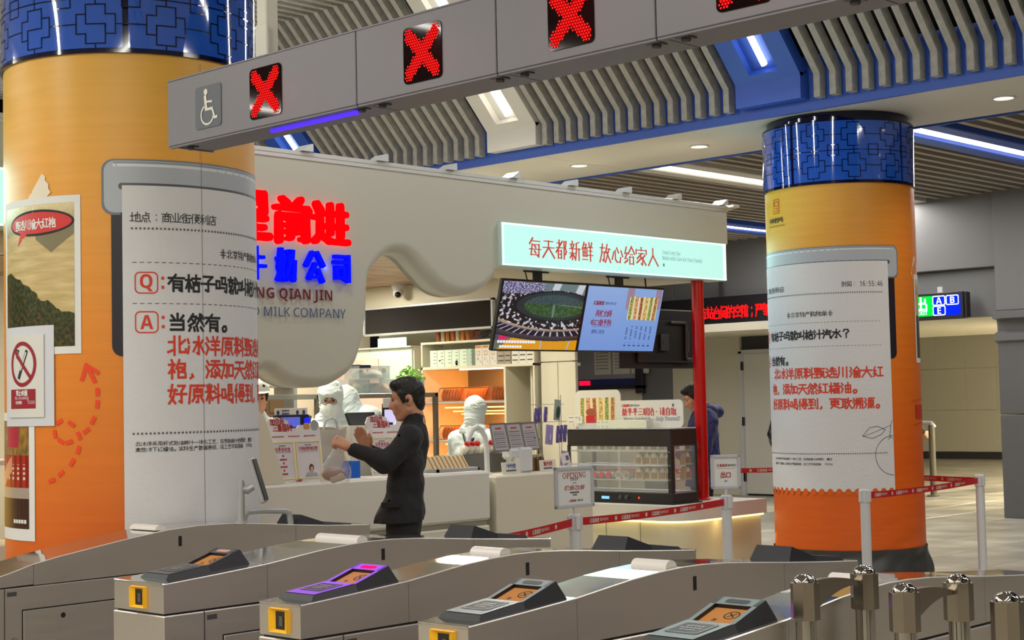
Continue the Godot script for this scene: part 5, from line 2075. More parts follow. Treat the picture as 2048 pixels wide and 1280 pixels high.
func queue_posts():
	queue_post("white queue post under the framed opening hours sign", 7.27, -6.415, 0.9)
	queue_post("white queue post under the framed exit sign", 9.18, -6.65, 0.9)
	queue_post("white queue post in front of the far column", 10.17, -6.114, 0.9)
	queue_post("white queue post on a round base right of the far column", 12.33, -6.3, 0.9)
	queue_post("white queue post hidden behind the far column", 13.6, -8.8, 0.9)
	queue_post("white queue post left of the far column, hidden behind the exit sign", 12.5, -11.1, 0.9)
	queue_post("white queue post hidden behind the leftmost gate", 5.9, -6.06, 0.9)
	var y = 0.85
	belt("red printed belt left of the opening hours sign post", Vector3(5.9, y - 0.02, -6.06), Vector3(7.24, y, -6.41))
	belt("red printed belt between the opening hours post and the exit sign post", Vector3(7.31, y, -6.418), Vector3(9.14, y, -6.645))
	belt("red printed belt passing in front of the far column's foot", Vector3(10.21, y, -6.117), Vector3(12.29, y, -6.297))
	belt("red printed belt running back from the post right of the far column", Vector3(12.33, y, -6.34), Vector3(13.58, y, -8.78))
	belt("short red printed belt seen between the exit sign and the far column", Vector3(12.53, y, -11.07), Vector3(13.6, y, -8.84))
	# opening hours sign
	var bs = Basis(Vector3(0.998, 0, 0.06), Vector3.UP, Vector3(-0.06, 0, 0.998))
	var t = thing("opening_sign", "framed white sign with red opening hours on top of a queue post", "sign", Vector3(7.27, 0, -6.415))
	sign_frame(t, 0.335, 0.255, 0.938, Transform3D(bs, Vector3.ZERO))
	var f = plane(bs * Vector3(0, 0, 0.0022), bs.x, bs.y)
	var k = MB.new()
	latin(k, f, "OPENING", 0.0, 1.138, 0.046, "Droid Serif", false, 0.5, 0.001, 0.98)
	latin(k, f, "07:00-21:00", 0.0, 1.062, 0.04, "Droid Serif", true, 0.5, 0.001, 0.8, 0.2)
	hanzi(k, f, "红星前进", -0.018, 0.983, 0.014, 0.0018, 0.5, 0.001)
	put(k, "red_print", mat(rgb(168, 40, 40), 0.6), t)
	k = MB.new()
	latin(k, f, "Hours", 0.0, 1.116, 0.026, "Droid Serif", false, 0.5, 0.0016, 0.9, 0.4)
	hanzi(k, f, "面包牛奶", 0.048, 0.983, 0.011, 0.0012, 0.5, 0.001)
	line(k, f, Vector2(-0.016, 1.092), Vector2(0.016, 1.092), 0.003)
	dashes(k, f, -0.04, 0.04, 1.033, 6, 0.009, 0.8)
	dashes(k, f, -0.016, 0.02, 1.018, 4, 0.008, 0.8)
	put(k, "dark_print", M.darkgrey, t)
	# exit sign
	t = thing("exit_sign", "small framed white exit sign on top of a queue post beside the red pole", "sign", Vector3(9.18, 0, -6.65))
	bs = Basis(Vector3(0.7, 0, 0.714), Vector3.UP, Vector3(-0.714, 0, 0.7))
	sign_frame(t, 0.215, 0.245, 0.943, Transform3D(bs, Vector3.ZERO))
	f = plane(bs * Vector3(0, 0, 0.0022), bs.x, bs.y)
	k = MB.new()
	hanzi(k, f, "红星前进", -0.025, 1.112, 0.019, 0.0026, 0.5, 0.001, 0.9)
	hanzi(k, f, "出口", 0.0, 1.045, 0.042, 0.0058, 0.5, 0.001, 0.8, 0.15)
	line(k, f, Vector2(-0.065, 1.09), Vector2(0.065, 1.09), 0.0015)
	put(k, "red_print", mat(rgb(168, 40, 40), 0.6), t)
	k = MB.new()
	hanzi(k, f, "面包牛奶公司", 0.045, 1.112, 0.014, 0.0014, 0.5, 0.001, 0.6)
	dashes(k, f, -0.01, 0.01, 1.0, 3, 0.007, 0.8)
	put(k, "dark_print", M.darkgrey, t)

# ---------------------------------------------------------------- shop front
const LOBE = "6.3,2.1 6.42,1.955 6.559,1.919 6.666,1.937 6.757,1.923 6.844,1.868 6.95,1.829 7.104,1.818 7.233,1.828 7.342,1.872 7.409,1.915 7.458,1.981 7.509,2.125 7.547,2.302 7.558,2.48 7.588,2.607 7.689,2.728 7.81,2.806 7.932,2.829 8.054,2.813 8.16,2.753 8.265,2.666 8.407,2.568 8.52,2.533 8.652,2.531 8.788,2.57 8.903,2.637 8.995,2.702"

func shop_front():
	var t = thing("shop_fascia", "cream shop front above the counters with a wavy drooping lower edge", "shop front")
	var crv = Curve2D.new()
	var raw = []
	for s in LOBE.split(" "):
		var q = s.split(",")
		raw.append(Vector2(float(q[0]), float(q[1])))
	for i in raw.size():
		var a = raw[max(i - 1, 0)]
		var b = raw[min(i + 1, raw.size() - 1)]
		crv.add_point(raw[i], (a - b) / 6.0, (b - a) / 6.0)
	var low = [Vector2(3.0, 2.66), Vector2(5.6, 2.66), Vector2(5.9, 2.62), Vector2(6.12, 2.45)]
	crv.bake_interval = 0.03
	for p in crv.get_baked_points():
		low.append(p)
	low.append(Vector2(9.0, 2.702))
	var inner = PackedVector2Array(low)
	inner.append(Vector2(12.146, 2.702))
	# lower edge is a soft bevel: the back outline hangs lower than the front one
	var back = PackedVector2Array()
	for i in low.size():
		var d = (low[min(i + 1, low.size() - 1)] - low[max(i - 1, 0)]).normalized()
		var n = Vector2(d.y, -d.x)
		back.append(low[i] + n * 0.085 * (1.0 if low[i].x < 8.95 else 0.0))
	var front = PackedVector2Array(low)
	front.append(Vector2(9.005, 3.055))
	front.append(Vector2(12.146, 3.055))
	front.append(Vector2(12.146, 3.385))
	front.append(Vector2(3.0, 3.385))
	var m = MB.new()
	m.prism(front, -8.72, -8.7)
	var steps = 5
	for i in low.size() - 1:
		for s in steps:
			var q0 = PI / 2 * s / steps
			var q1 = PI / 2 * (s + 1) / steps
			var k = []
			for e in [[i, q0], [i + 1, q0], [i + 1, q1], [i, q1]]:
				var p = low[e[0]].lerp(back[e[0]], sin(e[1]))
				var nn = (back[e[0]] - low[e[0]]).normalized()
				if back[e[0]] == low[e[0]]:
					nn = Vector2(0, -1)
				k.append(m.pt(Vector3(p.x, p.y, -8.7 - 0.11 * (1.0 - cos(e[1]))), Vector3(nn.x * sin(e[1]), nn.y * sin(e[1]), cos(e[1]))))
			m.ix(k[0], k[1], k[2])
			m.ix(k[0], k[2], k[3])
		var a = back[i]
		var b = back[i + 1]
		m.poly([Vector3(a.x, a.y, -8.81), Vector3(b.x, b.y, -8.81), Vector3(b.x, b.y, -8.95), Vector3(a.x, a.y, -8.95)], Vector3((b - a).y, -(b - a).x, 0))
	m.bx(12.12, 12.146, 2.72, 3.385, -8.72, -13.6)
	put(m, "front_skin", M.fascia, t)
	var bk = PackedVector2Array(back)
	bk.append(Vector2(9.0, 3.35))
	bk.append(Vector2(3.0, 3.35))
	m = MB.new()
	m.prism(bk, -8.95, -8.9)
	put(m, "back_board", M.white, t)
	m = MB.new()   # upper rail and its lip
	m.bx(3.0, 12.24, 3.385, 3.42, -8.69, -8.76, 0.006)
	m.bx(12.15, 12.25, 3.4, 3.425, -8.62, -8.75, 0.004)
	m.bx(3.0, 12.15, 3.36, 3.385, -8.692, -8.7)
	put(m, "top_rail", mat(rgb(206, 208, 206), 0.3), t)
	for i in 12:
		var x = 4.1 + i * 0.72
		m = MB.new()
		m.prism(PackedVector2Array([Vector2(x, 3.42), Vector2(x + 0.1, 3.42), Vector2(x + 0.1, 3.475), Vector2(x + 0.085, 3.475)]), -8.66, -8.8)
		put(m, "bracket", mat(rgb(206, 212, 214), 0.25), t)
	m = MB.new()
	m.bx(3.0, 12.14, 3.3, 3.34, -8.78, -13.7)
	m.bx(9.0, 12.1, 2.71, 2.73, -8.75, -9.75)
	m.bx(9.0, 12.1, 2.71, 2.95, -9.73, -9.75)
	put(m, "canopy_board", M.cream, t)
	m = MB.new()
	for i in 12:
		m.bx(3.0, 9.0 if i < 3 else 12.0, 2.9, 2.92, -8.96 - i * 0.4, -9.352 - i * 0.4, 0.002)
	put(m, "wood_ceiling", mat(rgb(214, 190, 160), 0.35, 0.0, {"albedo_texture": noise_tex(0.012, 8, 256, [Color(0.62, 0.5, 0.42), Color(1, 1, 1)]), "uv1_triplanar": true, "uv1_scale": Vector3(0.5, 0.5, 3.0)}), t)
	# raised, lit lettering
	var f = plane(Vector3(0, 0, -8.7), Vector3.RIGHT, Vector3.UP)
	var s = thing("shop_lettering", "raised shop name lettering, large red characters above blue ones and two Latin lines", "sign")
	var red = glow(Color(1.0, 0.0, 0.015), 1.0, rgb(190, 0, 10))
	var blu = glow(Color(0.0, 0.02, 1.0), 1.1, rgb(10, 20, 190))
	for q in [["红", 6.06, 0.30], ["星", 6.39, 0.285], ["前", 6.735, 0.3], ["进", 7.075, 0.315]]:
		m = MB.new()
		heavy(m, f, q[0], q[1], 2.922, q[2], 0.31, 0.05)
		put(m, "red_letter", red, s)
	for q in [["面", 6.0], ["包", 6.25], ["牛", 6.49], ["奶", 6.755], ["公", 7.01], ["司", 7.262]]:
		m = MB.new()
		hanzi(m, f, q[0], q[1], 2.597, 0.205, 0.03, 0.0, 0.045, 0.72, 0.0, 0.042, 0.8)
		put(m, "blue_letter", blu, s)
	m = MB.new()
	latin(m, f, "HONG XING QIAN JIN", 7.249, 2.383, 0.102, "Droid Sans", true, 1.0, 0.02, 1.12)
	put(m, "maroon_letters", mat(rgb(110, 26, 34), 0.4), s)
	m = MB.new()
	latin(m, f, "BREAD MILK COMPANY", 7.373, 2.264, 0.092, "Droid Sans", false, 1.0, 0.02, 1.13)
	put(m, "slate_blue_letters", mat(rgb(66, 86, 134), 0.4), s)
	for q in [[6.62, 2.92, Color(1, 0.25, 0.35)], [6.9, 2.92, Color(1, 0.25, 0.35)], [7.25, 2.92, Color(1, 0.25, 0.35)], [6.6, 2.6, Color(0.25, 0.35, 1)], [7.2, 2.6, Color(0.25, 0.35, 1)]]:
		var o = OmniLight3D.new()
		o.name = numbered("letter_glow")
		o.light_color = q[2]
		o.light_energy = 0.004
		o.light_size = 0.02
		o.omni_range = 10.0
		o.omni_attenuation = 2.0
		o.shadow_enabled = true
		add_child(o)
		o.position = Vector3(q[0], q[1], -8.69)
	# light box
	for q in [[9.0, 12.05, "long white and aqua light box with red slogan characters above the menu screens"], [3.2, 5.1, "aqua light box left of the near column, mostly hidden"]]:
		var b = thing("light_box", q[2], "sign")
		var dz = 0.0 if q[0] > 8 else 0.19   # the left box hangs in front of the fascia
		m = MB.new()
		m.bx(q[0], q[1], 2.695, 3.05, -8.66 + dz, -8.86 + dz, 0.004)
		put(m, "case", mat(rgb(200, 226, 220), 0.3), b)
		m = MB.new()
		m.bx(q[0] + 0.004, q[1] - 0.004, 2.7, 3.045, -8.652 + dz, -8.662 + dz)
		put(m, "lit_face", glow(rgb(184, 238, 228), 0.98, rgb(120, 150, 146)), b)
		m = MB.new()
		for e in [[q[0], q[1], 3.03, 3.045], [q[0], q[1], 2.7, 2.712], [q[1] - 0.05, q[1] - 0.004, 2.7, 3.045], [q[0] + 0.004, q[0] + 0.02, 2.7, 3.045]]:
			m.bx(e[0], e[1], e[2], e[3], -8.65 + dz, -8.6525 + dz)
		put(m, "bright_edge", glow(rgb(226, 255, 250), 1.1, rgb(150, 160, 160)), b)
		var x0 = q[0]
		var g = plane(Vector3(0, 0, -8.649 + dz), Vector3.RIGHT, Vector3.UP)
		m = MB.new()
		hanzi(m, g, "每天都新鲜", x0 + 0.315, 2.862, 0.15, 0.0175, 0.0, 0.001, 0.94, 0.17, 0.0, 0.5)
		if q[0] > 8:
			hanzi(m, g, "放心给家人", x0 + 1.205, 2.862, 0.15, 0.0175, 0.0, 0.001, 0.94, 0.17, 0.0, 0.5)
		put(m, "red_lettering", mat(rgb(206, 70, 54), 0.6, 0.0, {"emission_enabled": true, "emission": rgb(206, 70, 54), "emission_energy_multiplier": 0.35}), b)
		if q[0] > 8:
			m = MB.new()
			latin(m, g, "Fresh Every Day", x0 + 2.07, 2.91, 0.046, "Droid Serif", false, 0.0, 0.001, 0.75, 0.15)
			latin(m, g, "Made with Care for Your Family", x0 + 2.07, 2.86, 0.046, "Droid Serif", false, 0.0, 0.001, 0.85, 0.15)
			shape(m, g, disc_pg(Vector2(x0 + 2.09, 2.8), 0.012, 0.016, 10), 0.001)
			put(m, "teal_lettering", mat(rgb(96, 150, 146), 0.6, 0.0, {"emission_enabled": true, "emission": rgb(70, 130, 130), "emission_energy_multiplier": 0.2}), b)
		area(Vector3((q[0] + q[1]) * 0.5, 2.87, -8.63 + dz), Vector3(0, 0, 1), q[1] - q[0] - 0.1, 0.32, 0.9, Color(0.78, 1.0, 0.96))
	# red pole
	var p = thing("red_pole", "round glossy red pole under the right end of the light box", "pole", Vector3(11.78, 0, -8.8))
	m = MB.new()
	m.lathe([[0.058, 0.67], [0.058, 2.7]], Vector3.ZERO, 28)
	put(m, "pole", mat(rgb(190, 6, 14), 0.2), p)
	m = MB.new()
	m.lathe([[0.075, 0.651], [0.075, 0.663], [0.058, 0.672]], Vector3.ZERO, 28)
	put(m, "foot_plate", M.red, p)

func heavy(m, f, ch, u0, vc, wd, ht, h):   # brush-black letter shapes with rounded, swelling strokes
	var st = {
		"红": [["a138e8", 3.2], ["83ege", 2.8], ["2jhg", 3.0], ["93j3", 3.4], ["e3ei", 3.8], ["7ikh", 3.6]],
		"星": [["30h0", 3.4], ["41h1", 3.2], ["329", 0], ["3038", 4.2], ["h0h8", 4.2], ["34h4", 2.6], ["38h8", 2.6], ["5a2d", 3.6], ["5bib", 3.2], ["4fhf", 3.0], ["1jkj", 3.8], ["a9aj", 4.4]],
		"前": [["4173", 3.6], ["f1c4", 4.0], ["0545", 3.0], ["15j5", 3.2], ["j5k6", 3.0], ["289", 0], ["2829", 3.0], ["292k", 3.8], ["298a", 2.4], ["9a9i", 3.6], ["2dad", 2.4], ["2g9g", 2.4], ["7j9j", 2.4], ["d9dg", 3.0], ["i8ij", 4.2], ["fjij", 2.8], ["28i8", 2.0]],
		"进": [["2245", 4.2], ["0848", 3.0], ["484g", 3.6], ["4g1j", 3.4], ["4gaj", 3.2], ["9jkj", 3.2], ["86j6", 3.2], ["6cjc", 3.2], ["a2ac", 3.6], ["acaf", 3.4], ["g2gg", 3.8]],
	}
	for s in st[ch]:
		if s[1] == 0:
			continue
		var pts = []
		for i in range(0, s[0].length() - 1, 2):
			pts.append(Vector2(u0 + b36(s[0][i]) / 20.0 * wd, vc + (0.5 - b36(s[0][i + 1]) / 20.0) * ht))
		for i in pts.size() - 1:
			var a = pts[i]
			var b = pts[i + 1]
			var w = s[1] / 20.0 * ht * 0.5
			var d = (b - a).normalized()
			var n = Vector2(-d.y, d.x)
			var pg = PackedVector2Array()
			for e in 7:
				var q = PI / 2 + PI * e / 6
				pg.append(a + (d * cos(q) + n * sin(q)) * w * 0.86)
			for e in 7:
				var q = -PI / 2 + PI * e / 6
				pg.append(b + (d * cos(q) + n * sin(q)) * w)
			lift = (lift + 1) % 5
			var hh = h + lift * 0.0002
			shape(m, f, pg, hh)
			for e in pg.size():
				var e2 = (e + 1) % pg.size()
				m.poly([f.call(pg[e].x, pg[e].y, hh), f.call(pg[e2].x, pg[e2].y, hh), f.call(pg[e2].x, pg[e2].y, h - 0.042), f.call(pg[e].x, pg[e].y, h - 0.042)], f.call((pg[e].x + pg[e2].x) * 0.5, (pg[e].y + pg[e2].y) * 0.5, 0) - f.call((a.x + b.x) * 0.5, (a.y + b.y) * 0.5, 0))

# ---------------------------------------------------------------- screens
func cow_picture():   # cows standing round a milking carousel
	var n = FastNoiseLite.new()
	n.seed = 12
	n.frequency = 0.03
	return pic(320, 190, func(x, y):
		var k2 = n.get_noise_2d(x * 620 + 90, y * 420)
		var k3 = n.get_noise_2d(x * 1300, y * 900 + 40)
		var ex = (x - 0.66) / 0.56
		var ey = (y - 0.34) / 0.25
		var e = sqrt(ex * ex + ey * ey)
		var an = atan2(ey, ex) + 20.0
		var low = y > 0.34
		if y < 0.17 and e > 0.95:
			if x < 0.5:
				return Color(0.72, 0.7, 0.84).lerp(Color(0.24, 0.22, 0.34), clampf(0.45 + k3 * 1.8, 0, 1))
			return Color(0.8, 0.82, 0.86) if fmod(x * 3.3 + y * 0.8, 1.0) < 0.3 else Color(0.42, 0.5, 0.5)
		if e < 0.68:
			if ey < -0.1:
				return Color(0.2, 0.26, 0.27).lerp(Color(0.34, 0.42, 0.42), clampf(k3 + 0.2, 0, 1))
			if abs(x - 0.64) < 0.012 or abs(y - 0.3 - (x - 0.6) * 0.12) < 0.006:
				return Color(0.46, 0.5, 0.48)
			return Color(0.14, 0.27, 0.13).lerp(Color(0.3, 0.42, 0.24), clampf(k2 + 0.4, 0, 1))
		if e < 0.84:
			return Color(0.1, 0.12, 0.14) if fmod(an * 12.0, 1.0) < 0.62 else Color(0.22, 0.27, 0.28)
		if e < 0.92:
			return Color(0.07, 0.07, 0.09)
		var cow = fmod(an * (5.4 if low else 11.0), 1.0)
		if e < 1.42 - 0.1 * abs(cow - 0.5):
			if cow < 0.1:
				return Color(0.05, 0.05, 0.08)
			var shade = 0.75 + 0.5 * (0.5 - abs(cow - 0.55))
			var c = Color(0.9, 0.88, 0.9) if k2 + 0.35 * (0.36 - abs(cow - 0.3)) > 0.16 else Color(0.08, 0.08, 0.11)
			return Color(c.r * shade, c.g * shade, c.b * shade)
		if not low:
			return Color(0.26, 0.25, 0.34).lerp(Color(0.7, 0.68, 0.76), clampf(0.4 + k3 * 1.7, 0, 1))
		if e < 1.48:
			return Color(0.72, 0.6, 0.46)
		if e < 1.82:
			var leg = fmod(an * 10.8, 1.0)
			if e < 1.53:
				return Color(0.46, 0.44, 0.5)
			return Color(0.82, 0.78, 0.8) if leg < 0.2 else Color(0.07, 0.07, 0.15)
		if e < 2.1:
			return Color(0.3, 0.25, 0.27).lerp(Color(0.16, 0.13, 0.15), (e - 1.82) / 0.28)
		if x < 0.3 and y > 0.66 and x + (y - 0.66) * 0.9 < 0.3 and y < 0.86:
			return Color(0.86, 0.14, 0.36) if x > 0.04 else Color(0.3, 0.28, 0.42)
		if x > 0.14 + (0.88 - y) * 0.9:
			if abs(x - 0.55) < 0.007 or abs(x - 0.95 + (y - 0.6) * 0.18) < 0.009:
				return Color(0.72, 0.74, 0.78)
			return Color(0.9, 0.62, 0.06)
		return Color(0.4, 0.44, 0.36))

func sandwich_pic(x, y, n):   # sandwiches side by side, cut faces to the front: colour at (0..1, 0..1)
	var i = int(x * 6.0)
	var a = fmod(x * 6.0, 1.0)
	var bend = 0.16 * sin(y * 3.0 + i)
	a = a + bend * 0.3
	var top = 0.1 + 0.08 * abs(fmod(x * 3.0, 1.0) - 0.5)
	if y < top:
		return null
	var k = n.get_noise_2d(x * 500, y * 400)
	if a < 0.2 or a > 0.86:
		return Color(0.9, 0.84, 0.68)
	if a < 0.3 or a > 0.78:
		return Color(0.78, 0.66, 0.44)
	var fill = [Color(0.52, 0.6, 0.24), Color(0.86, 0.56, 0.42), Color(0.62, 0.3, 0.16), Color(0.86, 0.74, 0.34), Color(0.5, 0.62, 0.22), Color(0.66, 0.4, 0.2)][i % 6]
	return fill.lerp(Color(0.94, 0.88, 0.74) if k > 0.1 else Color(0.4, 0.28, 0.14), clampf(abs(k) * 1.3, 0, 1))

func shop_screens():
	var tilt = 0.255
	var up = Vector3(0, cos(tilt), sin(tilt)).normalized()
	var nz = FastNoiseLite.new()
	nz.seed = 4
	nz.frequency = 0.03
	var wds = [[9.262, 10.328, "left menu screen under the light box, showing cows on a milking carousel"], [10.332, 11.42, "right menu screen under the light box, pale blue with a row of sandwiches"]]
	for i in 2:
		var q = wds[i]
		var wd = q[1] - q[0]
		var hh = 0.612
		var t = thing("menu_screen", q[2], "television", Vector3(q[0], 2.618, -8.9))
		var B = Basis(Vector3.RIGHT, up, Vector3.RIGHT.cross(up))
		var m = MB.new()
		m.X = Transform3D(B, Vector3.ZERO)
		m.box(Vector3(wd * 0.5, -hh * 0.5, -0.02), Vector3(wd, hh, 0.04), 0.006)
		put(m, "case", M.black, t)
		m = MB.new()
		m.X = Transform3D(B, Vector3.ZERO)
		var f = func(a, b, h): return B * Vector3(a, b, h)
		patch(m, f, 0.016, -hh + 0.016, wd - 0.016, -0.016, 0.0012)
		m.X = Transform3D.IDENTITY
		var pm = MB.new()
		patch(pm, f, 0.016, -hh + 0.016, wd - 0.016, -0.016, 0.0012)
		if i == 0:
			put(pm, "picture", pic_mat(cow_picture(), 0.15, 0.85), t)
			var w = MB.new()
			dashes(w, f, 0.05, 0.52, -0.53, 14, 0.022, 0.8, 0.0022)
			dashes(w, f, 0.08, 0.36, -0.572, 9, 0.02, 0.8, 0.0022)
			put(w, "caption", glow(rgb(220, 226, 240), 0.8), t)
		else:
			put(pm, "picture", pic_mat(pic(240, 150, func(x, y):
				if x > 0.56 and x < 0.95 and y > 0.08 and y < 0.5:
					var c = sandwich_pic((x - 0.56) / 0.39, (y - 0.08) / 0.42, nz)
					if c != null:
						return c
				if (abs(x - 0.565) < 0.045 and y < 0.36 - (0.565 - x) * 1.0) or (abs(x - 0.945) < 0.04 and y < 0.32):
					return Color(0.62, 0.52, 0.6)
				return Color(0.56, 0.68, 0.88).lerp(Color(0.46, 0.6, 0.86), y)), 0.15, 0.9), t)
			var w = MB.new()
			hanzi(w, f, "红星前进", 0.12, -0.165, 0.034, 0.006, 0.0, 0.0022, 0.95, 0.1)
			hanzi(w, f, "再忙也得", 0.17, -0.258, 0.056, 0.0082, 0.0, 0.0022, 0.9, 0.1, 0.0, 0.6)
			hanzi(w, f, "吃口热乎的", 0.125, -0.34, 0.056, 0.0082, 0.0, 0.0022, 0.9, 0.1, 0.0, 0.6)
			put(w, "red_caption", glow(rgb(128, 30, 50), 0.7), t)
			w = MB.new()
			hanzi(w, f, "面包牛奶公司", 0.28, -0.165, 0.024, 0.003, 0.0, 0.0022, 0.9, 0.15)
			hanzi(w, f, "现制三明治", 0.15, -0.424, 0.034, 0.0042, 0.0, 0.0022, 0.9, 0.2)
			path(w, f, [Vector2(0.16, -0.382), Vector2(0.24, -0.376), Vector2(0.38, -0.38)], 0.003, 0.0022)
			for c in 6:
				for r in 9:
					if (r * 7 + c * 5) % 6 > 0:
						line(w, f, Vector2(0.63 + c * 0.068, -0.37 - r * 0.014), Vector2(0.644 + c * 0.068, -0.37 - r * 0.014), 0.009, 0.0022)
				line(w, f, Vector2(0.63 + c * 0.068, -0.545), Vector2(0.65 + c * 0.068, -0.545), 0.014, 0.0022)
				line(w, f, Vector2(0.632 + c * 0.068, -0.52), Vector2(0.636 + c * 0.068, -0.52), 0.006, 0.0022)
			put(w, "blue_caption", glow(rgb(64, 84, 140), 0.7), t)
		for e in [0.42]:
			m = MB.new()
			m.bx(wd * e - 0.05, wd * e + 0.05, -0.02, 0.075, -0.04, -0.015, 0.003)
			m.bx(wd * e - 0.15, wd * e + 0.14, 0.07, 0.09, -0.05, -0.02)
			m.rod(Vector3(wd * e - 0.15, 0.08, -0.03), Vector3(wd * e - 0.12, -0.01, -0.03), 0.006, 6)
			put(m, "mount", M.black, t)
		if i == 1:
			m = MB.new()
			m.rod(Vector3(wd * 0.79, 0.1, -0.05), Vector3(wd * 0.79, -0.02, -0.04), 0.008, 6)
			put(m, "cable", M.black, t)
	area(Vector3(10.35, 2.3, -8.9), Vector3(0, -0.25, 1), 2.0, 0.5, 0.5, Color(0.75, 0.85, 1.0))
	# screen seen from behind
	var t = thing("screen_back", "black screen seen from behind with its wall mount, right of the menu screens", "television", Vector3(11.1, 1.885, -9.21))
	var m = MB.new()
	m.box(Vector3(0.58, 0.28, 0), Vector3(1.16, 0.56, 0.03), 0.008)
	m.box(Vector3(0.66, 0.26, 0.025), Vector3(0.84, 0.4, 0.03), 0.01)
	put(m, "case", M.black, t)
	m = MB.new()
	m.box(Vector3(0.62, 0.25, 0.055), Vector3(0.12, 0.16, 0.02), 0.004)
	m.box(Vector3(0.6, 0.25, 0.068), Vector3(0.03, 0.03, 0.012), 0.004)
	put(m, "mount_plate", M.darkgrey, t)
	m = MB.new()
	m.tube([Vector3(0.72, 0.44, 0.055), Vector3(0.94, 0.44, 0.055), Vector3(0.96, 0.42, 0.055), Vector3(0.955, 0.1, 0.055), Vector3(0.97, 0.09, 0.055), Vector3(1.02, 0.09, 0.055)], 0.014, 8)
	m.rod(Vector3(0.975, 0.36, 0.06), Vector3(0.965, 0.16, 0.06), 0.016, 8)
	put(m, "mount_arm", M.darkgrey, t)
	m = MB.new()
	m.bx(-0.0, 1.16, 0.555, 0.566, -0.012, 0.012)
	m.box(Vector3(1.1, 0.1, 0.02), Vector3(0.02, 0.06, 0.01))
	put(m, "edge_trim", M.alu, t)

const ORD = ["first", "second", "third", "fourth", "fifth", "sixth", "seventh", "eighth", "ninth", "tenth", "eleventh", "twelfth", "thirteenth"]

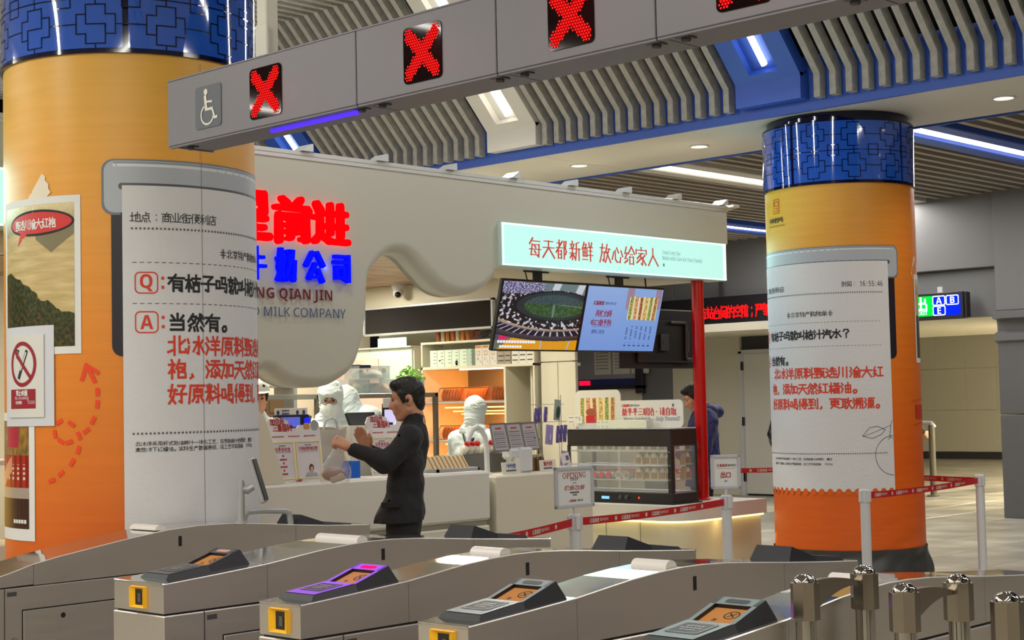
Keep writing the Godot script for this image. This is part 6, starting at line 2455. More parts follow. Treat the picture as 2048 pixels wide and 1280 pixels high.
# ---------------------------------------------------------------- inside the shop
func shop_inside():
	var m = MB.new()
	var w = structure("wall_shop")
	m.bx(12.14, 12.2, 0.0, 3.29, -10.95, -13.7)
	put(m, "end_panel", M.cream, w)
	m = MB.new()
	m.bx(11.5, 11.92, 2.66, 2.9, -10.5, -13.7, 0.004)
	put(m, "bulkhead", M.cream, w)
	m = MB.new()
	m.bx(3.0, 12.0, 0.0, 3.3, -13.7, -13.8)
	put(m, "rear_panel", M.cream, w)
	for q in [[-10.06, -10.29, 0.0, 1.98], [-10.295, -10.52, 0.0, 1.98], [-10.06, -10.52, 1.99, 2.66]]:
		m = MB.new()
		m.bx(11.46, 11.5, q[2], q[3], q[0], q[1], 0.004)
		put(m, "side_panel", M.cream, w)
	m = MB.new()
	m.bx(11.5, 11.9, 0.0, 2.66, -10.48, -10.52)
	put(m, "return_panel", M.cream, w)
	# dark display strip under the bulkhead
	var t = thing("display_strip", "long black unlit display strip in a grey frame below the shop ceiling", "display")
	m = MB.new()
	for q in [[2.35, 2.375, -11.05, -13.05], [2.64, 2.665, -11.05, -13.05], [2.35, 2.665, -13.03, -13.055], [2.35, 2.665, -11.05, -11.075]]:
		m.bx(11.33, 11.38, q[0], q[1], q[2], q[3], 0.003)
	put(m, "frame", M.alu, t)
	m = MB.new()
	m.bx(11.35, 11.39, 2.36, 2.65, -11.06, -13.04)
	put(m, "screen", mat(rgb(14, 14, 20), 0.12), t)
	# camera
	t = thing("security_camera", "small white dome camera with a black lens under the shop ceiling", "camera", Vector3(11.38, 2.9, -12.52))
	m = MB.new()
	m.lathe([[0.0, 0.0], [0.075, 0.0], [0.075, -0.02], [0.06, -0.06]], Vector3.ZERO, 24)
	m.ball(Vector3(-0.01, -0.09, 0.012), 0.062, 20)
	put(m, "body", M.plastic, t)
	m = MB.new()
	m.ball(Vector3(-0.04, -0.115, 0.04), 0.035, 16)
	put(m, "lens", mat(rgb(12, 12, 14), 0.08), t)
	# shelf wall along the end of the shop
	t = thing("shelf_unit", "cream shelf wall with a carton shelf above an orange lit bread niche", "shelf unit")
	m = MB.new()
	m.bx(11.4, 12.1, 2.225, 2.25, -10.55, -12.2, 0.003)
	m.bx(11.4, 12.1, 1.955, 1.985, -10.55, -12.2, 0.003)
	m.bx(11.4, 11.9, 0.0, 2.225, -10.55, -10.575, 0.003)
	m.bx(11.4, 12.1, 0.0, 1.955, -10.95, -10.98, 0.003)
	m.bx(11.55, 11.9, 0.0, 1.955, -10.72, -10.75, 0.003)
	m.bx(11.4, 12.1, 0.0, 2.225, -12.175, -12.2, 0.003)
	m.bx(11.7, 11.72, 1.985, 2.225, -10.57, -12.18)
	put(m, "carcass", M.cream, t)
	m = MB.new()
	m.bx(11.88, 11.9, 0.0, 1.955, -10.57, -10.95)
	put(m, "bay_back", M.cream, t)
	m = MB.new()
	m.bx(12.08, 12.1, 0.8, 1.955, -10.98, -12.175)
	put(m, "grey_panel", M.grey, t)
	for y in [1.592, 1.19, 0.8]:
		m = MB.new()
		m.bx(11.42, 12.08, y, y + 0.024, -10.98, -12.17, 0.003)
		put(m, "shelf", M.alu, t)
	var hot = glow(Color(1.0, 0.8, 0.5), 2.2)
	for q in [[1.94, 1.955, 11.43, 11.46, -10.99, -11.65], [1.545, 1.56, 11.5, 11.53, -10.99, -11.95], [1.505, 1.518, 11.62, 11.65, -10.99, -11.95], [1.475, 1.487, 11.74, 11.77, -10.99, -11.95], [1.16, 1.175, 11.5, 11.53, -10.99, -11.95], [1.12, 1.132, 11.68, 11.71, -10.99, -11.95]]:
		m = MB.new()
		m.bx(q[2], q[3], q[0], q[1], q[4], q[5], 0.003)
		put(m, "light_bar", hot if q[0] < 1.9 else glow(Color(1, 0.93, 0.8), 2.2), t)
	for q in [[1.90, 0.1], [1.47, 0.12], [1.1, 0.1]]:
		area(Vector3(11.7, q[0], -11.45), Vector3(0.0, -0.8, -0.6), 0.7, 0.2, q[1] * 9.0, Color(1.0, 0.6, 0.22), Vector3.FORWARD)
	# cartons on the top shelf
	var mint = mat(rgb(206, 226, 208), 0.5)
	var mint2 = mat(rgb(176, 196, 182), 0.5)
	var gf = plane(Vector3(11.42, 0, 0), Vector3(0, 0, 1), Vector3.UP)
	for i in 6:
		var c = thing("milk_carton", ["leftmost mint carton on the top shelf", "second mint carton from the left on the top shelf, small dark marks on its front", "third mint carton from the left on the top shelf", "mint carton with a brown picture low on its front, fourth on the top shelf", "wide mint carton, fifth on the top shelf", "narrow dark mint carton between the wide mint one and the orange printed boxes"][i], "carton", Vector3.ZERO, 0.0, "mint cartons on the top shelf")
		var z0 = -12.08 + i * 0.112
		m = MB.new()
		m.bx(11.42, 11.52, 1.985, 2.16, z0, z0 + (0.108 if i < 5 else 0.07), 0.003)
		put(m, "box", mint if i < 5 else mint2, c)
		m = MB.new()
		for r in 4:
			line(m, gf, Vector2(z0 + 0.06, 2.13 - r * 0.036), Vector2(z0 + 0.092, 2.13 - r * 0.036), 0.006)
		if i == 3:
			shape(m, gf, disc_pg(Vector2(z0 + 0.07, 2.02), 0.022, 0.028, 10))
		elif i == 1:
			shape(m, gf, disc_pg(Vector2(z0 + 0.04, 2.05), 0.014, 0.01, 8))
		put(m, "print", mat(rgb(110, 104, 92), 0.6), c)
	var kinds = [["orange", 3, -11.4, 0.105, "orange and white carton with round cookie pictures on the top shelf"], ["grey", 2, -11.08, 0.095, "grey carton on the top shelf right of the orange printed ones"], ["white", 3, -10.88, 0.103, "white carton with green print at the right end of the top shelf"]]
	for k in kinds:
		for i in k[1]:
			var c = thing("snack_carton", k[4] + [", left one", ", middle one" if k[1] == 3 else ", right one", ", right one"][i], "carton", Vector3.ZERO, 0.0, k[0] + " cartons on the top shelf")
			var z0 = k[2] + i * k[3]
			m = MB.new()
			m.bx(11.42, 11.54, 1.985, 2.19, z0, z0 + k[3] - 0.004, 0.003)
			put(m, "box", M.white if k[0] != "grey" else mat(rgb(160, 152, 136), 0.5), c)
			m = MB.new()
			if k[0] == "orange":
				line(m, gf, Vector2(z0 + 0.01, 2.172), Vector2(z0 + 0.09, 2.172), 0.024, 0.001, 0.0)
				shape(m, gf, disc_pg(Vector2(z0 + 0.04, 2.05), 0.018, 0.018, 12))
				shape(m, gf, disc_pg(Vector2(z0 + 0.075, 2.02), 0.013, 0.013, 12))
				path(m, gf, [Vector2(z0 + 0.03, 2.09), Vector2(z0 + 0.07, 2.09), Vector2(z0 + 0.07, 2.13), Vector2(z0 + 0.03, 2.13)], 0.006, 0.001, true)
			else:
				for r in 3:
					line(m, gf, Vector2(z0 + 0.02, 2.02 + r * 0.05), Vector2(z0 + 0.08, 2.02 + r * 0.05), 0.012)
			put(m, "print", mat(rgb(190, 120, 50), 0.6) if k[0] == "orange" else M.darkgrey, c)
	# odds and ends on top of the shelves
	t = thing("packet_bundle", "bundle of orange and cream packets lying on top of the shelf wall", "packet", Vector3(11.6, 2.25, -11.8))
	for i in 7:
		m = MB.new()
		m.X = Transform3D(Basis(Vector3.RIGHT, 0.12 * (i % 3 - 1)), Vector3(0, 0.06, -0.25 + i * 0.075))
		m.box(Vector3.ZERO, Vector3(0.2, 0.11 + 0.01 * (i % 3), 0.05), 0.012)
		put(m, "packet", mat([rgb(214, 130, 90), rgb(236, 226, 190), rgb(226, 150, 60)][i % 3], 0.5), t)
	m = MB.new()
	for i in 4:
		var pts = []
		for j in 26:
			var q = TAU * j / 26
			pts.append(Vector3(11.5 + 0.04 * cos(q * 2 + i), 2.275 + 0.035 * (1 + sin(q + i)), -11.42 + i * 0.06 + cos(q) * 0.11))
		m.tube(pts, 0.005, 5, false, true)
	alone(m, "cable_coil", M.darkgrey, "loose grey cables lying on top of the shelf wall", "cable")
	m = MB.new()
	var pts2 = []
	for j in 20:
		var q = TAU * j / 20
		pts2.append(Vector3(11.45, 2.29 + 0.035 * sin(q), -11.02 + cos(q) * 0.1))
	m.tube(pts2, 0.005, 5, false, true)
	alone(m, "cable_loop", M.darkgrey, "single loop of grey cable on the right top of the shelf wall", "cable")
	# bread racks in the niche
	var bm = mat(rgb(226, 128, 48), 0.7, 0.0, {"albedo_texture": shade_tex(0.6, 1.0, 0.05, 9), "uv1_triplanar": true, "uv1_scale": Vector3(6, 6, 6)})
	var wire = mat(rgb(120, 66, 30), 0.4, 0.3)
	var bn = 0
	for lv in [[1.616, 3, "upper"], [1.214, 3, "lower"]]:
		for i in lv[1]:
			var z0 = -12.1 + i * 0.37
			t = thing("bread_rack", ["left", "middle", "right"][i] + " wire bread rack on the " + lv[2] + " shelf of the orange niche", "rack", Vector3(11.6, lv[0], z0), 0.0, "wire bread racks")
			m = MB.new()
			for j in 16:
				var z = 0.02 + j * 0.0215
				m.rod(Vector3(-0.1, 0.0, z), Vector3(-0.02, 0.145, z), 0.0022, 4)
			put(m, "wires", wire, t)
			m = MB.new()
			m.tube([Vector3(-0.1, 0.004, 0.0), Vector3(-0.02, 0.145, 0.0), Vector3(-0.02, 0.145, 0.35), Vector3(-0.1, 0.004, 0.35)], 0.005, 6, false, true)
			put(m, "frame", wire, t)
			for j in 7:
				var b = MB.new()
				b.surf(8, 6, func(u, v):
					var a = u * TAU
					var p = (v - 0.5) * PI
					return Vector3(0.0 + 0.045 * cos(a) * cos(p), 0.07 + 0.066 * sin(p), 0.013 * sin(a) * cos(p) + 0.012 * sin(p)), Vector3(0, 0.07, 0))
				bn += 1
				var o = put(b, numbered("bread"), bm, self)
				o.position = Vector3(11.6, lv[0], z0 + 0.045 + j * 0.045)
				tag(o, ORD[j] + " bread slice from the left in the " + ["left", "middle", "right"][i] + " rack of the " + lv[2] + " niche shelf", "bread", "breads in the " + ["left ", "middle ", "right "][i] + lv[2] + " rack")
	# mint wall cabinet left of the shelf wall
	t = thing("wall_cabinet", "pale mint wall cabinet left of the shelf wall, behind the clear tubs", "cabinet")
	for q in [[-12.32, -13.0], [-13.005, -13.68]]:
		m = MB.new()
		m.bx(11.38, 11.4, 1.75, 2.21, q[0], q[1], 0.004)
		put(m, "door", mat(rgb(198, 218, 204), 0.5), t)
	m = MB.new()
	m.bx(11.4, 11.88, 1.75, 2.21, -12.3, -13.69)
	m.bx(11.35, 11.88, 2.21, 2.225, -12.3, -13.69)
	put(m, "carcass", M.cream, t)
	# pink posters on the back
	var pp = mat(rgb(236, 190, 176), 0.6)
	t = thing("menu_poster", "pink menu poster with a small orange box, upper one behind the clear tubs", "poster")
	m = MB.new()
	m.bx(11.28, 11.3, 1.72, 2.1, -12.76, -13.5, 0.002)
	put(m, "board", pp, t)
	m = MB.new()
	var pf = plane(Vector3(11.28, 0, 0), Vector3(0, 0, 1), Vector3.UP)
	path(m, pf, [Vector2(-13.0, 1.94), Vector2(-12.86, 1.94), Vector2(-12.86, 1.99), Vector2(-13.0, 1.99)], 0.006, 0.001, true)
	hanzi(m, pf, "家人", -13.25, 1.965, 0.07, 0.008)
	line(m, pf, Vector2(-12.975, 1.965), Vector2(-12.96, 1.965), 0.02)
	put(m, "print", mat(rgb(206, 84, 46), 0.6), t)
	t = thing("menu_poster", "pink poster with red print blocks low behind the hooded workers", "poster")
	m = MB.new()
	m.bx(11.1, 11.12, 1.1, 1.68, -12.3, -13.6, 0.002)
	put(m, "board", pp, t)
	m = MB.new()
	pf = plane(Vector3(11.1, 0, 0), Vector3(0, 0, 1), Vector3.UP)
	dashes(m, pf, -13.55, -12.95, 1.62, 9, 0.05, 0.75)
	patch(m, pf, -13.58, 1.5, -13.2, 1.56, 0.001)
	hanzi(m, pf, "全家", -13.5, 1.46, 0.06, 0.008)
	put(m, "print", mat(rgb(206, 66, 40), 0.6), t)
	# steel rack with clear tubs
	t = thing("steel_rack", "square tube steel rack carrying the clear food tubs", "rack", Vector3(0, 0, -10.4))
	for x in [7.2, 8.5, 9.89]:
		m = MB.new()
		m.bx(x - 0.02, x + 0.02, 0.0, 1.7, -0.02, 0.02, 0.003)
		put(m, "post", mat(rgb(120, 116, 108), 0.35, 0.6), t)
	for z in [0.0, -0.35]:
		m = MB.new()
		m.bx(7.2, 9.91, 1.66, 1.7, z - 0.02, z + 0.02, 0.003)
		put(m, "rail", mat(rgb(150, 146, 138), 0.35, 0.6), t)
	m = MB.new()
	m.bx(7.2, 9.9, 1.695, 1.702, -0.35, 0.0)
	m.bx(7.2, 8.5, 1.4, 1.42, -0.35, 0.0)
	put(m, "shelf", M.alu, t)
	var tubs = [[9.02, 1.702, 0.24, 0.125, rgb(206, 196, 160), "clear tub of pale food at the left end of the steel rack"], [9.3, 1.702, 0.34, 0.125, rgb(196, 160, 140), "wide clear tub of pinkish food on the steel rack"], [9.2, 1.83, 0.36, 0.115, rgb(206, 200, 190), "clear tub with a dark blue lid stacked on the others"], [9.7, 1.702, 0.2, 0.12, rgb(196, 200, 170), "clear tub heaped with green lettuce on the steel rack"]]
	for i in 4:
		var q = tubs[i]
		t = thing("food_tub", q[5], "container", Vector3(q[0], q[1], -10.55))
		m = MB.new()
		var a = q[2] * 0.5
		for s in [[Vector3(0, 0.003, 0), Vector3(q[2], 0.004, 0.2)], [Vector3(a, q[3] / 2, 0), Vector3(0.004, q[3], 0.2)], [Vector3(-a, q[3] / 2, 0), Vector3(0.004, q[3], 0.2)], [Vector3(0, q[3] / 2, 0.1), Vector3(q[2], q[3], 0.004)], [Vector3(0, q[3] / 2, -0.1), Vector3(q[2], q[3], 0.004)]]:
			m.box(s[0], s[1])
		m.bx(-a - 0.008, a + 0.008, q[3] - 0.008, q[3], 0.1, 0.108)
		put(m, "tub", mat(rgb(200, 220, 224).lerp(Color(1, 1, 1, 0.3), 0.0) * Color(1, 1, 1, 0.3), 0.1, 0.0, {"transparency": BaseMaterial3D.TRANSPARENCY_ALPHA}), t)
		m = MB.new()
		m.surf(20, 8, func(u, v):
			var an = u * TAU
			var k = 1.0 - v
			return Vector3(cos(an) * (a - 0.012) * min(1.0, k * 1.3), q[3] * 0.68 * (1.0 - pow(k, 4.0)) * (0.85 + 0.15 * sin(an * 5)) + 0.006, sin(an) * 0.088 * min(1.0, k * 1.3)), Vector3(0, 0.02, 0))
		put(m, "food", mat(q[4], 0.7), t)
		if i == 2:
			m = MB.new()
			m.bx(-a, -a + 0.13, q[3] - 0.02, q[3] + 0.012, -0.1, 0.112, 0.004)
			put(m, "lid", mat(rgb(28, 34, 66), 0.4), t)
			m = MB.new()
			m.bx(0.08, 0.13, 0.05, 0.09, 0.103, 0.105)
			put(m, "label", M.white, t)
	m = MB.new()
	var rng = RandomNumberGenerator.new()
	rng.seed = 8
	for i in 150:
		var c = Vector3(9.7 + rng.randfn(0, 0.06), 1.79 + abs(rng.randfn(0, 0.055)), -10.53 + rng.randfn(0, 0.04))
		var B = Basis.from_euler(Vector3(rng.randf() * 6, rng.randf() * 6, rng.randf() * 6))
		m.X = Transform3D(B, c)
		m.poly([Vector3(-0.025, 0, 0), Vector3(0, 0.012, 0.018), Vector3(0.03, 0, 0), Vector3(0, -0.006, -0.018)], Vector3.UP)
		m.poly([Vector3(-0.02, 0.004, -0.01), Vector3(0.01, 0.018, 0.0), Vector3(0.03, 0, 0.012)], Vector3.UP)
	m.X = Transform3D.IDENTITY
	var le = alone(m, "lettuce", mat(rgb(140, 186, 92), 0.6, 0.0, {"backlight_enabled": true, "backlight": rgb(60, 90, 30)}), "frilly green lettuce heaped in the right clear tub", "vegetable")
	le.set_meta("kind", "stuff")
	# shelf with dark things at the left, behind the poster stand
	t = thing("kitchen_shelf", "steel wall shelf with dark appliances behind the poster stand", "shelf", Vector3(0, 0, -11.6))
	for y in [1.78, 1.48]:
		m = MB.new()
		m.bx(6.9, 9.3, y, y + 0.02, -0.3, 0.0, 0.003)
		put(m, "board", M.alu, t)
	for x in [6.9, 9.2]:
		m = MB.new()
		m.bx(x, x + 0.04, 0, 1.8, -0.3, 0)
		put(m, "post", M.alu, t)
	for q in [[8.25, 0.34, rgb(40, 34, 32), "dark brown machine"], [8.6, 0.22, rgb(70, 54, 44), "brown box"], [8.9, 0.2, rgb(116, 92, 66), "tan box"]]:
		m = MB.new()
		m.bx(q[0], q[0] + q[1], 1.502, 1.502 + 0.19, -11.85, -11.62, 0.008)
		m.bx(q[0] + 0.03, q[0] + q[1] - 0.03, 1.54, 1.66, -11.625, -11.61, 0.004)
		alone(m, "kitchen_box", mat(q[2], 0.4), q[3] + " on the steel wall shelf behind the poster stand", "appliance")
	for i in 6:
		m = MB.new()
		m.X = Transform3D(Basis(Vector3(0, 0, 1), 0.35 * sin(i * 2.1)), Vector3(8.3 + i * 0.13, 1.86, -11.72))
		m.ball(Vector3(0, 0.02, 0), Vector3(0.085, 0.07, 0.05), 10)
		alone(m, "food_bag", mat([rgb(196, 206, 186), rgb(220, 222, 214), rgb(170, 184, 160)][i % 3], 0.3), ORD[i] + " pale plastic food bag from the left on top of the steel wall shelf", "bag", "bags on the steel wall shelf")
	m = MB.new()
	m.bx(11.5, 11.52, 2.23, 2.33, -12.55, -13.0)
	alone(m, "cabinet_light", glow(Color(0.88, 1.0, 0.94), 0.9), "pale lit panel standing on top of the mint wall cabinet", "light")
	# shop lamps above the work area
	for q in [[7.6, -10.0], [10.0, -10.4], [8.6, -12.0], [10.6, -12.6], [5.5, -10.6]]:
		t = thing("shop_light", "square light panel in the shop ceiling, hidden by the shop front", "ceiling light", Vector3(q[0], 2.89, q[1]), 0.0, "light panels in the shop ceiling")
		m = MB.new()
		m.box(Vector3(0, 0, 0), Vector3(0.5, 0.02, 0.2), 0.004)
		put(m, "panel", glow(Color(1, 0.98, 0.92), 2.0), t)
		area(Vector3(q[0], 2.87, q[1]), Vector3.DOWN, 0.5, 0.2, 4.0, Color(1, 0.97, 0.88), Vector3.FORWARD)

# ---------------------------------------------------------------- counters
func shop_counters():
	var t = thing("service_counter", "long white service counter with a lower drawer front behind the man in the suit", "counter")
	var m = MB.new()
	m.bx(6.2, 8.865, 0.672, 1.06, -8.7, -9.4, 0.02)
	put(m, "upper_front", M.white, t)
	m = MB.new()
	m.bx(6.2, 8.85, 0.05, 0.632, -8.7, -9.38, 0.012)
	put(m, "drawer_front", M.cream, t)
	m = MB.new()
	m.bx(6.2, 8.84, 0.0, 0.68, -8.73, -9.38)
	put(m, "carcass", mat(rgb(150, 146, 132), 0.6), t)
	m = MB.new()
	m.prism(PackedVector2Array([Vector2(6.2, 1.062), Vector2(6.83, 1.062), Vector2(6.665, 1.52), Vector2(6.62, 1.57), Vector2(6.2, 1.6)]), -8.72, -8.8)
	put(m, "end_screen", M.cream, t)
	t = thing("side_counter", "lower cream counter behind the opening hours sign", "counter")
	m = MB.new()
	m.bx(8.93, 10.1, 0.0, 1.01, -8.7, -9.5, 0.012)
	put(m, "body", M.cream, t)
	# rounded self service counter under the warmer
	t = thing("round_counter", "low cream counter with a rounded lit corner under the glass warmer", "counter")
	var foot = func(r, ins):
		var p = PackedVector2Array()
		p.append(Vector2(10.9 + ins, 9.95))
		p.append(Vector2(12.2, 9.95))
		p.append(Vector2(12.2, 8.38 + ins))
		for i in 11:
			var a = PI * 1.5 - PI / 2 * i / 10
			p.append(Vector2(10.9 + ins + r + cos(a) * r, 8.38 + ins + r + sin(a) * r))
		return p
	m = MB.new()
	m.X = Transform3D(Basis(Vector3.RIGHT, -PI / 2), Vector3.ZERO)
	m.prism(foot.call(0.3, 0.0), 0.52, 0.65)
	put(m, "top_slab", M.white, t)
	m = MB.new()
	m.X = Transform3D(Basis(Vector3.RIGHT, -PI / 2), Vector3.ZERO)
	m.prism(foot.call(0.28, 0.035), 0.5, 0.52)
	put(m, "light_strip", glow(Color(1.0, 0.9, 0.62), 2.2), t)
	m = MB.new()
	m.X = Transform3D(Basis(Vector3.RIGHT, -PI / 2), Vector3.ZERO)
	m.prism(foot.call(0.25, 0.07), 0.0, 0.5)
	put(m, "body", mat(rgb(222, 216, 186), 0.5), t)
	for z in [-8.9, -9.3, -9.65]:
		m = MB.new()
		m.bx(10.966, 10.972, 0.02, 0.5, z - 0.003, z + 0.003)
		put(m, "door_joint", mat(rgb(150, 144, 120), 0.6), t)
	area(Vector3(11.5, 0.49, -8.36), Vector3(0, -1, -0.15), 1.3, 0.03, 0.12, Color(1.0, 0.86, 0.55), Vector3.RIGHT)

func poster_stand(label, x0, y0, z, wd, hh):
	var t = thing("poster_stand", label, "display stand", Vector3(x0, y0, z))
	var B = Basis(Vector3.RIGHT, -0.12)
	var f = func(a, b, h): return B * Vector3(a, b, h)
	var m = MB.new()
	m.X = Transform3D(B, Vector3.ZERO)
	var hdr = PackedVector2Array([Vector2(0, 0), Vector2(wd, 0), Vector2(wd, hh * 0.8), Vector2(wd * 0.98, hh * 0.9), Vector2(wd * 0.9, hh * 0.93), Vector2(wd * 0.82, hh * 0.87), Vector2(wd * 0.6, hh * 0.87), Vector2(wd * 0.56, hh * 0.82), Vector2(wd * 0.42, hh * 0.82), Vector2(wd * 0.4, hh * 0.94), Vector2(wd * 0.2, hh), Vector2(wd * 0.02, hh * 0.96), Vector2(-wd * 0.04, hh * 0.86), Vector2(0, hh * 0.78)])
	m.prism(hdr, -0.012, 0.0)
	put(m, "board", mat(rgb(226, 222, 224), 0.5), t)
	for i in 2:
		var a = wd * (0.03 if i == 0 else 0.5)
		var b = wd * (0.46 if i == 0 else 0.97)
		m = MB.new()
		m.X = Transform3D(B, Vector3.ZERO)
		for e in [[a, b, 0.02, 0.03], [a, b, hh * 0.6, hh * 0.6 + 0.01], [a, a + 0.01, 0.02, hh * 0.6], [b - 0.01, b, 0.02, hh * 0.6]]:
			m.bx(e[0], e[1], e[2], e[3], 0.0, 0.008, 0.002)
		put(m, "panel_frame", mat(rgb(226, 212, 150), 0.5), t)
		m = MB.new()
		patch(m, f, a + 0.01, 0.03, b - 0.01, hh * 0.6, 0.003)
		put(m, "sheet", mat(rgb(214, 208, 214), 0.25), t)
		var mid = (a + b) * 0.5
		m = MB.new()
		hanzi(m, f, "消费者权益" if i == 0 else "扫码进群领优惠", mid, hh * 0.505, (b - a) * (0.145 if i == 0 else 0.118), 0.0027, 0.5, 0.0045, 0.85)
		for r in 3:
			if i == 0:
				dashes(m, f, mid - 0.032, mid + 0.032, hh * (0.35 - r * 0.11), 5, 0.012, 0.8, 0.0045)
				shape(m, f, disc_pg(Vector2(mid, hh * (0.405 - r * 0.11)), 0.008, 0.009, 8), 0.0045)
		put(m, "red_print", M.printred, t)
		m = MB.new()
		line(m, f, Vector2(a + 0.025, hh * 0.46), Vector2(b - 0.025, hh * 0.46), 0.002, 0.0045)
		dashes(m, f, mid - 0.03, mid + 0.03, hh * 0.56, 5, 0.006, 0.7, 0.0045)
		if i == 1:   # printed portrait, plain
			shape(m, f, disc_pg(Vector2(mid + 0.015, hh * 0.2), 0.022, 0.03, 14), 0.0045)
		put(m, "dark_print", M.ink, t)
		if i == 1:
			m = MB.new()
			shape(m, f, disc_pg(Vector2(mid + 0.016, hh * 0.175), 0.016, 0.026, 14), 0.0052)
			put(m, "portrait_face", M.skin, t)
			m = MB.new()
			shape(m, f, PackedVector2Array([Vector2(mid - 0.05, 0.032), Vector2(mid + 0.075, 0.032), Vector2(mid + 0.06, 0.06), Vector2(mid + 0.03, hh * 0.13), Vector2(mid + 0.0, hh * 0.13), Vector2(mid - 0.03, 0.065)]), 0.005)
			put(m, "portrait_shirt", mat(rgb(150, 164, 184), 0.5), t)
	m = MB.new()
	hanzi(m, f, "加会员", wd * 0.06, hh * 0.93, 0.05, 0.0056, 0.0, 0.002, 0.8, 0.06)
	hanzi(m, f, "三重福利", wd * 0.1, hh * 0.835, 0.05, 0.0056, 0.0, 0.002, 0.8, 0.06)
	for r in 3:
		dashes(m, f, wd * (0.08 + r * 0.3), wd * (0.3 + r * 0.3), hh * 0.7, 6, 0.008, 0.75, 0.002)
	hanzi(m, f, "红星前进", wd * 0.45, 0.01, 0.013, 0.002, 0.0, 0.002)
	put(m, "header_print", M.printred, t)
	m = MB.new()
	shape(m, f, disc_pg(Vector2(wd * 0.9, hh * 0.86), 0.035, 0.04, 14), 0.002)
	put(m, "round_badge", M.alu, t)
	m = MB.new()
	shape(m, f, rrect_pg(wd * 0.69, hh * 0.8, wd * 0.8, hh * 0.9, 0.01), 0.002)
	put(m, "tan_badge", mat(rgb(196, 150, 96), 0.5), t)
	m = MB.new()
	m.bx(wd * 0.3, wd * 0.7, 0.0, 0.004, -0.12, 0.0)
	m.poly([Vector3(wd * 0.45, 0.25, -0.04), Vector3(wd * 0.55, 0.25, -0.04), Vector3(wd * 0.55, 0.0, -0.12), Vector3(wd * 0.45, 0.0, -0.12)], Vector3(0, 0.3, -1))
	put(m, "foot", M.plastic, t)

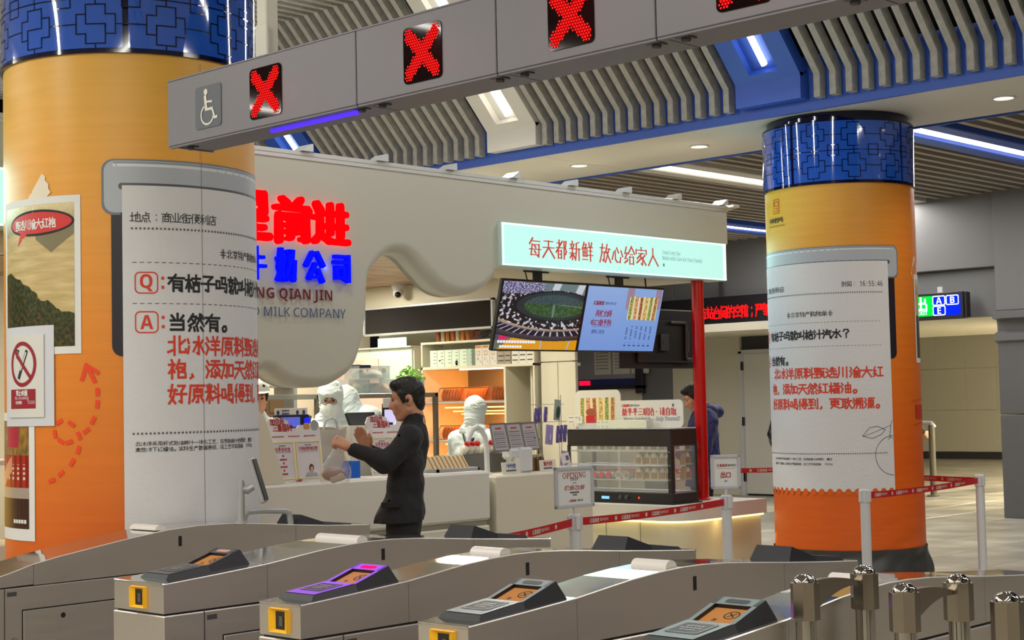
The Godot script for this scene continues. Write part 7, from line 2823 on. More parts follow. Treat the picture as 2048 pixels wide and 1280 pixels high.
func counter_things():
	poster_stand("white promotion stand with two framed sheets on the left of the service counter", 6.815, 1.06, -8.85, 0.475, 0.47)
	poster_stand("white promotion stand half hidden behind the man in the suit", 7.86, 1.06, -8.97, 0.5, 0.47)
	var t = thing("pay_terminal", "dark payment screen with a label strip behind the left promotion stand", "payment terminal", Vector3(7.08, 1.06, -9.15))
	var m = MB.new()
	m.box(Vector3(0.12, 0.2, 0), Vector3(0.06, 0.4, 0.05), 0.006)
	m.box(Vector3(0.15, 0.43, 0), Vector3(0.32, 0.1, 0.03), 0.006)
	put(m, "body", M.black, t)
	m = MB.new()
	m.box(Vector3(0.13, 0.425, 0.016), Vector3(0.18, 0.075, 0.004))
	put(m, "screen", glow(rgb(84, 92, 190), 0.7), t)
	m = MB.new()
	m.box(Vector3(0.15, 0.5, 0.0), Vector3(0.3, 0.058, 0.01), 0.002)
	put(m, "label_strip", M.white, t)
	m = MB.new()
	var f = plane(Vector3(0.0, 0.5, 0.006), Vector3.RIGHT, Vector3.UP)
	for x in [0.025, 0.205, 0.265]:
		shape(m, f, disc_pg(Vector2(x, -0.004), 0.014, 0.018, 12))
	dashes(m, f, 0.06, 0.13, 0.01, 5, 0.012, 0.8)
	dashes(m, f, 0.06, 0.13, -0.012, 5, 0.012, 0.8)
	put(m, "print", mat(rgb(44, 70, 140), 0.5), t)
	m = MB.new()
	m.ball(Vector3(0.285, 0.435, 0.012), Vector3(0.028, 0.024, 0.02), 12)
	put(m, "blue_lamp", glow(Color(0.08, 0.12, 1.0), 1.4), t)
	t = thing("pay_terminal", "payment screen with a purple picture facing the man in the suit", "payment terminal", Vector3(8.2, 1.06, -9.15))
	m = MB.new()
	m.bx(-0.02, 0.02, 0.0, 0.4, -0.02, 0.02)
	m.bx(-0.07, 0.07, 0.36, 0.55, -0.012, 0.012, 0.006)
	put(m, "body", M.black, t)
	m = MB.new()
	m.bx(-0.06, 0.06, 0.38, 0.5, 0.012, 0.015)
	put(m, "screen", glow(rgb(196, 190, 232), 0.7), t)
	m = MB.new()
	m.bx(-0.07, 0.06, 0.515, 0.59, 0.0, 0.016, 0.004)
	put(m, "label_strip", M.white, t)
	t = thing("cash_desk", "white cash desk box behind the blue box on the service counter", "cash desk", Vector3(7.79, 1.06, -9.2))
	m = MB.new()
	m.prism(PackedVector2Array([Vector2(0, 0), Vector2(0.4, 0), Vector2(0.37, 0.385), Vector2(0.0, 0.385)]), -0.1, 0.06)
	put(m, "box", M.white, t)
	t = thing("till_screen", "black till screen lying tilted on the white cash desk", "monitor", Vector3(7.82, 1.445, -9.2))
	m = MB.new()
	m.X = Transform3D(Basis(Vector3.RIGHT, -0.5), Vector3(0.14, 0.045, 0.0))
	m.box(Vector3.ZERO, Vector3(0.3, 0.12, 0.025), 0.008)
	put(m, "screen", M.black, t)
	t = thing("tissue_box", "blue box on the service counter below the plastic bag", "box", Vector3(7.4, 1.06, -8.9))
	m = MB.new()
	m.prism(PackedVector2Array([Vector2(0, 0), Vector2(0.26, 0), Vector2(0.26, 0.125), Vector2(0.2, 0.125), Vector2(0.165, 0.065), Vector2(0, 0.065)]), -0.1, 0.02)
	put(m, "box", mat(rgb(24, 96, 200), 0.35), t)
	t = thing("paper_bag", "large pale grey carrier bag standing on the counter between worker and customer", "bag", Vector3(7.53, 1.06, -9.1))
	m = MB.new()
	m.surf(24, 8, func(u, v):
		var a = u * TAU
		var c = cos(a)
		var s = sin(a)
		var sx = signf(c) * pow(abs(c), 0.4) * (0.125 + 0.03 * v)
		var sz = signf(s) * pow(abs(s), 0.4) * 0.07 * (1.0 - 0.25 * v)
		return Vector3(sx + 0.01 * sin(v * 9), v * 0.37 + 0.012 * sin(a * 3), sz + 0.006 * sin(v * 14 + a)), Vector3(0, 0.2, 0))
	put(m, "bag", mat(rgb(186, 178, 166), 0.6), t)
	m = MB.new()
	m.tube([Vector3(-0.07, 0.36, 0.04), Vector3(-0.05, 0.43, 0.045), Vector3(0.0, 0.45, 0.05), Vector3(0.05, 0.43, 0.045), Vector3(0.07, 0.36, 0.04)], 0.009, 6)
	put(m, "handle", M.plastic, t)
	m = MB.new()
	m.X = Transform3D(Basis(Vector3(0, 0, 1), -0.22), Vector3(7.42, 1.5, -9.28))
	m.box(Vector3.ZERO, Vector3(0.2, 0.1, 0.02), 0.006)
	alone(m, "tablet", mat(rgb(100, 110, 124), 0.2), "grey tablet leaning in front of the masked worker's chest", "tablet")
	# tray of wrapped sandwiches
	t = thing("sandwich_tray", "silver tray holding a row of wrapped sandwiches at the right end of the service counter", "tray", Vector3(8.4, 1.06, -8.98))
	m = MB.new()
	m.bx(0.02, 0.44, 0.0, 0.006, -0.14, 0.14)
	for e in [[0.0, 0.46, -0.16, -0.14], [0.0, 0.46, 0.14, 0.16], [0.0, 0.02, -0.16, 0.16], [0.44, 0.46, -0.16, 0.16]]:
		m.bx(e[0], e[1], 0.0, 0.028, e[2], e[3], 0.003)
	put(m, "tray", M.alu, t)
	var sand = sandwich_proto()
	for i in 9:
		var c = sand.duplicate() if i else sand
		if i:
			c.name = numbered("sandwich")
			add_child(c, true)
		c.position = Vector3(8.44 + i * 0.046, 1.068, -8.97)
		c.rotation = Vector3(0.0, 0.0, 0.12)
		tag(c, ORD[i] + " wrapped sandwich from the left in the row on the silver tray", "sandwich", "sandwiches on the silver tray")
	# white gooseneck
	t = thing("milk_tap", "white gooseneck tap rising between the two counters", "tap", Vector3(9.1, 0.9, -8.97))
	m = MB.new()
	m.tube([Vector3(0, 0, 0), Vector3(0, 0.12, 0), Vector3(-0.005, 0.34, 0), Vector3(-0.02, 0.42, 0), Vector3(-0.06, 0.48, 0), Vector3(-0.11, 0.5, 0), Vector3(-0.16, 0.48, 0), Vector3(-0.2, 0.43, 0), Vector3(-0.215, 0.385, 0)], 0.022, 14)
	put(m, "neck", M.plastic, t)
	m = MB.new()
	m.lathe([[0.045, 0.0], [0.04, 0.11], [0.03, 0.13], [0.0, 0.13]], Vector3.ZERO, 20)
	put(m, "base", M.plastic, t)
	t = thing("cooling_well", "steel cooling well holding milk bottles behind the tap", "container", Vector3(0, 0, 0))
	m = MB.new()
	m.bx(8.9, 9.62, 0.95, 1.17, -9.25, -9.4, 0.006)
	put(m, "well", mat(rgb(120, 122, 120), 0.3, 0.7), t)
	for i in 6:
		var b = thing("milk_bottle", ["leftmost", "second", "third", "fourth", "fifth", "rightmost"][i] + " red capped milk bottle lying in the steel cooling well", "bottle", Vector3(9.17 + i * 0.075, 1.17, -9.33), 0.0, "red capped bottles in the cooling well")
		m = MB.new()
		m.lathe([[0.034, 0.0], [0.034, 0.06], [0.022, 0.085], [0.02, 0.095]], Vector3.ZERO, 16)
		put(m, "bottle", mat(rgb(236, 232, 220), 0.3), b)
		m = MB.new()
		m.lathe([[0.024, 0.088], [0.024, 0.112], [0.0, 0.114]], Vector3.ZERO, 16)
		put(m, "cap", M.red, b)
		b.rotation = Vector3(0.5, 0, 0.15 * (i % 3 - 1))
	# menu holder and dispenser
	t = thing("menu_holder", "three panel menu board on an arm above the side counter", "menu", Vector3(9.17, 1.19, -8.95))
	var B = Basis(Vector3(0.998, 0.02, 0).normalized(), Vector3(0.02, 0.97, -0.22).normalized(), Vector3(0, 0.22, 0.97)).orthonormalized()
	for i in 3:
		m = MB.new()
		m.X = Transform3D(B, Vector3(i * 0.185, 0, 0))
		for e in [[0, 0.184, 0, 0.012], [0, 0.184, 0.228, 0.24], [0, 0.01, 0, 0.24], [0.174, 0.184, 0, 0.24]]:
			m.bx(e[0], e[1], e[2], e[3], -0.008, 0.008, 0.002)
		put(m, "frame", mat(rgb(128, 122, 116), 0.3, 0.5), t)
		m = MB.new()
		m.X = Transform3D(B, Vector3(i * 0.185, 0, 0))
		m.bx(0.008, 0.176, 0.01, 0.23, -0.004, 0.002)
		put(m, "sheet", mat(rgb(176, 170, 176), 0.12), t)
		m = MB.new()
		var o = Vector3(i * 0.185, 0, 0)
		var fm = func(a, b, h): return B * (Vector3(a, b, h)) + o
		dashes(m, fm, 0.055, 0.13, 0.195, 4, 0.014, 0.8, 0.0032)
		put(m, "red_print", M.printred, t)
		m = MB.new()
		for r in 8:
			dashes(m, fm, 0.03, 0.155, 0.165 - r * 0.018, 7, 0.006, 0.5 + 0.3 * ((r + i) % 2), 0.0032)
		put(m, "dark_print", M.darkgrey, t)
	m = MB.new()
	m.tube([Vector3(0.5, 0.1, -0.02), Vector3(0.6, 0.09, -0.06), Vector3(0.66, 0.06, -0.12), Vector3(0.66, -0.17, -0.12)], 0.008, 8)
	put(m, "arm", M.darkgrey, t)
	t = thing("white_dispenser", "white rounded dispenser under the three panel menu board", "dispenser", Vector3(9.37, 1.01, -8.98))
	m = MB.new()
	m.box(Vector3(0.14, 0.105, 0), Vector3(0.16, 0.21, 0.16), 0.02)
	m.box(Vector3(0.02, 0.16, 0), Vector3(0.12, 0.09, 0.12), 0.02)
	put(m, "body", M.plastic, t)
	for q in [["冷牛奶", 9.165, 0.215, mat(rgb(40, 76, 150), 0.6), "white sign with blue cold milk lettering on the side counter", "cold"], ["热牛奶", 9.62, 0.2, M.printred, "white sign with red hot milk lettering on the side counter", "hot"]]:
		t = thing("milk_sign", q[4], "sign", Vector3(q[1], 1.01, -8.86))
		m = MB.new()
		m.X = Transform3D(Basis(Vector3.RIGHT, -0.1), Vector3.ZERO)
		m.prism(rrect_pg(0, 0, q[2], 0.098, 0.008) if q[5] == "hot" else PackedVector2Array([Vector2(0, 0), Vector2(q[2], 0), Vector2(q[2], 0.13), Vector2(q[2] * 0.82, 0.135), Vector2(q[2] * 0.68, 0.098), Vector2(0, 0.098)]), -0.006, 0.0)
		put(m, "board", M.white, t)
		m = MB.new()
		var fs = plane(Vector3.ZERO, Vector3.RIGHT, Basis(Vector3.RIGHT, -0.1) * Vector3.UP)
		hanzi(m, fs, q[0], q[2] * 0.5, 0.066, 0.034, 0.0055, 0.5, 0.001, 0.95)
		put(m, "lettering", q[3], t)
		m = MB.new()
		dashes(m, fs, q[2] * 0.22, q[2] * 0.78, 0.028, 6, 0.014, 0.8)
		put(m, "small_lettering", M.darkgrey, t)
	for i in 3:
		t = thing("sauce_jar", ["left", "middle", "right"][i] + " small brown sauce jar behind the hot milk sign", "jar", Vector3(9.7 + i * 0.055, 1.01, -9.02), 0.0, "small brown jars")
		m = MB.new()
		m.lathe([[0.0, 0.0], [0.022, 0.0], [0.022, 0.1], [0.016, 0.12]], Vector3.ZERO, 14)
		put(m, "jar", mat(rgb(96, 66, 34), 0.2), t)
		m = MB.new()
		m.lathe([[0.019, 0.118], [0.019, 0.14], [0.0, 0.142]], Vector3.ZERO, 14)
		put(m, "lid", mat(rgb(160, 150, 126), 0.4), t)
	# clear stand with hanging packets
	t = thing("packet_stand", "clear hanging stand for purple packets at the right end of the side counter", "display stand", Vector3(9.8, 1.01, -9.1))
	m = MB.new()
	m.bx(0.0, 0.46, 0.0, 0.01, -0.08, 0.08, 0.003)
	m.rod(Vector3(0.06, 0, 0), Vector3(0.06, 0.64, 0), 0.004, 6)
	m.rod(Vector3(0.36, 0, 0), Vector3(0.36, 0.64, 0), 0.004, 6)
	m.rod(Vector3(-0.02, 0.56, 0), Vector3(0.4, 0.56, 0), 0.003, 6)
	m.rod(Vector3(0.1, 0.41, 0), Vector3(0.44, 0.41, 0), 0.003, 6)
	put(m, "frame", M.alu, t)
	var pk = [[9.805, 1.475, 0.042, 0.13, 0, "first of the purple packets on the top wire of the clear stand"], [9.85, 1.48, 0.042, 0.13, 0, "second of the purple packets on the top wire of the clear stand"], [9.93, 1.485, 0.042, 0.13, 0, "third of the purple packets on the top wire of the clear stand"], [10.08, 1.52, 0.085, 0.18, 1, "clear packet with a dark green picture hanging beside the purple ones"], [9.97, 1.31, 0.095, 0.17, 2, "large pale purple packet in the middle of the clear stand"], [10.08, 1.31, 0.04, 0.15, 0, "first purple packet on the lower wire of the clear stand"], [10.125, 1.315, 0.04, 0.15, 0, "second purple packet on the lower wire of the clear stand"], [10.175, 1.315, 0.045, 0.15, 0, "third purple packet on the lower wire of the clear stand"], [10.16, 1.1, 0.1, 0.13, 2, "pale purple packet standing behind the small white card"]]
	for q in pk:
		var b = thing("snack_packet", q[5], "packet", Vector3(q[0], q[1], -9.07), 0.0)
		m = MB.new()
		m.X = Transform3D(Basis(Vector3(0, 0, 1), -0.12), Vector3.ZERO)
		m.surf(10, 8, func(u, v):
			var a = u * TAU
			var th = 0.012 * sin(PI * clampf(v, 0, 1)) + 0.0015
			return Vector3(cos(a) * q[2] * 0.5, (v - 0.5) * q[3], sin(a) * th), Vector3.ZERO)
		put(m, "packet", mat([rgb(92, 78, 140), rgb(150, 160, 154), rgb(150, 136, 190)][q[4]], 0.3), b)
		m = MB.new()
		m.X = Transform3D(Basis(Vector3(0, 0, 1), -0.12), Vector3.ZERO)
		var fp = func(a, bb, h): return Vector3(a, bb, 0.0145 + h)
		if q[4] == 1:
			shape(m, fp, disc_pg(Vector2(0, -0.02), 0.024, 0.055, 14), 0.0)
		else:
			line(m, fp, Vector2(0, -q[3] * 0.2), Vector2(0, -q[3] * 0.02), q[2] * 0.2, 0.0)
		put(m, "print", mat(rgb(20, 64, 44), 0.4) if q[4] == 1 else mat(rgb(190, 184, 214), 0.4), b)
	t = thing("price_card", "small white card with a purple picture leaning at the end of the side counter", "card", Vector3(10.05, 1.02, -8.98))
	m = MB.new()
	m.X = Transform3D(Basis(Vector3(0, 0, 1), 0.12) * Basis(Vector3.RIGHT, -0.15), Vector3.ZERO)
	m.bx(0, 0.1, 0, 0.125, -0.004, 0.0, 0.001)
	put(m, "card", M.white, t)
	m = MB.new()
	m.X = Transform3D(Basis(Vector3(0, 0, 1), 0.12) * Basis(Vector3.RIGHT, -0.15), Vector3.ZERO)
	m.bx(0.05, 0.085, 0.06, 0.1, 0.0, 0.002)
	m.bx(0.015, 0.06, 0.025, 0.034, 0.0, 0.002)
	put(m, "print", mat(rgb(96, 80, 140), 0.5), t)

var sand_meshes = null
func sandwich_proto():
	var t = thing("sandwich", "clear wrapped sandwich", "sandwich")
	var sh = func(z0, z1, s):
		var m = MB.new()
		m.X = Transform3D(Basis(Vector3.UP, PI / 2), Vector3.ZERO)
		m.prism(PackedVector2Array([Vector2(-0.075 * s, 0.0), Vector2(0.075 * s, 0.0), Vector2(0.006, 0.115 * s), Vector2(-0.006, 0.115 * s)]), z0, z1)
		return m
	put(sh.call(-0.02, -0.009, 1.0), "bread", mat(rgb(232, 216, 176), 0.7), t)
	put(sh.call(0.009, 0.02, 1.0), "bread", mat(rgb(232, 216, 176), 0.7), t)
	put(sh.call(-0.009, 0.009, 0.97), "filling", mat(rgb(176, 130, 84), 0.7), t)
	return t

# ---------------------------------------------------------------- glass warmer and what stands on it
func warmer():
	var t = thing("food_warmer", "black framed glass food warmer full of wrapped sandwiches", "food warmer", Vector3(11.095, 0.65, 0))
	var z0 = -8.626
	var z1 = -9.87
	var m = MB.new()
	m.bx(0.0, 0.4, 0.0, 0.105, z0, z1, 0.008)
	m.bx(-0.02, 0.42, 0.0, 0.012, z0 + 0.02, z1 - 0.02)
	put(m, "base", M.black, t)
	m = MB.new()
	m.bx(0.0, 0.03, 0.52, 0.675, z0, z1, 0.01)
	m.bx(0.36, 0.39, 0.52, 0.675, z0, z1, 0.01)
	m.bx(0.01, 0.38, 0.52, 0.675, z0, z0 - 0.03, 0.01)
	m.bx(0.01, 0.38, 0.52, 0.675, z1, z1 + 0.03, 0.01)
	m.bx(0.01, 0.38, 0.65, 0.674, z0, z1, 0.005)
	put(m, "top", mat(rgb(34, 28, 28), 0.35), t)
	m = MB.new()
	m.bx(-0.004, 0.38, 0.674, 0.684, z0, z1, 0.003)
	put(m, "top_edge", M.alu, t)
	for q in [[0.0, 0.05, z0, z0 - 0.045], [0.36, 0.39, z0, z0 - 0.03], [0.0, 0.03, z1, z1 + 0.03], [0.36, 0.39, z1, z1 + 0.03]]:
		m = MB.new()
		m.bx(q[0], q[1], 0.1, 0.53, q[2], q[3], 0.004)
		var cp = put(m, "corner_post", M.black, t)
		if q[1] == 0.05:
			for y in [0.22, 0.35, 0.47]:
				m = MB.new()
				m.X = Transform3D(Basis(Vector3(0, 0, 1), PI / 2), Vector3(0.0, y, z0 - 0.022))
				m.lathe([[0.006, 0.0], [0.006, 0.004], [0.0, 0.004]], Vector3.ZERO, 8)
				put(m, "screw", M.alu, cp)
	for y in [0.105, 0.21, 0.345, 0.473]:
		m = MB.new()
		m.bx(0.03, 0.36, y, y + 0.006, z0 - 0.03, z1 + 0.03)
		m.bx(0.02, 0.03, y - 0.004, y + 0.01, z0 - 0.04, z1 + 0.03)
		put(m, "shelf", M.alu, t)
	for y in [0.63]:
		m = MB.new()
		m.bx(0.1, 0.13, y, y + 0.008, z0 - 0.06, z1 + 0.06)
		put(m, "light_bar", glow(Color(0.86, 0.93, 1.0), 2.4), t)
	for g in [[0.002, 0.006, z0 - 0.045, (z0 + z1) * 0.5], [0.008, 0.012, (z0 + z1) * 0.5 + 0.02, z1 + 0.03]]:
		m = MB.new()
		m.bx(g[0], g[1], 0.106, 0.52, g[2], g[3])
		put(m, "sliding_glass", M.glass, t)
	m = MB.new()
	m.bx(0.05, 0.36, 0.106, 0.52, z0 - 0.004, z0 - 0.008)
	put(m, "side_glass", M.glass, t)
	for e in [[-9.22, 0.07], [-9.15, 0.07]]:
		m = MB.new()
		m.X = Transform3D(Basis(Vector3(0, 0, 1), PI / 2), Vector3(0.0, 0.055, e[0]))
		m.lathe([[0.022, 0.0], [0.018, 0.016], [0.0, 0.018]], Vector3.ZERO, 14)
		put(m, "knob", M.darkgrey, t)
	m = MB.new()
	m.bx(-0.004, 0.0, 0.045, 0.062, -9.0, -9.015)
	put(m, "red_lamp", glow(Color(1, 0.2, 0.1), 2.0), t)
	m = MB.new()
	m.bx(-0.004, 0.0, 0.035, 0.06, -9.36, -9.45)
	put(m, "display", glow(Color(0.5, 0.75, 1.0), 0.8), t)
	area(Vector3(11.22, 1.27, -9.25), Vector3.DOWN, 0.2, 1.0, 0.3, Color(0.88, 0.94, 1.0), Vector3.FORWARD)
	area(Vector3(11.2, 1.0, -9.25), Vector3.DOWN, 0.2, 1.0, 0.07, Color(0.88, 0.94, 1.0), Vector3.FORWARD)
	# sandwiches in clear bags on the three levels
	var p = thing("bagged_sandwich", "", "sandwich")
	m = MB.new()
	m.prism(PackedVector2Array([Vector2(-0.05, 0.0), Vector2(0.05, 0.0), Vector2(0.038, 0.08), Vector2(0.012, 0.118), Vector2(-0.012, 0.118), Vector2(-0.038, 0.08)]), -0.026, 0.026)
	put(m, "bag", mat(rgb(196, 176, 138), 0.25), p)
	m = MB.new()
	m.bx(-0.03, 0.03, 0.012, 0.066, 0.026, 0.03)
	put(m, "filling", mat(rgb(136, 96, 52), 0.5), p)
	m = MB.new()
	m.bx(-0.012, 0.012, 0.072, 0.102, 0.026, 0.0285)
	put(m, "label", M.white, p)
	var first = true
	for lv in [[0.479, 13, z0 - 0.09, "top"], [0.351, 5, z0 - 0.09, "middle"], [0.216, 5, z0 - 0.09, "bottom"]]:
		for i in lv[1]:
			var b = p if first else p.duplicate()
			if not first:
				b.name = numbered("bagged_sandwich")
				add_child(b, true)
			first = false
			b.position = Vector3(11.095 + 0.1 + 0.02 * (i % 2), 0.65 + lv[0] - (0.45 if false else 0.0), lv[2] - i * 0.087)
			b.rotation.y = -PI / 2 + 0.2 * ((i * 7) % 3 - 1)
			b.scale = Vector3(1, 0.95, 1)
			tag(b, "%s bagged sandwich from the right on the %s shelf of the glass warmer" % [ORD[i], lv[3]], "sandwich", "bagged sandwiches on the warmer's %s shelf" % lv[3])
	for i in 3:
		var b = p.duplicate()
		b.name = numbered("bagged_sandwich")
		add_child(b, true)
		b.position = Vector3(11.39, 0.65 + [0.479, 0.351, 0.216][i], z0 - 0.07)
		b.rotation.y = 0.1
		b.scale = Vector3(1.1, 0.95, 1)
		tag(b, "bagged sandwich behind the warmer's right side glass on the %s shelf" % ["top", "middle", "bottom"][i], "sandwich")
	# bottles lying on the bottom shelf
	for i in 6:
		var cup = i >= 4
		var b = thing("drink_bottle" if not cup else "paper_cup", ["leftmost red capped bottle lying in the warmer", "second red capped bottle lying in the warmer", "third red capped bottle lying in the warmer", "rightmost red capped bottle lying in the warmer", "left white cup lying in the warmer beside the bottles", "right white cup lying in the warmer beside the sandwiches"][i], "bottle" if not cup else "cup", Vector3(11.13, 0.65 + 0.252, -9.64 + i * 0.085 + (0.03 if cup else 0.0)), 0.0, "" )
		b.rotation = Vector3(0, 0, PI / 2)
		m = MB.new()
		if cup:
			m.lathe([[0.028, -0.12], [0.037, 0.0], [0.039, 0.006], [0.034, 0.004], [0.025, -0.06]], Vector3.ZERO, 18)
		else:
			m.lathe([[0.0, -0.15], [0.034, -0.15], [0.034, -0.03], [0.026, -0.005]], Vector3.ZERO, 18)
		put(m, "body", M.white, b)
		if not cup:
			m = MB.new()
			m.lathe([[0.028, -0.006], [0.028, 0.012], [0.0, 0.014]], Vector3.ZERO, 18)
			put(m, "cap", mat(rgb(196, 30, 50), 0.4), b)
	# sign board on top
	t = thing("warmer_sign", "white cut-out sign with a sandwich picture and red characters on top of the glass warmer", "sign", Vector3(11.3, 1.334, 0))
	m = MB.new()
	m.X = Transform3D(Basis(Vector3.UP, -PI / 2), Vector3.ZERO)
	var pg = PackedVector2Array()
	for q in rrect_pg(-9.92, 0.0, -9.36, 0.36, 0.06):
		pg.append(q)
	var uni = Geometry2D.merge_polygons(pg, rrect_pg(-9.7, 0.0, -8.63, 0.255, 0.05))
	m.prism(uni[0], 0.0, 0.012)
	put(m, "board", M.white, t)
	var f = plane(Vector3(-0.012, 0, 0), Vector3(0, 0, 1), Vector3.UP)
	var nz = FastNoiseLite.new()
	nz.seed = 4
	nz.frequency = 0.03
	m = MB.new()
	patch(m, f, -9.87, 0.05, -9.42, 0.32, 0.001)
	put(m, "sandwich_print", pic_mat(pic(160, 110, func(x, y):
		if (x - 0.31) * (x - 0.31) + (y - 0.62) * (y - 0.62) < 0.018:
			return Color(0.62, 0.3, 0.2)
		if abs(x - 0.3) < 0.12 and y > 0.74:
			return Color(0.74, 0.1, 0.14)
		var c = sandwich_pic(x, y, nz)
		return c if c != null else Color(0.84, 0.83, 0.8)), 0.5), t)
	m = MB.new()
	hanzi(m, f, "热乎乎三明治·请自取", -9.34, 0.15, 0.066, 0.0095, 0.0, 0.0015, 0.88, 0.1, 0.0, 0.6)
	hanzi(m, f, "红星前进", -9.34, 0.208, 0.022, 0.004, 0.0, 0.0015, 0.95, 0.1)
	put(m, "red_lettering", mat(rgb(196, 44, 52), 0.6), t)
	m = MB.new()
	latin(m, f, "Warm Sandwich — Help Yourself!", -9.33, 0.078, 0.05, "Droid Serif", false, 0.0, 0.0015, 0.82, 0.25)
	hanzi(m, f, "面包牛奶公司", -9.24, 0.208, 0.018, 0.002, 0.0, 0.0015, 0.9, 0.15)
	shape(m, f, disc_pg(Vector2(-8.74, 0.205), 0.012, 0.016, 10), 0.0015)
	put(m, "slate_lettering", mat(rgb(78, 98, 124), 0.6), t)
	t = thing("white_case", "long white box standing in front of the warmer sign", "box", Vector3(11.12, 1.334, -9.0))
	m = MB.new()
	m.bx(0.0, 0.1, 0.0, 0.075, 0.08, -0.52, 0.004)
	put(m, "box", mat(rgb(216, 220, 202), 0.5), t)
	m = MB.new()
	for z in [-0.49, -0.44, -0.39]:
		for y in [0.018, 0.058]:
			m.bx(-0.0015, 0.0, y - 0.004, y + 0.004, z - 0.004, z + 0.004)
	put(m, "vent_holes", M.darkgrey, t)
	t = thing("clear_case", "clear empty plastic case on the left of the warmer's top", "box", Vector3(11.14, 1.334, -9.6))
	m = MB.new()
	m.bx(0.0, 0.1, 0.0, 0.05, 0.06, -0.17, 0.003)
	put(m, "case", mat(Color(0.86, 0.88, 0.9, 0.45), 0.1, 0.0, {"transparency": BaseMaterial3D.TRANSPARENCY_ALPHA}), t)
	t = thing("qr_card", "small white card holder at the left end of the warmer's top", "card", Vector3(11.12, 1.334, -9.78))
	m = MB.new()
	m.bx(0.0, 0.006, 0.045, 0.12, -0.1, 0.09, 0.002)
	m.rod(Vector3(0.003, 0, -0.02), Vector3(0.003, 0.05, -0.03), 0.004, 6)
	m.bx(-0.02, 0.03, 0, 0.008, -0.05, 0.02)
	put(m, "card", M.white, t)
	m = MB.new()
	for q in [[0.05, 0.06, 0.075, 0.11], [-0.08, -0.02, 0.1, 0.108], [-0.08, -0.02, 0.06, 0.068], [0.0, 0.035, 0.1, 0.108]]:
		m.bx(-0.001, 0.0, q[2], q[3], q[0], q[1])
	put(m, "print", mat(rgb(150, 130, 120), 0.5), t)

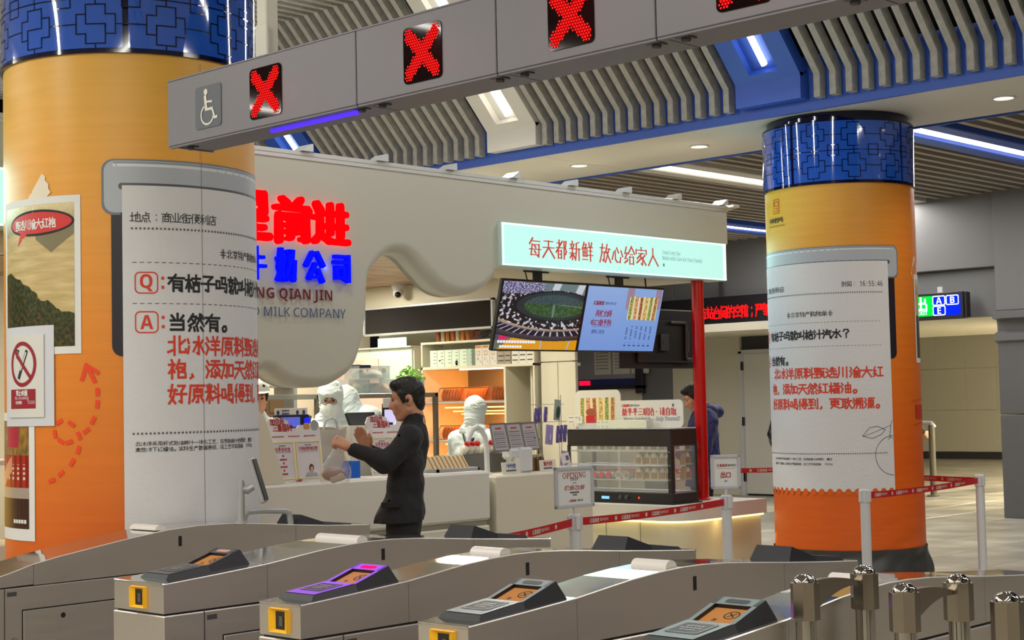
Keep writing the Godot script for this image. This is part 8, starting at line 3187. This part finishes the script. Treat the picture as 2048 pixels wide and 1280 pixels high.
# ---------------------------------------------------------------- far things
func far_things():
	# red running text board
	var t = thing("led_board", "long black board with red running characters on the grey back wall", "display", Vector3(20.8, 0, 0))
	var m = MB.new()
	m.bx(0.0, 0.12, 2.72, 3.24, -12.6, -16.6, 0.006)
	put(m, "case", mat(rgb(34, 30, 36), 0.4), t)
	var f = plane(Vector3(0, 0, 0), Vector3(0, 0, 1), Vector3.UP)
	m = MB.new()
	hanzi(m, f, "与站台间的空隙；严禁", -15.5, 2.985, 0.19, 0.02, 0.0, 0.002, 0.72, 0.02)
	put(m, "red_text", glow(Color(1.0, 0.05, 0.06), 2.0), t)
	for z in [-15.1, -13.2]:
		m = MB.new()
		m.bx(0.04, 0.08, 3.24, 3.5, z - 0.03, z + 0.03)
		put(m, "hanger", M.darkgrey, t)
	# exit sign
	t = thing("exit_lightbox", "lit green and blue exit sign with letters, right of the far column", "sign", Vector3(18.6, 0, 0))
	m = MB.new()
	m.bx(-0.08, 0.06, 2.55, 2.9, -11.3, -9.6, 0.008)
	put(m, "case", M.black, t)
	m = MB.new()
	m.bx(-0.06, 0.04, 2.56, 2.89, -9.6, -9.56, 0.006)
	put(m, "end_cap", M.black, t)
	var g = plane(Vector3(-0.08, 0, 0), Vector3(0, 0, 1), Vector3.UP)
	m = MB.new()
	patch(m, g, -10.45, 2.6, -10.03, 2.86, 0.002)
	put(m, "green_face", glow(Color(0.0, 0.78, 0.2), 0.95), t)
	m = MB.new()
	patch(m, g, -10.03, 2.6, -9.64, 2.86, 0.002)
	put(m, "blue_face", glow(Color(0.02, 0.12, 0.95), 0.8), t)
	m = MB.new()
	hanzi(m, g, "出", -10.2, 2.76, 0.16, 0.026, 0.5, 0.004, 1.1)
	latin(m, g, "EXIT", -10.18, 2.645, 0.07, "Droid Sans", true, 0.5, 0.004)
	for q in [["A", -9.94, 2.795], ["B", -9.75, 2.795], ["E", -9.94, 2.665]]:
		var pg = rrect_pg(q[1] - 0.085, q[2] - 0.058, q[1] + 0.085, q[2] + 0.058, 0.02)
		for i in pg.size():
			line(m, g, pg[i], pg[(i + 1) % pg.size()], 0.014, 0.004)
		latin(m, g, q[0], q[1], q[2], 0.115, "Droid Sans", true, 0.5, 0.004, 1.1)
	put(m, "white_marks", glow(Color(0.8, 0.88, 1.0), 0.95), t)
	m = MB.new()
	m.bx(0.0, 0.05, 2.9, 2.98, -10.0, -9.93)
	put(m, "bracket", M.plastic, t)
	# notice board
	t = thing("notice_board", "dark blue framed notice board with white sheets on the far wall", "notice board", Vector3(20.9, 0, 0))
	m = MB.new()
	for e in [[-18.5, -18.4, 1.8, 3.0], [-16.95, -16.8, 1.7, 3.0], [-18.5, -16.8, 1.78, 1.84]]:
		m.bx(-0.05, 0.05, e[2], e[3], e[0], e[1], 0.005)
	put(m, "frame", mat(rgb(50, 44, 56), 0.4), t)
	m = MB.new()
	m.bx(0.0, 0.03, 1.82, 3.0, -18.45, -16.85)
	put(m, "back", mat(rgb(150, 152, 166), 0.4), t)
	m = MB.new()
	m.bx(-0.01, 0.0, 1.82, 1.96, -18.4, -16.95)
	put(m, "blue_band", mat(rgb(44, 54, 110), 0.4), t)
	f = plane(Vector3(0, 0, 0), Vector3(0, 0, 1), Vector3.UP)
	for i in 3:
		var z = -17.9 + i * 0.42
		m = MB.new()
		patch(m, f, z, 2.04, z + 0.38, 2.75, 0.002)
		put(m, "sheet", M.white, t)
		m = MB.new()
		patch(m, f, z + 0.03, 2.5, z + 0.35, 2.58, 0.004)
		for r in 6:
			dashes(m, f, z + 0.05, z + 0.33, 2.42 - r * 0.055, 4, 0.012, 0.85, 0.004)
		put(m, "print", mat(rgb(90, 92, 130), 0.5), t)
	m = MB.new()
	m.bx(-0.02, 0.0, 1.86, 1.94, -18.25, -18.0)
	put(m, "red_display", glow(Color(1.0, 0.05, 0.2), 1.6), t)
	# handrail
	t = thing("handrail", "steel handrail behind the far column's right side", "rail", Vector3(21.98, 0, -12.0))
	m = MB.new()
	m.rod(Vector3(0, 0, 0), Vector3(0, 1.1, 0), 0.05, 14)
	m.lathe([[0.1, 0.0], [0.1, 0.02], [0.05, 0.03]], Vector3.ZERO, 18)
	put(m, "post", mat(rgb(126, 120, 108), 0.35, 0.6), t)
	m = MB.new()
	m.tube([Vector3(0.02, 1.06, 0.03), Vector3(0, 1.12, 0), Vector3(0.0, 1.13, -0.6), Vector3(0.0, 1.13, -2.6)], 0.045, 12)
	put(m, "rail", M.alu, t)
	m = MB.new()
	m.rod(Vector3(0, 0, -2.4), Vector3(0, 1.1, -2.4), 0.05, 14)
	put(m, "post", mat(rgb(126, 120, 108), 0.35, 0.6), t)
	# lit shelf of another stall seen left of the near column
	t = thing("stall_display", "lit yellow stall display glimpsed left of the near column", "display shelf", Vector3(4.5, 0, -8.85))
	m = MB.new()
	m.bx(-0.8, 0.45, 0.0, 0.8, -0.5, 0.0, 0.01)
	m.bx(-0.8, 0.45, 1.28, 1.31, -0.4, 0.0, 0.004)
	put(m, "stand", M.cream, t)
	m = MB.new()
	m.bx(-0.8, 0.45, 0.8, 1.28, -0.42, -0.4)
	put(m, "lit_back", glow(rgb(255, 214, 110), 0.8), t)
	for i in 6:
		var b = thing("sauce_bottle", ["first", "second", "third", "fourth", "fifth", "last"][i] + " small bottle from the left in the lit yellow stall display", "bottle", Vector3(4.3 + i * 0.09, 0.8, -8.95), 0.0, "bottles in the stall display")
		m = MB.new()
		m.lathe([[0.0, 0.0], [0.03, 0.0], [0.03, 0.12], [0.012, 0.16], [0.012, 0.2]], Vector3.ZERO, 14)
		put(m, "bottle", mat([rgb(226, 150, 30), rgb(190, 30, 24), rgb(70, 60, 120)][i % 3], 0.2), b)
		m = MB.new()
		m.lathe([[0.015, 0.195], [0.015, 0.225], [0.0, 0.226]], Vector3.ZERO, 12)
		put(m, "cap", M.red, b)

# ---------------------------------------------------------------- people
func add_mb(dst, src, xf):
	var b = dst.V.size()
	var nb = xf.basis.orthonormalized()
	for i in src.V.size():
		dst.V.append(dst.X * (xf * src.V[i]))
		dst.N.append((dst.X.basis * (nb * src.N[i])).normalized())
		dst.T.append(Vector2.ZERO)
		dst.C.append(Color.WHITE)
	var flip = xf.basis.determinant() < 0.0
	for i in range(0, src.I.size(), 3):
		dst.I.append(b + src.I[i])
		dst.I.append(b + src.I[i + (2 if flip else 1)])
		dst.I.append(b + src.I[i + (1 if flip else 2)])

var protos = {}

func head_proto():
	if protos.has("head"):
		return protos.head
	var s = SN.new()
	s.k = 0.007
	s.egg(Vector3(0, 0.035, -0.012), Vector3(0.074, 0.09, 0.094))
	s.egg(Vector3(0, -0.035, 0.022), Vector3(0.06, 0.068, 0.066))
	s.egg(Vector3(0, -0.02, 0.05), Vector3(0.05, 0.07, 0.042))
	s.egg(Vector3(0, -0.096, 0.062), Vector3(0.026, 0.02, 0.024))
	s.bone(Vector3(0.05, -0.06, 0.0), Vector3(0.022, -0.1, 0.05), 0.022, 0.018)
	s.bone(Vector3(-0.05, -0.06, 0.0), Vector3(-0.022, -0.1, 0.05), 0.022, 0.018)
	s.bone(Vector3(0, 0.014, 0.086), Vector3(0, -0.028, 0.108), 0.008, 0.011)
	s.bone(Vector3(0.011, -0.03, 0.096), Vector3(-0.011, -0.03, 0.096), 0.009, 0.009)
	s.bone(Vector3(-0.04, 0.03, 0.072), Vector3(0.04, 0.03, 0.072), 0.013, 0.013)
	s.egg(Vector3(0.042, -0.018, 0.062), Vector3(0.02, 0.02, 0.02))
	s.egg(Vector3(-0.042, -0.018, 0.062), Vector3(0.02, 0.02, 0.02))
	s.bone(Vector3(-0.02, -0.06, 0.083), Vector3(0.02, -0.06, 0.083), 0.006, 0.006)
	s.bone(Vector3(-0.016, -0.07, 0.082), Vector3(0.016, -0.07, 0.082), 0.007, 0.007)
	for sg in [-1.0, 1.0]:
		s.egg(Vector3(0.077 * sg, -0.006, -0.012), Vector3(0.009, 0.032, 0.02), Basis(Vector3.UP, -0.35 * sg))
		s.cut(Vector3(0.087 * sg, -0.004, -0.004), Vector3(0.007, 0.018, 0.01))
		s.cut(Vector3(0.031 * sg, 0.01, 0.096), Vector3(0.017, 0.012, 0.016))
	s.bone(Vector3(0, -0.06, -0.025), Vector3(0, -0.14, -0.035), 0.05, 0.053)
	var m = MB.new()
	s.build(m, 0.0042)
	protos.head = m
	return m

func hair_proto():
	if protos.has("hair"):
		return protos.hair
	var s = SN.new()
	s.k = 0.01
	s.rough = 0.005
	s.freq = 40.0
	s.egg(Vector3(0, 0.047, -0.018), Vector3(0.081, 0.088, 0.093))
	s.egg(Vector3(0, 0.095, 0.02), Vector3(0.062, 0.036, 0.066))
	s.bone(Vector3(-0.035, 0.095, 0.066), Vector3(0.035, 0.098, 0.07), 0.017, 0.018)
	for sg in [-1.0, 1.0]:
		s.bone(Vector3(0.074 * sg, 0.04, 0.03), Vector3(0.073 * sg, -0.015, 0.022), 0.012, 0.006)
	s.egg(Vector3(0, -0.025, -0.066), Vector3(0.06, 0.058, 0.034))
	s.cut(Vector3(0, -0.03, 0.115), Vector3(0.1, 0.092, 0.085))
	s.cut(Vector3(0, -0.09, 0.03), Vector3(0.13, 0.085, 0.08))
	for sg in [-1.0, 1.0]:
		s.cut(Vector3(0.085 * sg, -0.02, -0.01), Vector3(0.03, 0.038, 0.03))
	var m = MB.new()
	s.build(m, 0.0055)
	protos.hair = m
	return m

func hood_proto():
	if protos.has("hood"):
		return protos.hood
	var s = SN.new()
	s.k = 0.012
	s.rough = 0.008
	s.freq = 13.0
	s.stretch = Vector3(0.7, 2.0, 0.7)
	s.egg(Vector3(0, 0.05, -0.02), Vector3(0.103, 0.122, 0.122))
	s.egg(Vector3(0, 0.07, 0.05), Vector3(0.09, 0.04, 0.058))
	s.egg(Vector3(0, -0.06, -0.02), Vector3(0.094, 0.1, 0.1))
	s.bone(Vector3(-0.07, -0.17, -0.02), Vector3(0.07, -0.17, -0.02), 0.07, 0.07)
	s.egg(Vector3(0, -0.12, 0.05), Vector3(0.07, 0.06, 0.05))
	s.cut(Vector3(0, -0.025, 0.14), Vector3(0.08, 0.074, 0.092))
	var m = MB.new()
	s.build(m, 0.007)
	protos.hood = m
	return m

func hand_proto(kind):   # right hand; wrist at the origin, fingers along +y, palm faces +z, thumb on +x
	if protos.has(kind):
		return protos[kind]
	var s = SN.new()
	s.k = 0.0045
	var curl = {"open": 0.22, "grip": 1.25}[kind]
	s.bone(Vector3(0, -0.03, 0), Vector3(0, 0.0, 0), 0.026, 0.025)
	for x in [0.028, 0.009, -0.01, -0.027]:
		s.bone(Vector3(x * 0.55, 0.005, 0), Vector3(x, 0.08, 0.002), 0.016, 0.0125)
	var fs = [[0.029, 0.082, 0.07], [0.01, 0.087, 0.078], [-0.01, 0.084, 0.072], [-0.028, 0.076, 0.056]]
	for i in 4:
		var f = fs[i]
		var p = Vector3(f[0], f[1], 0.003)
		var a = curl * (0.55 if kind == "grip" else 0.5) + 0.05 * i
		var r = 0.0098 if i < 3 else 0.0085
		for sgm in 3:
			var l = f[2] * [0.45, 0.32, 0.27][sgm]
			var q = p + Vector3(f[0] * 0.05, cos(a), sin(a)) * l
			s.bone(p, q, r, r - 0.001)
			p = q
			a += curl * [0.95, 0.7, 0.5][sgm]
			r -= 0.0009
	if kind == "grip":
		s.chain([Vector3(0.022, 0.02, 0.006), Vector3(0.04, 0.052, 0.026), Vector3(0.032, 0.08, 0.046), Vector3(0.016, 0.094, 0.052)], [0.015, 0.0125, 0.011, 0.0095])
	else:
		s.chain([Vector3(0.022, 0.02, 0.004), Vector3(0.046, 0.048, 0.014), Vector3(0.056, 0.075, 0.02), Vector3(0.06, 0.096, 0.022)], [0.015, 0.0125, 0.0105, 0.009])
	var m = MB.new()
	s.build(m, 0.0036)
	protos[kind] = m
	return m

func aim(at, y, z):   # frame with +y along y and +z near z
	y = y.normalized()
	var x = y.cross(z).normalized()
	return Transform3D(Basis(x, y, x.cross(y)), at)

# J: head (centre), headturn (yaw), headtilt (pitch), sh, el, wr as [left, right], hips, knees, ankles
func person(label, at, turn, J, cloth, legs, opts = {}):
	var t = thing("person", label, "person", at, turn)
	var hb = Basis(Vector3.UP, J.get("yaw", 0.0)) * Basis(Vector3.RIGHT, J.get("pitch", 0.0))
	var hx = Transform3D(hb.scaled(Vector3.ONE * J.get("hs", 1.0)), J.head)
	var sh = J.sh
	var el = J.el
	var wr = J.wr
	var hip = J.get("hip", Vector3(0, 0.94, 0))
	var chest = J.get("chest", (sh[0] + sh[1]) * 0.5 + Vector3(0, -0.13, 0.02))
	var ank = J.get("ank", [Vector3(0.1, 0.08, -0.02), Vector3(-0.1, 0.08, 0.02)])
	var kn = J.get("kn", [Vector3(0.1, 0.5, 0.03), Vector3(-0.1, 0.5, 0.04)])
	var nb = hx * Vector3(0, -0.12, -0.03)
	var mid = (sh[0] + sh[1]) * 0.5
	# continuous body
	var b = SN.new()
	b.k = 0.014
	b.bone(nb, mid + Vector3(0, 0.02, -0.01), 0.05, 0.06)
	b.bone(sh[0].lerp(mid, 0.25), sh[1].lerp(mid, 0.25), 0.06, 0.06)
	b.bone(mid, chest, 0.085, 0.1)
	b.bone(chest, hip, 0.1, 0.1)
	for i in 2:
		b.chain([sh[i], el[i], wr[i]], [0.05, 0.038, 0.026])
		b.chain([hip + Vector3(0.09 if i == 0 else -0.09, -0.02, 0), kn[i], ank[i]], [0.085, 0.055, 0.04])
		b.bone(ank[i] + Vector3(0, -0.035, -0.02), ank[i] + Vector3(0, -0.05, 0.13), 0.035, 0.028)
	var m = MB.new()
	b.build(m, 0.014)
	add_mb(m, head_proto(), hx)
	for i in 2:
		var kind = J.get("hands", ["open", "open"])[i]
		if kind == "":
			continue
		var pf = J.get("palm", [Vector3(-1, 0, 0), Vector3(1, 0, 0)])[i]
		var fd = J.get("fing", [wr[0] - el[0], wr[1] - el[1]])[i]
		var x = aim(wr[i] + (wr[i] - el[i]).normalized() * 0.02, fd, pf)
		if i == 0:
			x.basis = x.basis * Basis.from_scale(Vector3(-1, 1, 1))
		add_mb(m, hand_proto(kind), x)
	var bd = put(m, "body", M.skin, t)
	# eyes and mouth
	if opts.get("face", true):
		m = MB.new()
		m.X = hx
		for sg in [-1.0, 1.0]:
			m.ball(Vector3(0.031 * sg, 0.009, 0.08), Vector3(0.011, 0.0062, 0.01), 12)
		put(m, "eyes", mat(rgb(40, 28, 24), 0.2), bd)
		m = MB.new()
		m.X = hx
		for sg in [-1.0, 1.0]:
			m.tube([Vector3(0.014 * sg, 0.028, 0.091), Vector3(0.032 * sg, 0.034, 0.087), Vector3(0.05 * sg, 0.028, 0.072)], [0.003, 0.0038, 0.002], 6)
		put(m, "brows", M.hair, bd)
		m = MB.new()
		m.X = hx
		m.tube([Vector3(-0.02, -0.064, 0.084), Vector3(0, -0.063, 0.0905), Vector3(0.02, -0.064, 0.084)], [0.003, 0.0045, 0.003], 6)
		put(m, "lips", mat(rgb(164, 92, 84), 0.5), bd)
	if opts.get("hair", true):
		m = MB.new()
		add_mb(m, hair_proto(), hx)
		put(m, "hair", M.hair, bd)
	# trousers
	var p = SN.new()
	p.k = 0.016
	p.rough = 0.008
	p.freq = 6.0
	p.bone(hip + Vector3(0.07, 0.05, 0), hip + Vector3(-0.07, 0.05, 0), 0.115, 0.115)
	for i in 2:
		var h0 = hip + Vector3(0.09 if i == 0 else -0.09, -0.03, 0)
		p.chain([h0, kn[i], ank[i] + Vector3(0, -0.01, 0)], [0.11, 0.08, 0.068])
	m = MB.new()
	p.build(m, 0.015)
	put(m, "trousers", legs, t)
	m = MB.new()
	for i in 2:
		var q = SN.new()
		q.k = 0.01
		q.bone(ank[i] + Vector3(0, -0.035, -0.03), ank[i] + Vector3(0, -0.045, 0.15), 0.043, 0.036)
		q.bone(ank[i] + Vector3(0, -0.02, -0.01), ank[i] + Vector3(0, -0.035, 0.02), 0.05, 0.045)
		q.build(m, 0.014)
	put(m, "shoes", opts.get("shoe", M.black), t)
	# jacket or coat
	var hem = opts.get("hem", 0.87)
	var thick = opts.get("thick", 0.0)
	var j = SN.new()
	j.k = 0.02
	j.rough = opts.get("rough", 0.016)
	j.freq = 7.0
	j.stretch = Vector3(1, 0.7, 1)
	var sx = (sh[0] - sh[1]) * 0.5
	j.bone(mid + sx * 0.78, mid - sx * 0.78, 0.072 + thick, 0.072 + thick)
	j.bone(nb.lerp(mid, J.get("collar", 0.3)), mid + Vector3(0, -0.03, 0), 0.066 + thick, 0.1 + thick)
	j.bone(chest + sx * 0.5, chest - sx * 0.5, 0.115 + thick, 0.115 + thick)
	var waist = chest.lerp(hip, 0.5)
	j.bone(waist + sx * 0.42, waist - sx * 0.42, 0.112 + thick, 0.112 + thick)
	j.bone(hip + sx * 0.5, hip - sx * 0.5, 0.125 + thick, 0.125 + thick)
	if hem < hip.y:
		var fl = opts.get("flare", 0.0)
		var lo = Vector3(hip.x, hem - 0.02, hip.z + 0.01 + fl)
		j.bone(lo + sx * 0.5, lo - sx * 0.5, 0.13 + thick + fl * 0.6, 0.13 + thick + fl * 0.6)
		j.cut(Vector3(hip.x, hem - 0.5, hip.z), Vector3(1.4, 0.5, 1.4))
	for i in 2:
		var w = wr[i].lerp(el[i], 0.04)
		j.chain([sh[i], el[i], w], [0.07 + thick, 0.058 + thick * 0.8, 0.043 + thick * 0.6])
		j.cut(wr[i] + (wr[i] - el[i]).normalized() * 0.045, Vector3(0.05, 0.05, 0.05))
	j.cut(nb + Vector3(0, 0.06, 0.016), Vector3(0.054, 0.062, 0.058))
	m = MB.new()
	j.build(m, 0.0125)
	put(m, opts.get("top", "jacket"), cloth, t)
	return t

func hooded(t, hx, mask, glasses):
	var white = mat(rgb(214, 226, 230), 0.7)
	var m = MB.new()
	add_mb(m, hood_proto(), hx)
	put(m, "hood", white, t)
	if mask:
		m = MB.new()
		m.X = hx
		m.surf(16, 10, func(u, v):
			var a = (u - 0.5) * 2.5
			var y = lerpf(-0.115, -0.008, v)
			var r = 0.066 + 0.012 * sin(PI * v)
			return Vector3(sin(a) * r * 1.05, y, 0.028 + cos(a) * (r + 0.022 * cos(a))), Vector3(0, -0.05, 0.0))
		put(m, "mask", mat(rgb(228, 234, 236), 0.7), t)
	if glasses:
		m = MB.new()
		m.X = hx
		for sg in [-1.0, 1.0]:
			var pts = []
			for i in 16:
				var q = TAU * i / 16
				pts.append(Vector3(0.034 * sg + cos(q) * 0.027, 0.006 + sin(q) * 0.021, 0.112 - abs(cos(q)) * 0.003))
			m.tube(pts, 0.003, 5, false, true)
		m.rod(Vector3(-0.008, 0.01, 0.113), Vector3(0.008, 0.01, 0.113), 0.002, 5)
		put(m, "glasses", mat(rgb(120, 120, 124), 0.3, 0.6), t)

func people():
	var suit = mat(rgb(33, 32, 37), 0.85, 0.0, {"rim_enabled": true, "rim": 0.25})
	var dark = mat(rgb(32, 31, 35), 0.85)
	# customer in the dark suit
	var turn = deg_to_rad(-137.8)
	var J = {"head": Vector3(-0.01, 1.628, -0.015), "hs": 1.06, "pitch": 0.14, "yaw": 0.05, "sh": [Vector3(0.19, 1.385, -0.045), Vector3(-0.19, 1.4, -0.035)], "el": [Vector3(0.27, 1.245, 0.1), Vector3(-0.26, 1.22, 0.1)], "wr": [Vector3(0.2, 1.335, 0.315), Vector3(-0.06, 1.31, 0.235)],
		"chest": Vector3(0, 1.24, -0.005), "hip": Vector3(0, 0.95, 0.015), "collar": 0.05, "hands": ["grip", "open"], "palm": [Vector3(-0.7, -0.5, 0.2), Vector3(0.9, 0.2, 0.3)], "fing": [Vector3(-0.12, 0.45, 0.8), Vector3(0.2, 0.9, 0.35)], "ank": [Vector3(0.1, 0.08, 0.02), Vector3(-0.1, 0.08, -0.03)]}
	var at = Vector3(6.645, 0, -7.265)
	var t = person("black haired man in a dark suit holding up a clear bag at the counter", at, turn, J, suit, dark, {"hem": 0.875, "flare": 0.03})
	var m = MB.new()
	m.tube([Vector3(0.1, 1.43, -0.055), Vector3(0.0, 1.475, -0.105), Vector3(-0.1, 1.43, -0.055)], [0.012, 0.02, 0.012], 8)
	put(m, "collar", suit, t)
	m = MB.new()   # pocket flap
	m.X = Transform3D(Basis(Vector3.UP, PI / 2), Vector3(0.24, 0.985, 0.075))
	m.box(Vector3.ZERO, Vector3(0.12, 0.035, 0.012), 0.004)
	put(m, "pocket_flap", dark, t)
	# earphone
	m = MB.new()
	m.X = Transform3D(Basis(), J.head)
	m.ball(Vector3(0.09, -0.006, -0.005), Vector3(0.01, 0.012, 0.012), 8)
	put(m, "earphone", M.black, t)
	# clear bag hanging from his hand
	var B = Basis(Vector3.UP, turn)
	var hp = at + B * Vector3(0.175, 1.38, 0.405)
	var bag = thing("plastic_bag", "clear plastic carrier bag with brown food in it, hanging from the suited man's hand", "bag", hp, turn)
	m = MB.new()
	var shape_f = func(u, v):
		var a = u * TAU
		var w = 0.012 + 0.085 * pow(smoothstep(0.0, 0.75, v), 0.8) - 0.012 * smoothstep(0.8, 1.0, v)
		var c = cos(a)
		var s = sin(a)
		return Vector3(signf(s) * pow(abs(s), 0.75) * w * 0.62 + 0.003 * sin(a * 6), -0.02 - 0.235 * v + 0.006 * sin(a * 4) * v, signf(c) * pow(abs(c), 0.75) * w + 0.02 * v + 0.004 * sin(a * 5 + v * 7))
	m.surf(36, 16, shape_f, Vector3(0, -0.15, 0.02))
	put(m, "bag", mat(Color(0.95, 0.95, 0.95, 0.17), 0.2, 0.0, {"transparency": BaseMaterial3D.TRANSPARENCY_ALPHA}), bag)
	m = MB.new()
	m.tube([Vector3(0, -0.03, -0.01), Vector3(0, 0.02, -0.005), Vector3(0.01, 0.035, 0.0), Vector3(0, 0.02, 0.012), Vector3(0, -0.03, 0.012)], 0.007, 6)
	put(m, "handles", mat(Color(0.93, 0.93, 0.93, 0.6), 0.3, 0.0, {"transparency": BaseMaterial3D.TRANSPARENCY_ALPHA}), bag)
	m = MB.new()
	m.surf(24, 10, func(u, v):
		var a = u * TAU
		var p = (v - 0.5) * PI
		return Vector3(cos(a) * cos(p) * 0.045, -0.205 + sin(p) * 0.042, sin(a) * cos(p) * 0.075 + 0.025), Vector3(0, -0.205, 0.025))
	put(m, "food", mat(rgb(146, 110, 88), 0.5), bag)
	m = MB.new()
	m.X = Transform3D(Basis(Vector3.RIGHT, 0.3), Vector3(0.012, -0.225, 0.0))
	m.box(Vector3.ZERO, Vector3(0.07, 0.045, 0.09), 0.01)
	put(m, "pale_packet", mat(rgb(206, 186, 170), 0.5), bag)
	# staff
	var coat = mat(rgb(214, 226, 230), 0.75)
	var wj = {"head": Vector3(0, 1.615, 0.02), "pitch": 0.18, "sh": [Vector3(0.18, 1.375, -0.02), Vector3(-0.18, 1.375, -0.02)], "el": [Vector3(0.25, 1.13, 0.08), Vector3(-0.25, 1.13, 0.08)], "wr": [Vector3(0.13, 1.16, 0.32), Vector3(-0.13, 1.16, 0.32)], "hands": ["open", "open"]}
	var o = {"hem": 0.5, "top": "white_coat", "thick": 0.012, "rough": 0.022, "hair": false, "face": true, "shoe": M.white}
	t = person("worker in a white hooded coat with glasses and a face mask, facing the customer", Vector3(8.12, 0.03, -9.76), deg_to_rad(-46), wj, coat, coat, o)
	hooded(t, Transform3D(Basis(Vector3.RIGHT, 0.18), wj.head), true, true)
	wj = {"head": Vector3(0.0, 1.5, 0.34), "pitch": 0.75, "sh": [Vector3(0.18, 1.4, 0.14), Vector3(-0.18, 1.4, 0.14)], "chest": Vector3(0, 1.3, 0.08), "el": [Vector3(0.27, 1.16, 0.28), Vector3(-0.27, 1.16, 0.28)], "wr": [Vector3(0.16, 1.1, 0.48), Vector3(-0.16, 1.1, 0.48)], "hands": ["open", "open"]}
	t = person("worker in a white hooded coat bending forward with the back to the counter", Vector3(8.84, 0.1, -9.9), deg_to_rad(-125), wj, coat, coat, o)
	hooded(t, Transform3D(Basis(Vector3.RIGHT, 0.5), wj.head), false, false)
	wj = {"head": Vector3(0, 1.495, 0.03), "pitch": 0.25, "sh": [Vector3(0.17, 1.26, -0.02), Vector3(-0.17, 1.26, -0.02)], "chest": Vector3(0, 1.13, 0.0), "hip": Vector3(0, 0.86, 0), "el": [Vector3(0.24, 1.02, 0.06), Vector3(-0.24, 1.02, 0.06)], "wr": [Vector3(0.14, 1.0, 0.28), Vector3(-0.14, 1.0, 0.28)], "hands": ["open", "open"]}
	t = person("hooded white worker with a black apron strap, seen from behind before the orange niche", Vector3(10.27, 0, -10.28), deg_to_rad(112), wj, coat, coat, o)
	hooded(t, Transform3D(Basis(Vector3.RIGHT, 0.25), wj.head), false, false)
	m = MB.new()
	m.tube([Vector3(0.12, 1.3, 0.06), Vector3(0.1, 1.345, -0.05), Vector3(0.03, 1.25, -0.145), Vector3(-0.08, 1.12, -0.15), Vector3(-0.16, 1.05, -0.1)], 0.014, 8)
	m.tube([Vector3(-0.12, 1.3, 0.06), Vector3(-0.1, 1.345, -0.05), Vector3(-0.03, 1.25, -0.145), Vector3(0.08, 1.12, -0.15)], 0.014, 8)
	put(m, "apron_strap", M.black, t)
	wj = {"head": Vector3(0, 1.615, 0.02), "pitch": 0.1, "sh": [Vector3(0.18, 1.375, -0.02), Vector3(-0.18, 1.375, -0.02)], "el": [Vector3(0.25, 1.13, 0.08), Vector3(-0.25, 1.13, 0.08)], "wr": [Vector3(0.13, 1.1, 0.28), Vector3(-0.13, 1.1, 0.28)], "hands": ["open", "open"]}
	t = person("worker in a white cap at the counter's left end, half hidden by the near column", Vector3(7.27, 0.05, -9.62), deg_to_rad(-30), wj, coat, coat, {"hem": 0.5, "top": "white_coat", "thick": 0.012, "hair": true, "shoe": M.white})
	m = MB.new()
	m.X = Transform3D(Basis(Vector3.RIGHT, 0.1), wj.head)
	m.surf(24, 10, func(u, v):
		var a = u * TAU
		var p = v * PI * 0.5
		return Vector3(cos(a) * cos(p) * 0.1, 0.065 + sin(p) * 0.095, sin(a) * cos(p) * 0.118 - 0.01), Vector3(0, 0.05, 0))
	m.surf(20, 2, func(u, v):
		var a = lerpf(0.2, PI - 0.2, u)
		return Vector3(cos(a) * (0.098 + 0.0 * v), 0.066 - v * 0.012, sin(a) * (0.11 + 0.055 * v)), null)
	put(m, "cap", mat(rgb(226, 230, 230), 0.6), t)
	# man in the navy jacket
	var navy = mat(rgb(30, 44, 104), 0.6)
	J = {"head": Vector3(0.0, 1.605, 0.07), "pitch": 0.5, "hs": 1.06, "sh": [Vector3(0.19, 1.37, -0.02), Vector3(-0.19, 1.37, -0.02)], "chest": Vector3(0, 1.23, 0), "el": [Vector3(0.27, 1.12, 0.06), Vector3(-0.27, 1.12, 0.06)], "wr": [Vector3(0.14, 1.05, 0.27), Vector3(-0.14, 1.05, 0.27)], "hands": ["open", "open"]}
	t = person("man in a navy hooded jacket looking down behind the glass warmer and the red pole", Vector3(12.63, 0, -9.42), deg_to_rad(-132), J, navy, dark, {"hem": 0.72, "thick": 0.03, "rough": 0.02})
	m = MB.new()
	var hs = SN.new()
	hs.k = 0.02
	hs.rough = 0.015
	hs.chain([Vector3(0.11, 1.44, 0.05), Vector3(0.12, 1.47, -0.06), Vector3(0.0, 1.46, -0.15), Vector3(-0.12, 1.47, -0.06), Vector3(-0.11, 1.44, 0.05)], [0.035, 0.045, 0.06, 0.045, 0.035])
	hs.build(m, 0.012)
	put(m, "jacket_hood", navy, t)
	# passers-by behind the far column
	J = {"head": Vector3(0, 1.6, 0.02), "sh": [Vector3(0.18, 1.38, -0.02), Vector3(-0.18, 1.38, -0.02)], "el": [Vector3(0.25, 1.12, 0.0), Vector3(-0.25, 1.12, 0.0)], "wr": [Vector3(0.2, 0.98, 0.2), Vector3(-0.2, 0.98, 0.2)], "hands": ["open", "open"]}
	person("person in a black jacket by the handrail, mostly hidden behind the far column's right side", Vector3(22.52, 0, -12.75), deg_to_rad(60), J, M.black, mat(rgb(38, 48, 54), 0.8), {"hem": 0.8})
	person("person in black behind the far column's left edge, only an elbow showing", Vector3(16.98, 0, -11.24), deg_to_rad(140), J, M.black, dark, {"hem": 0.8})
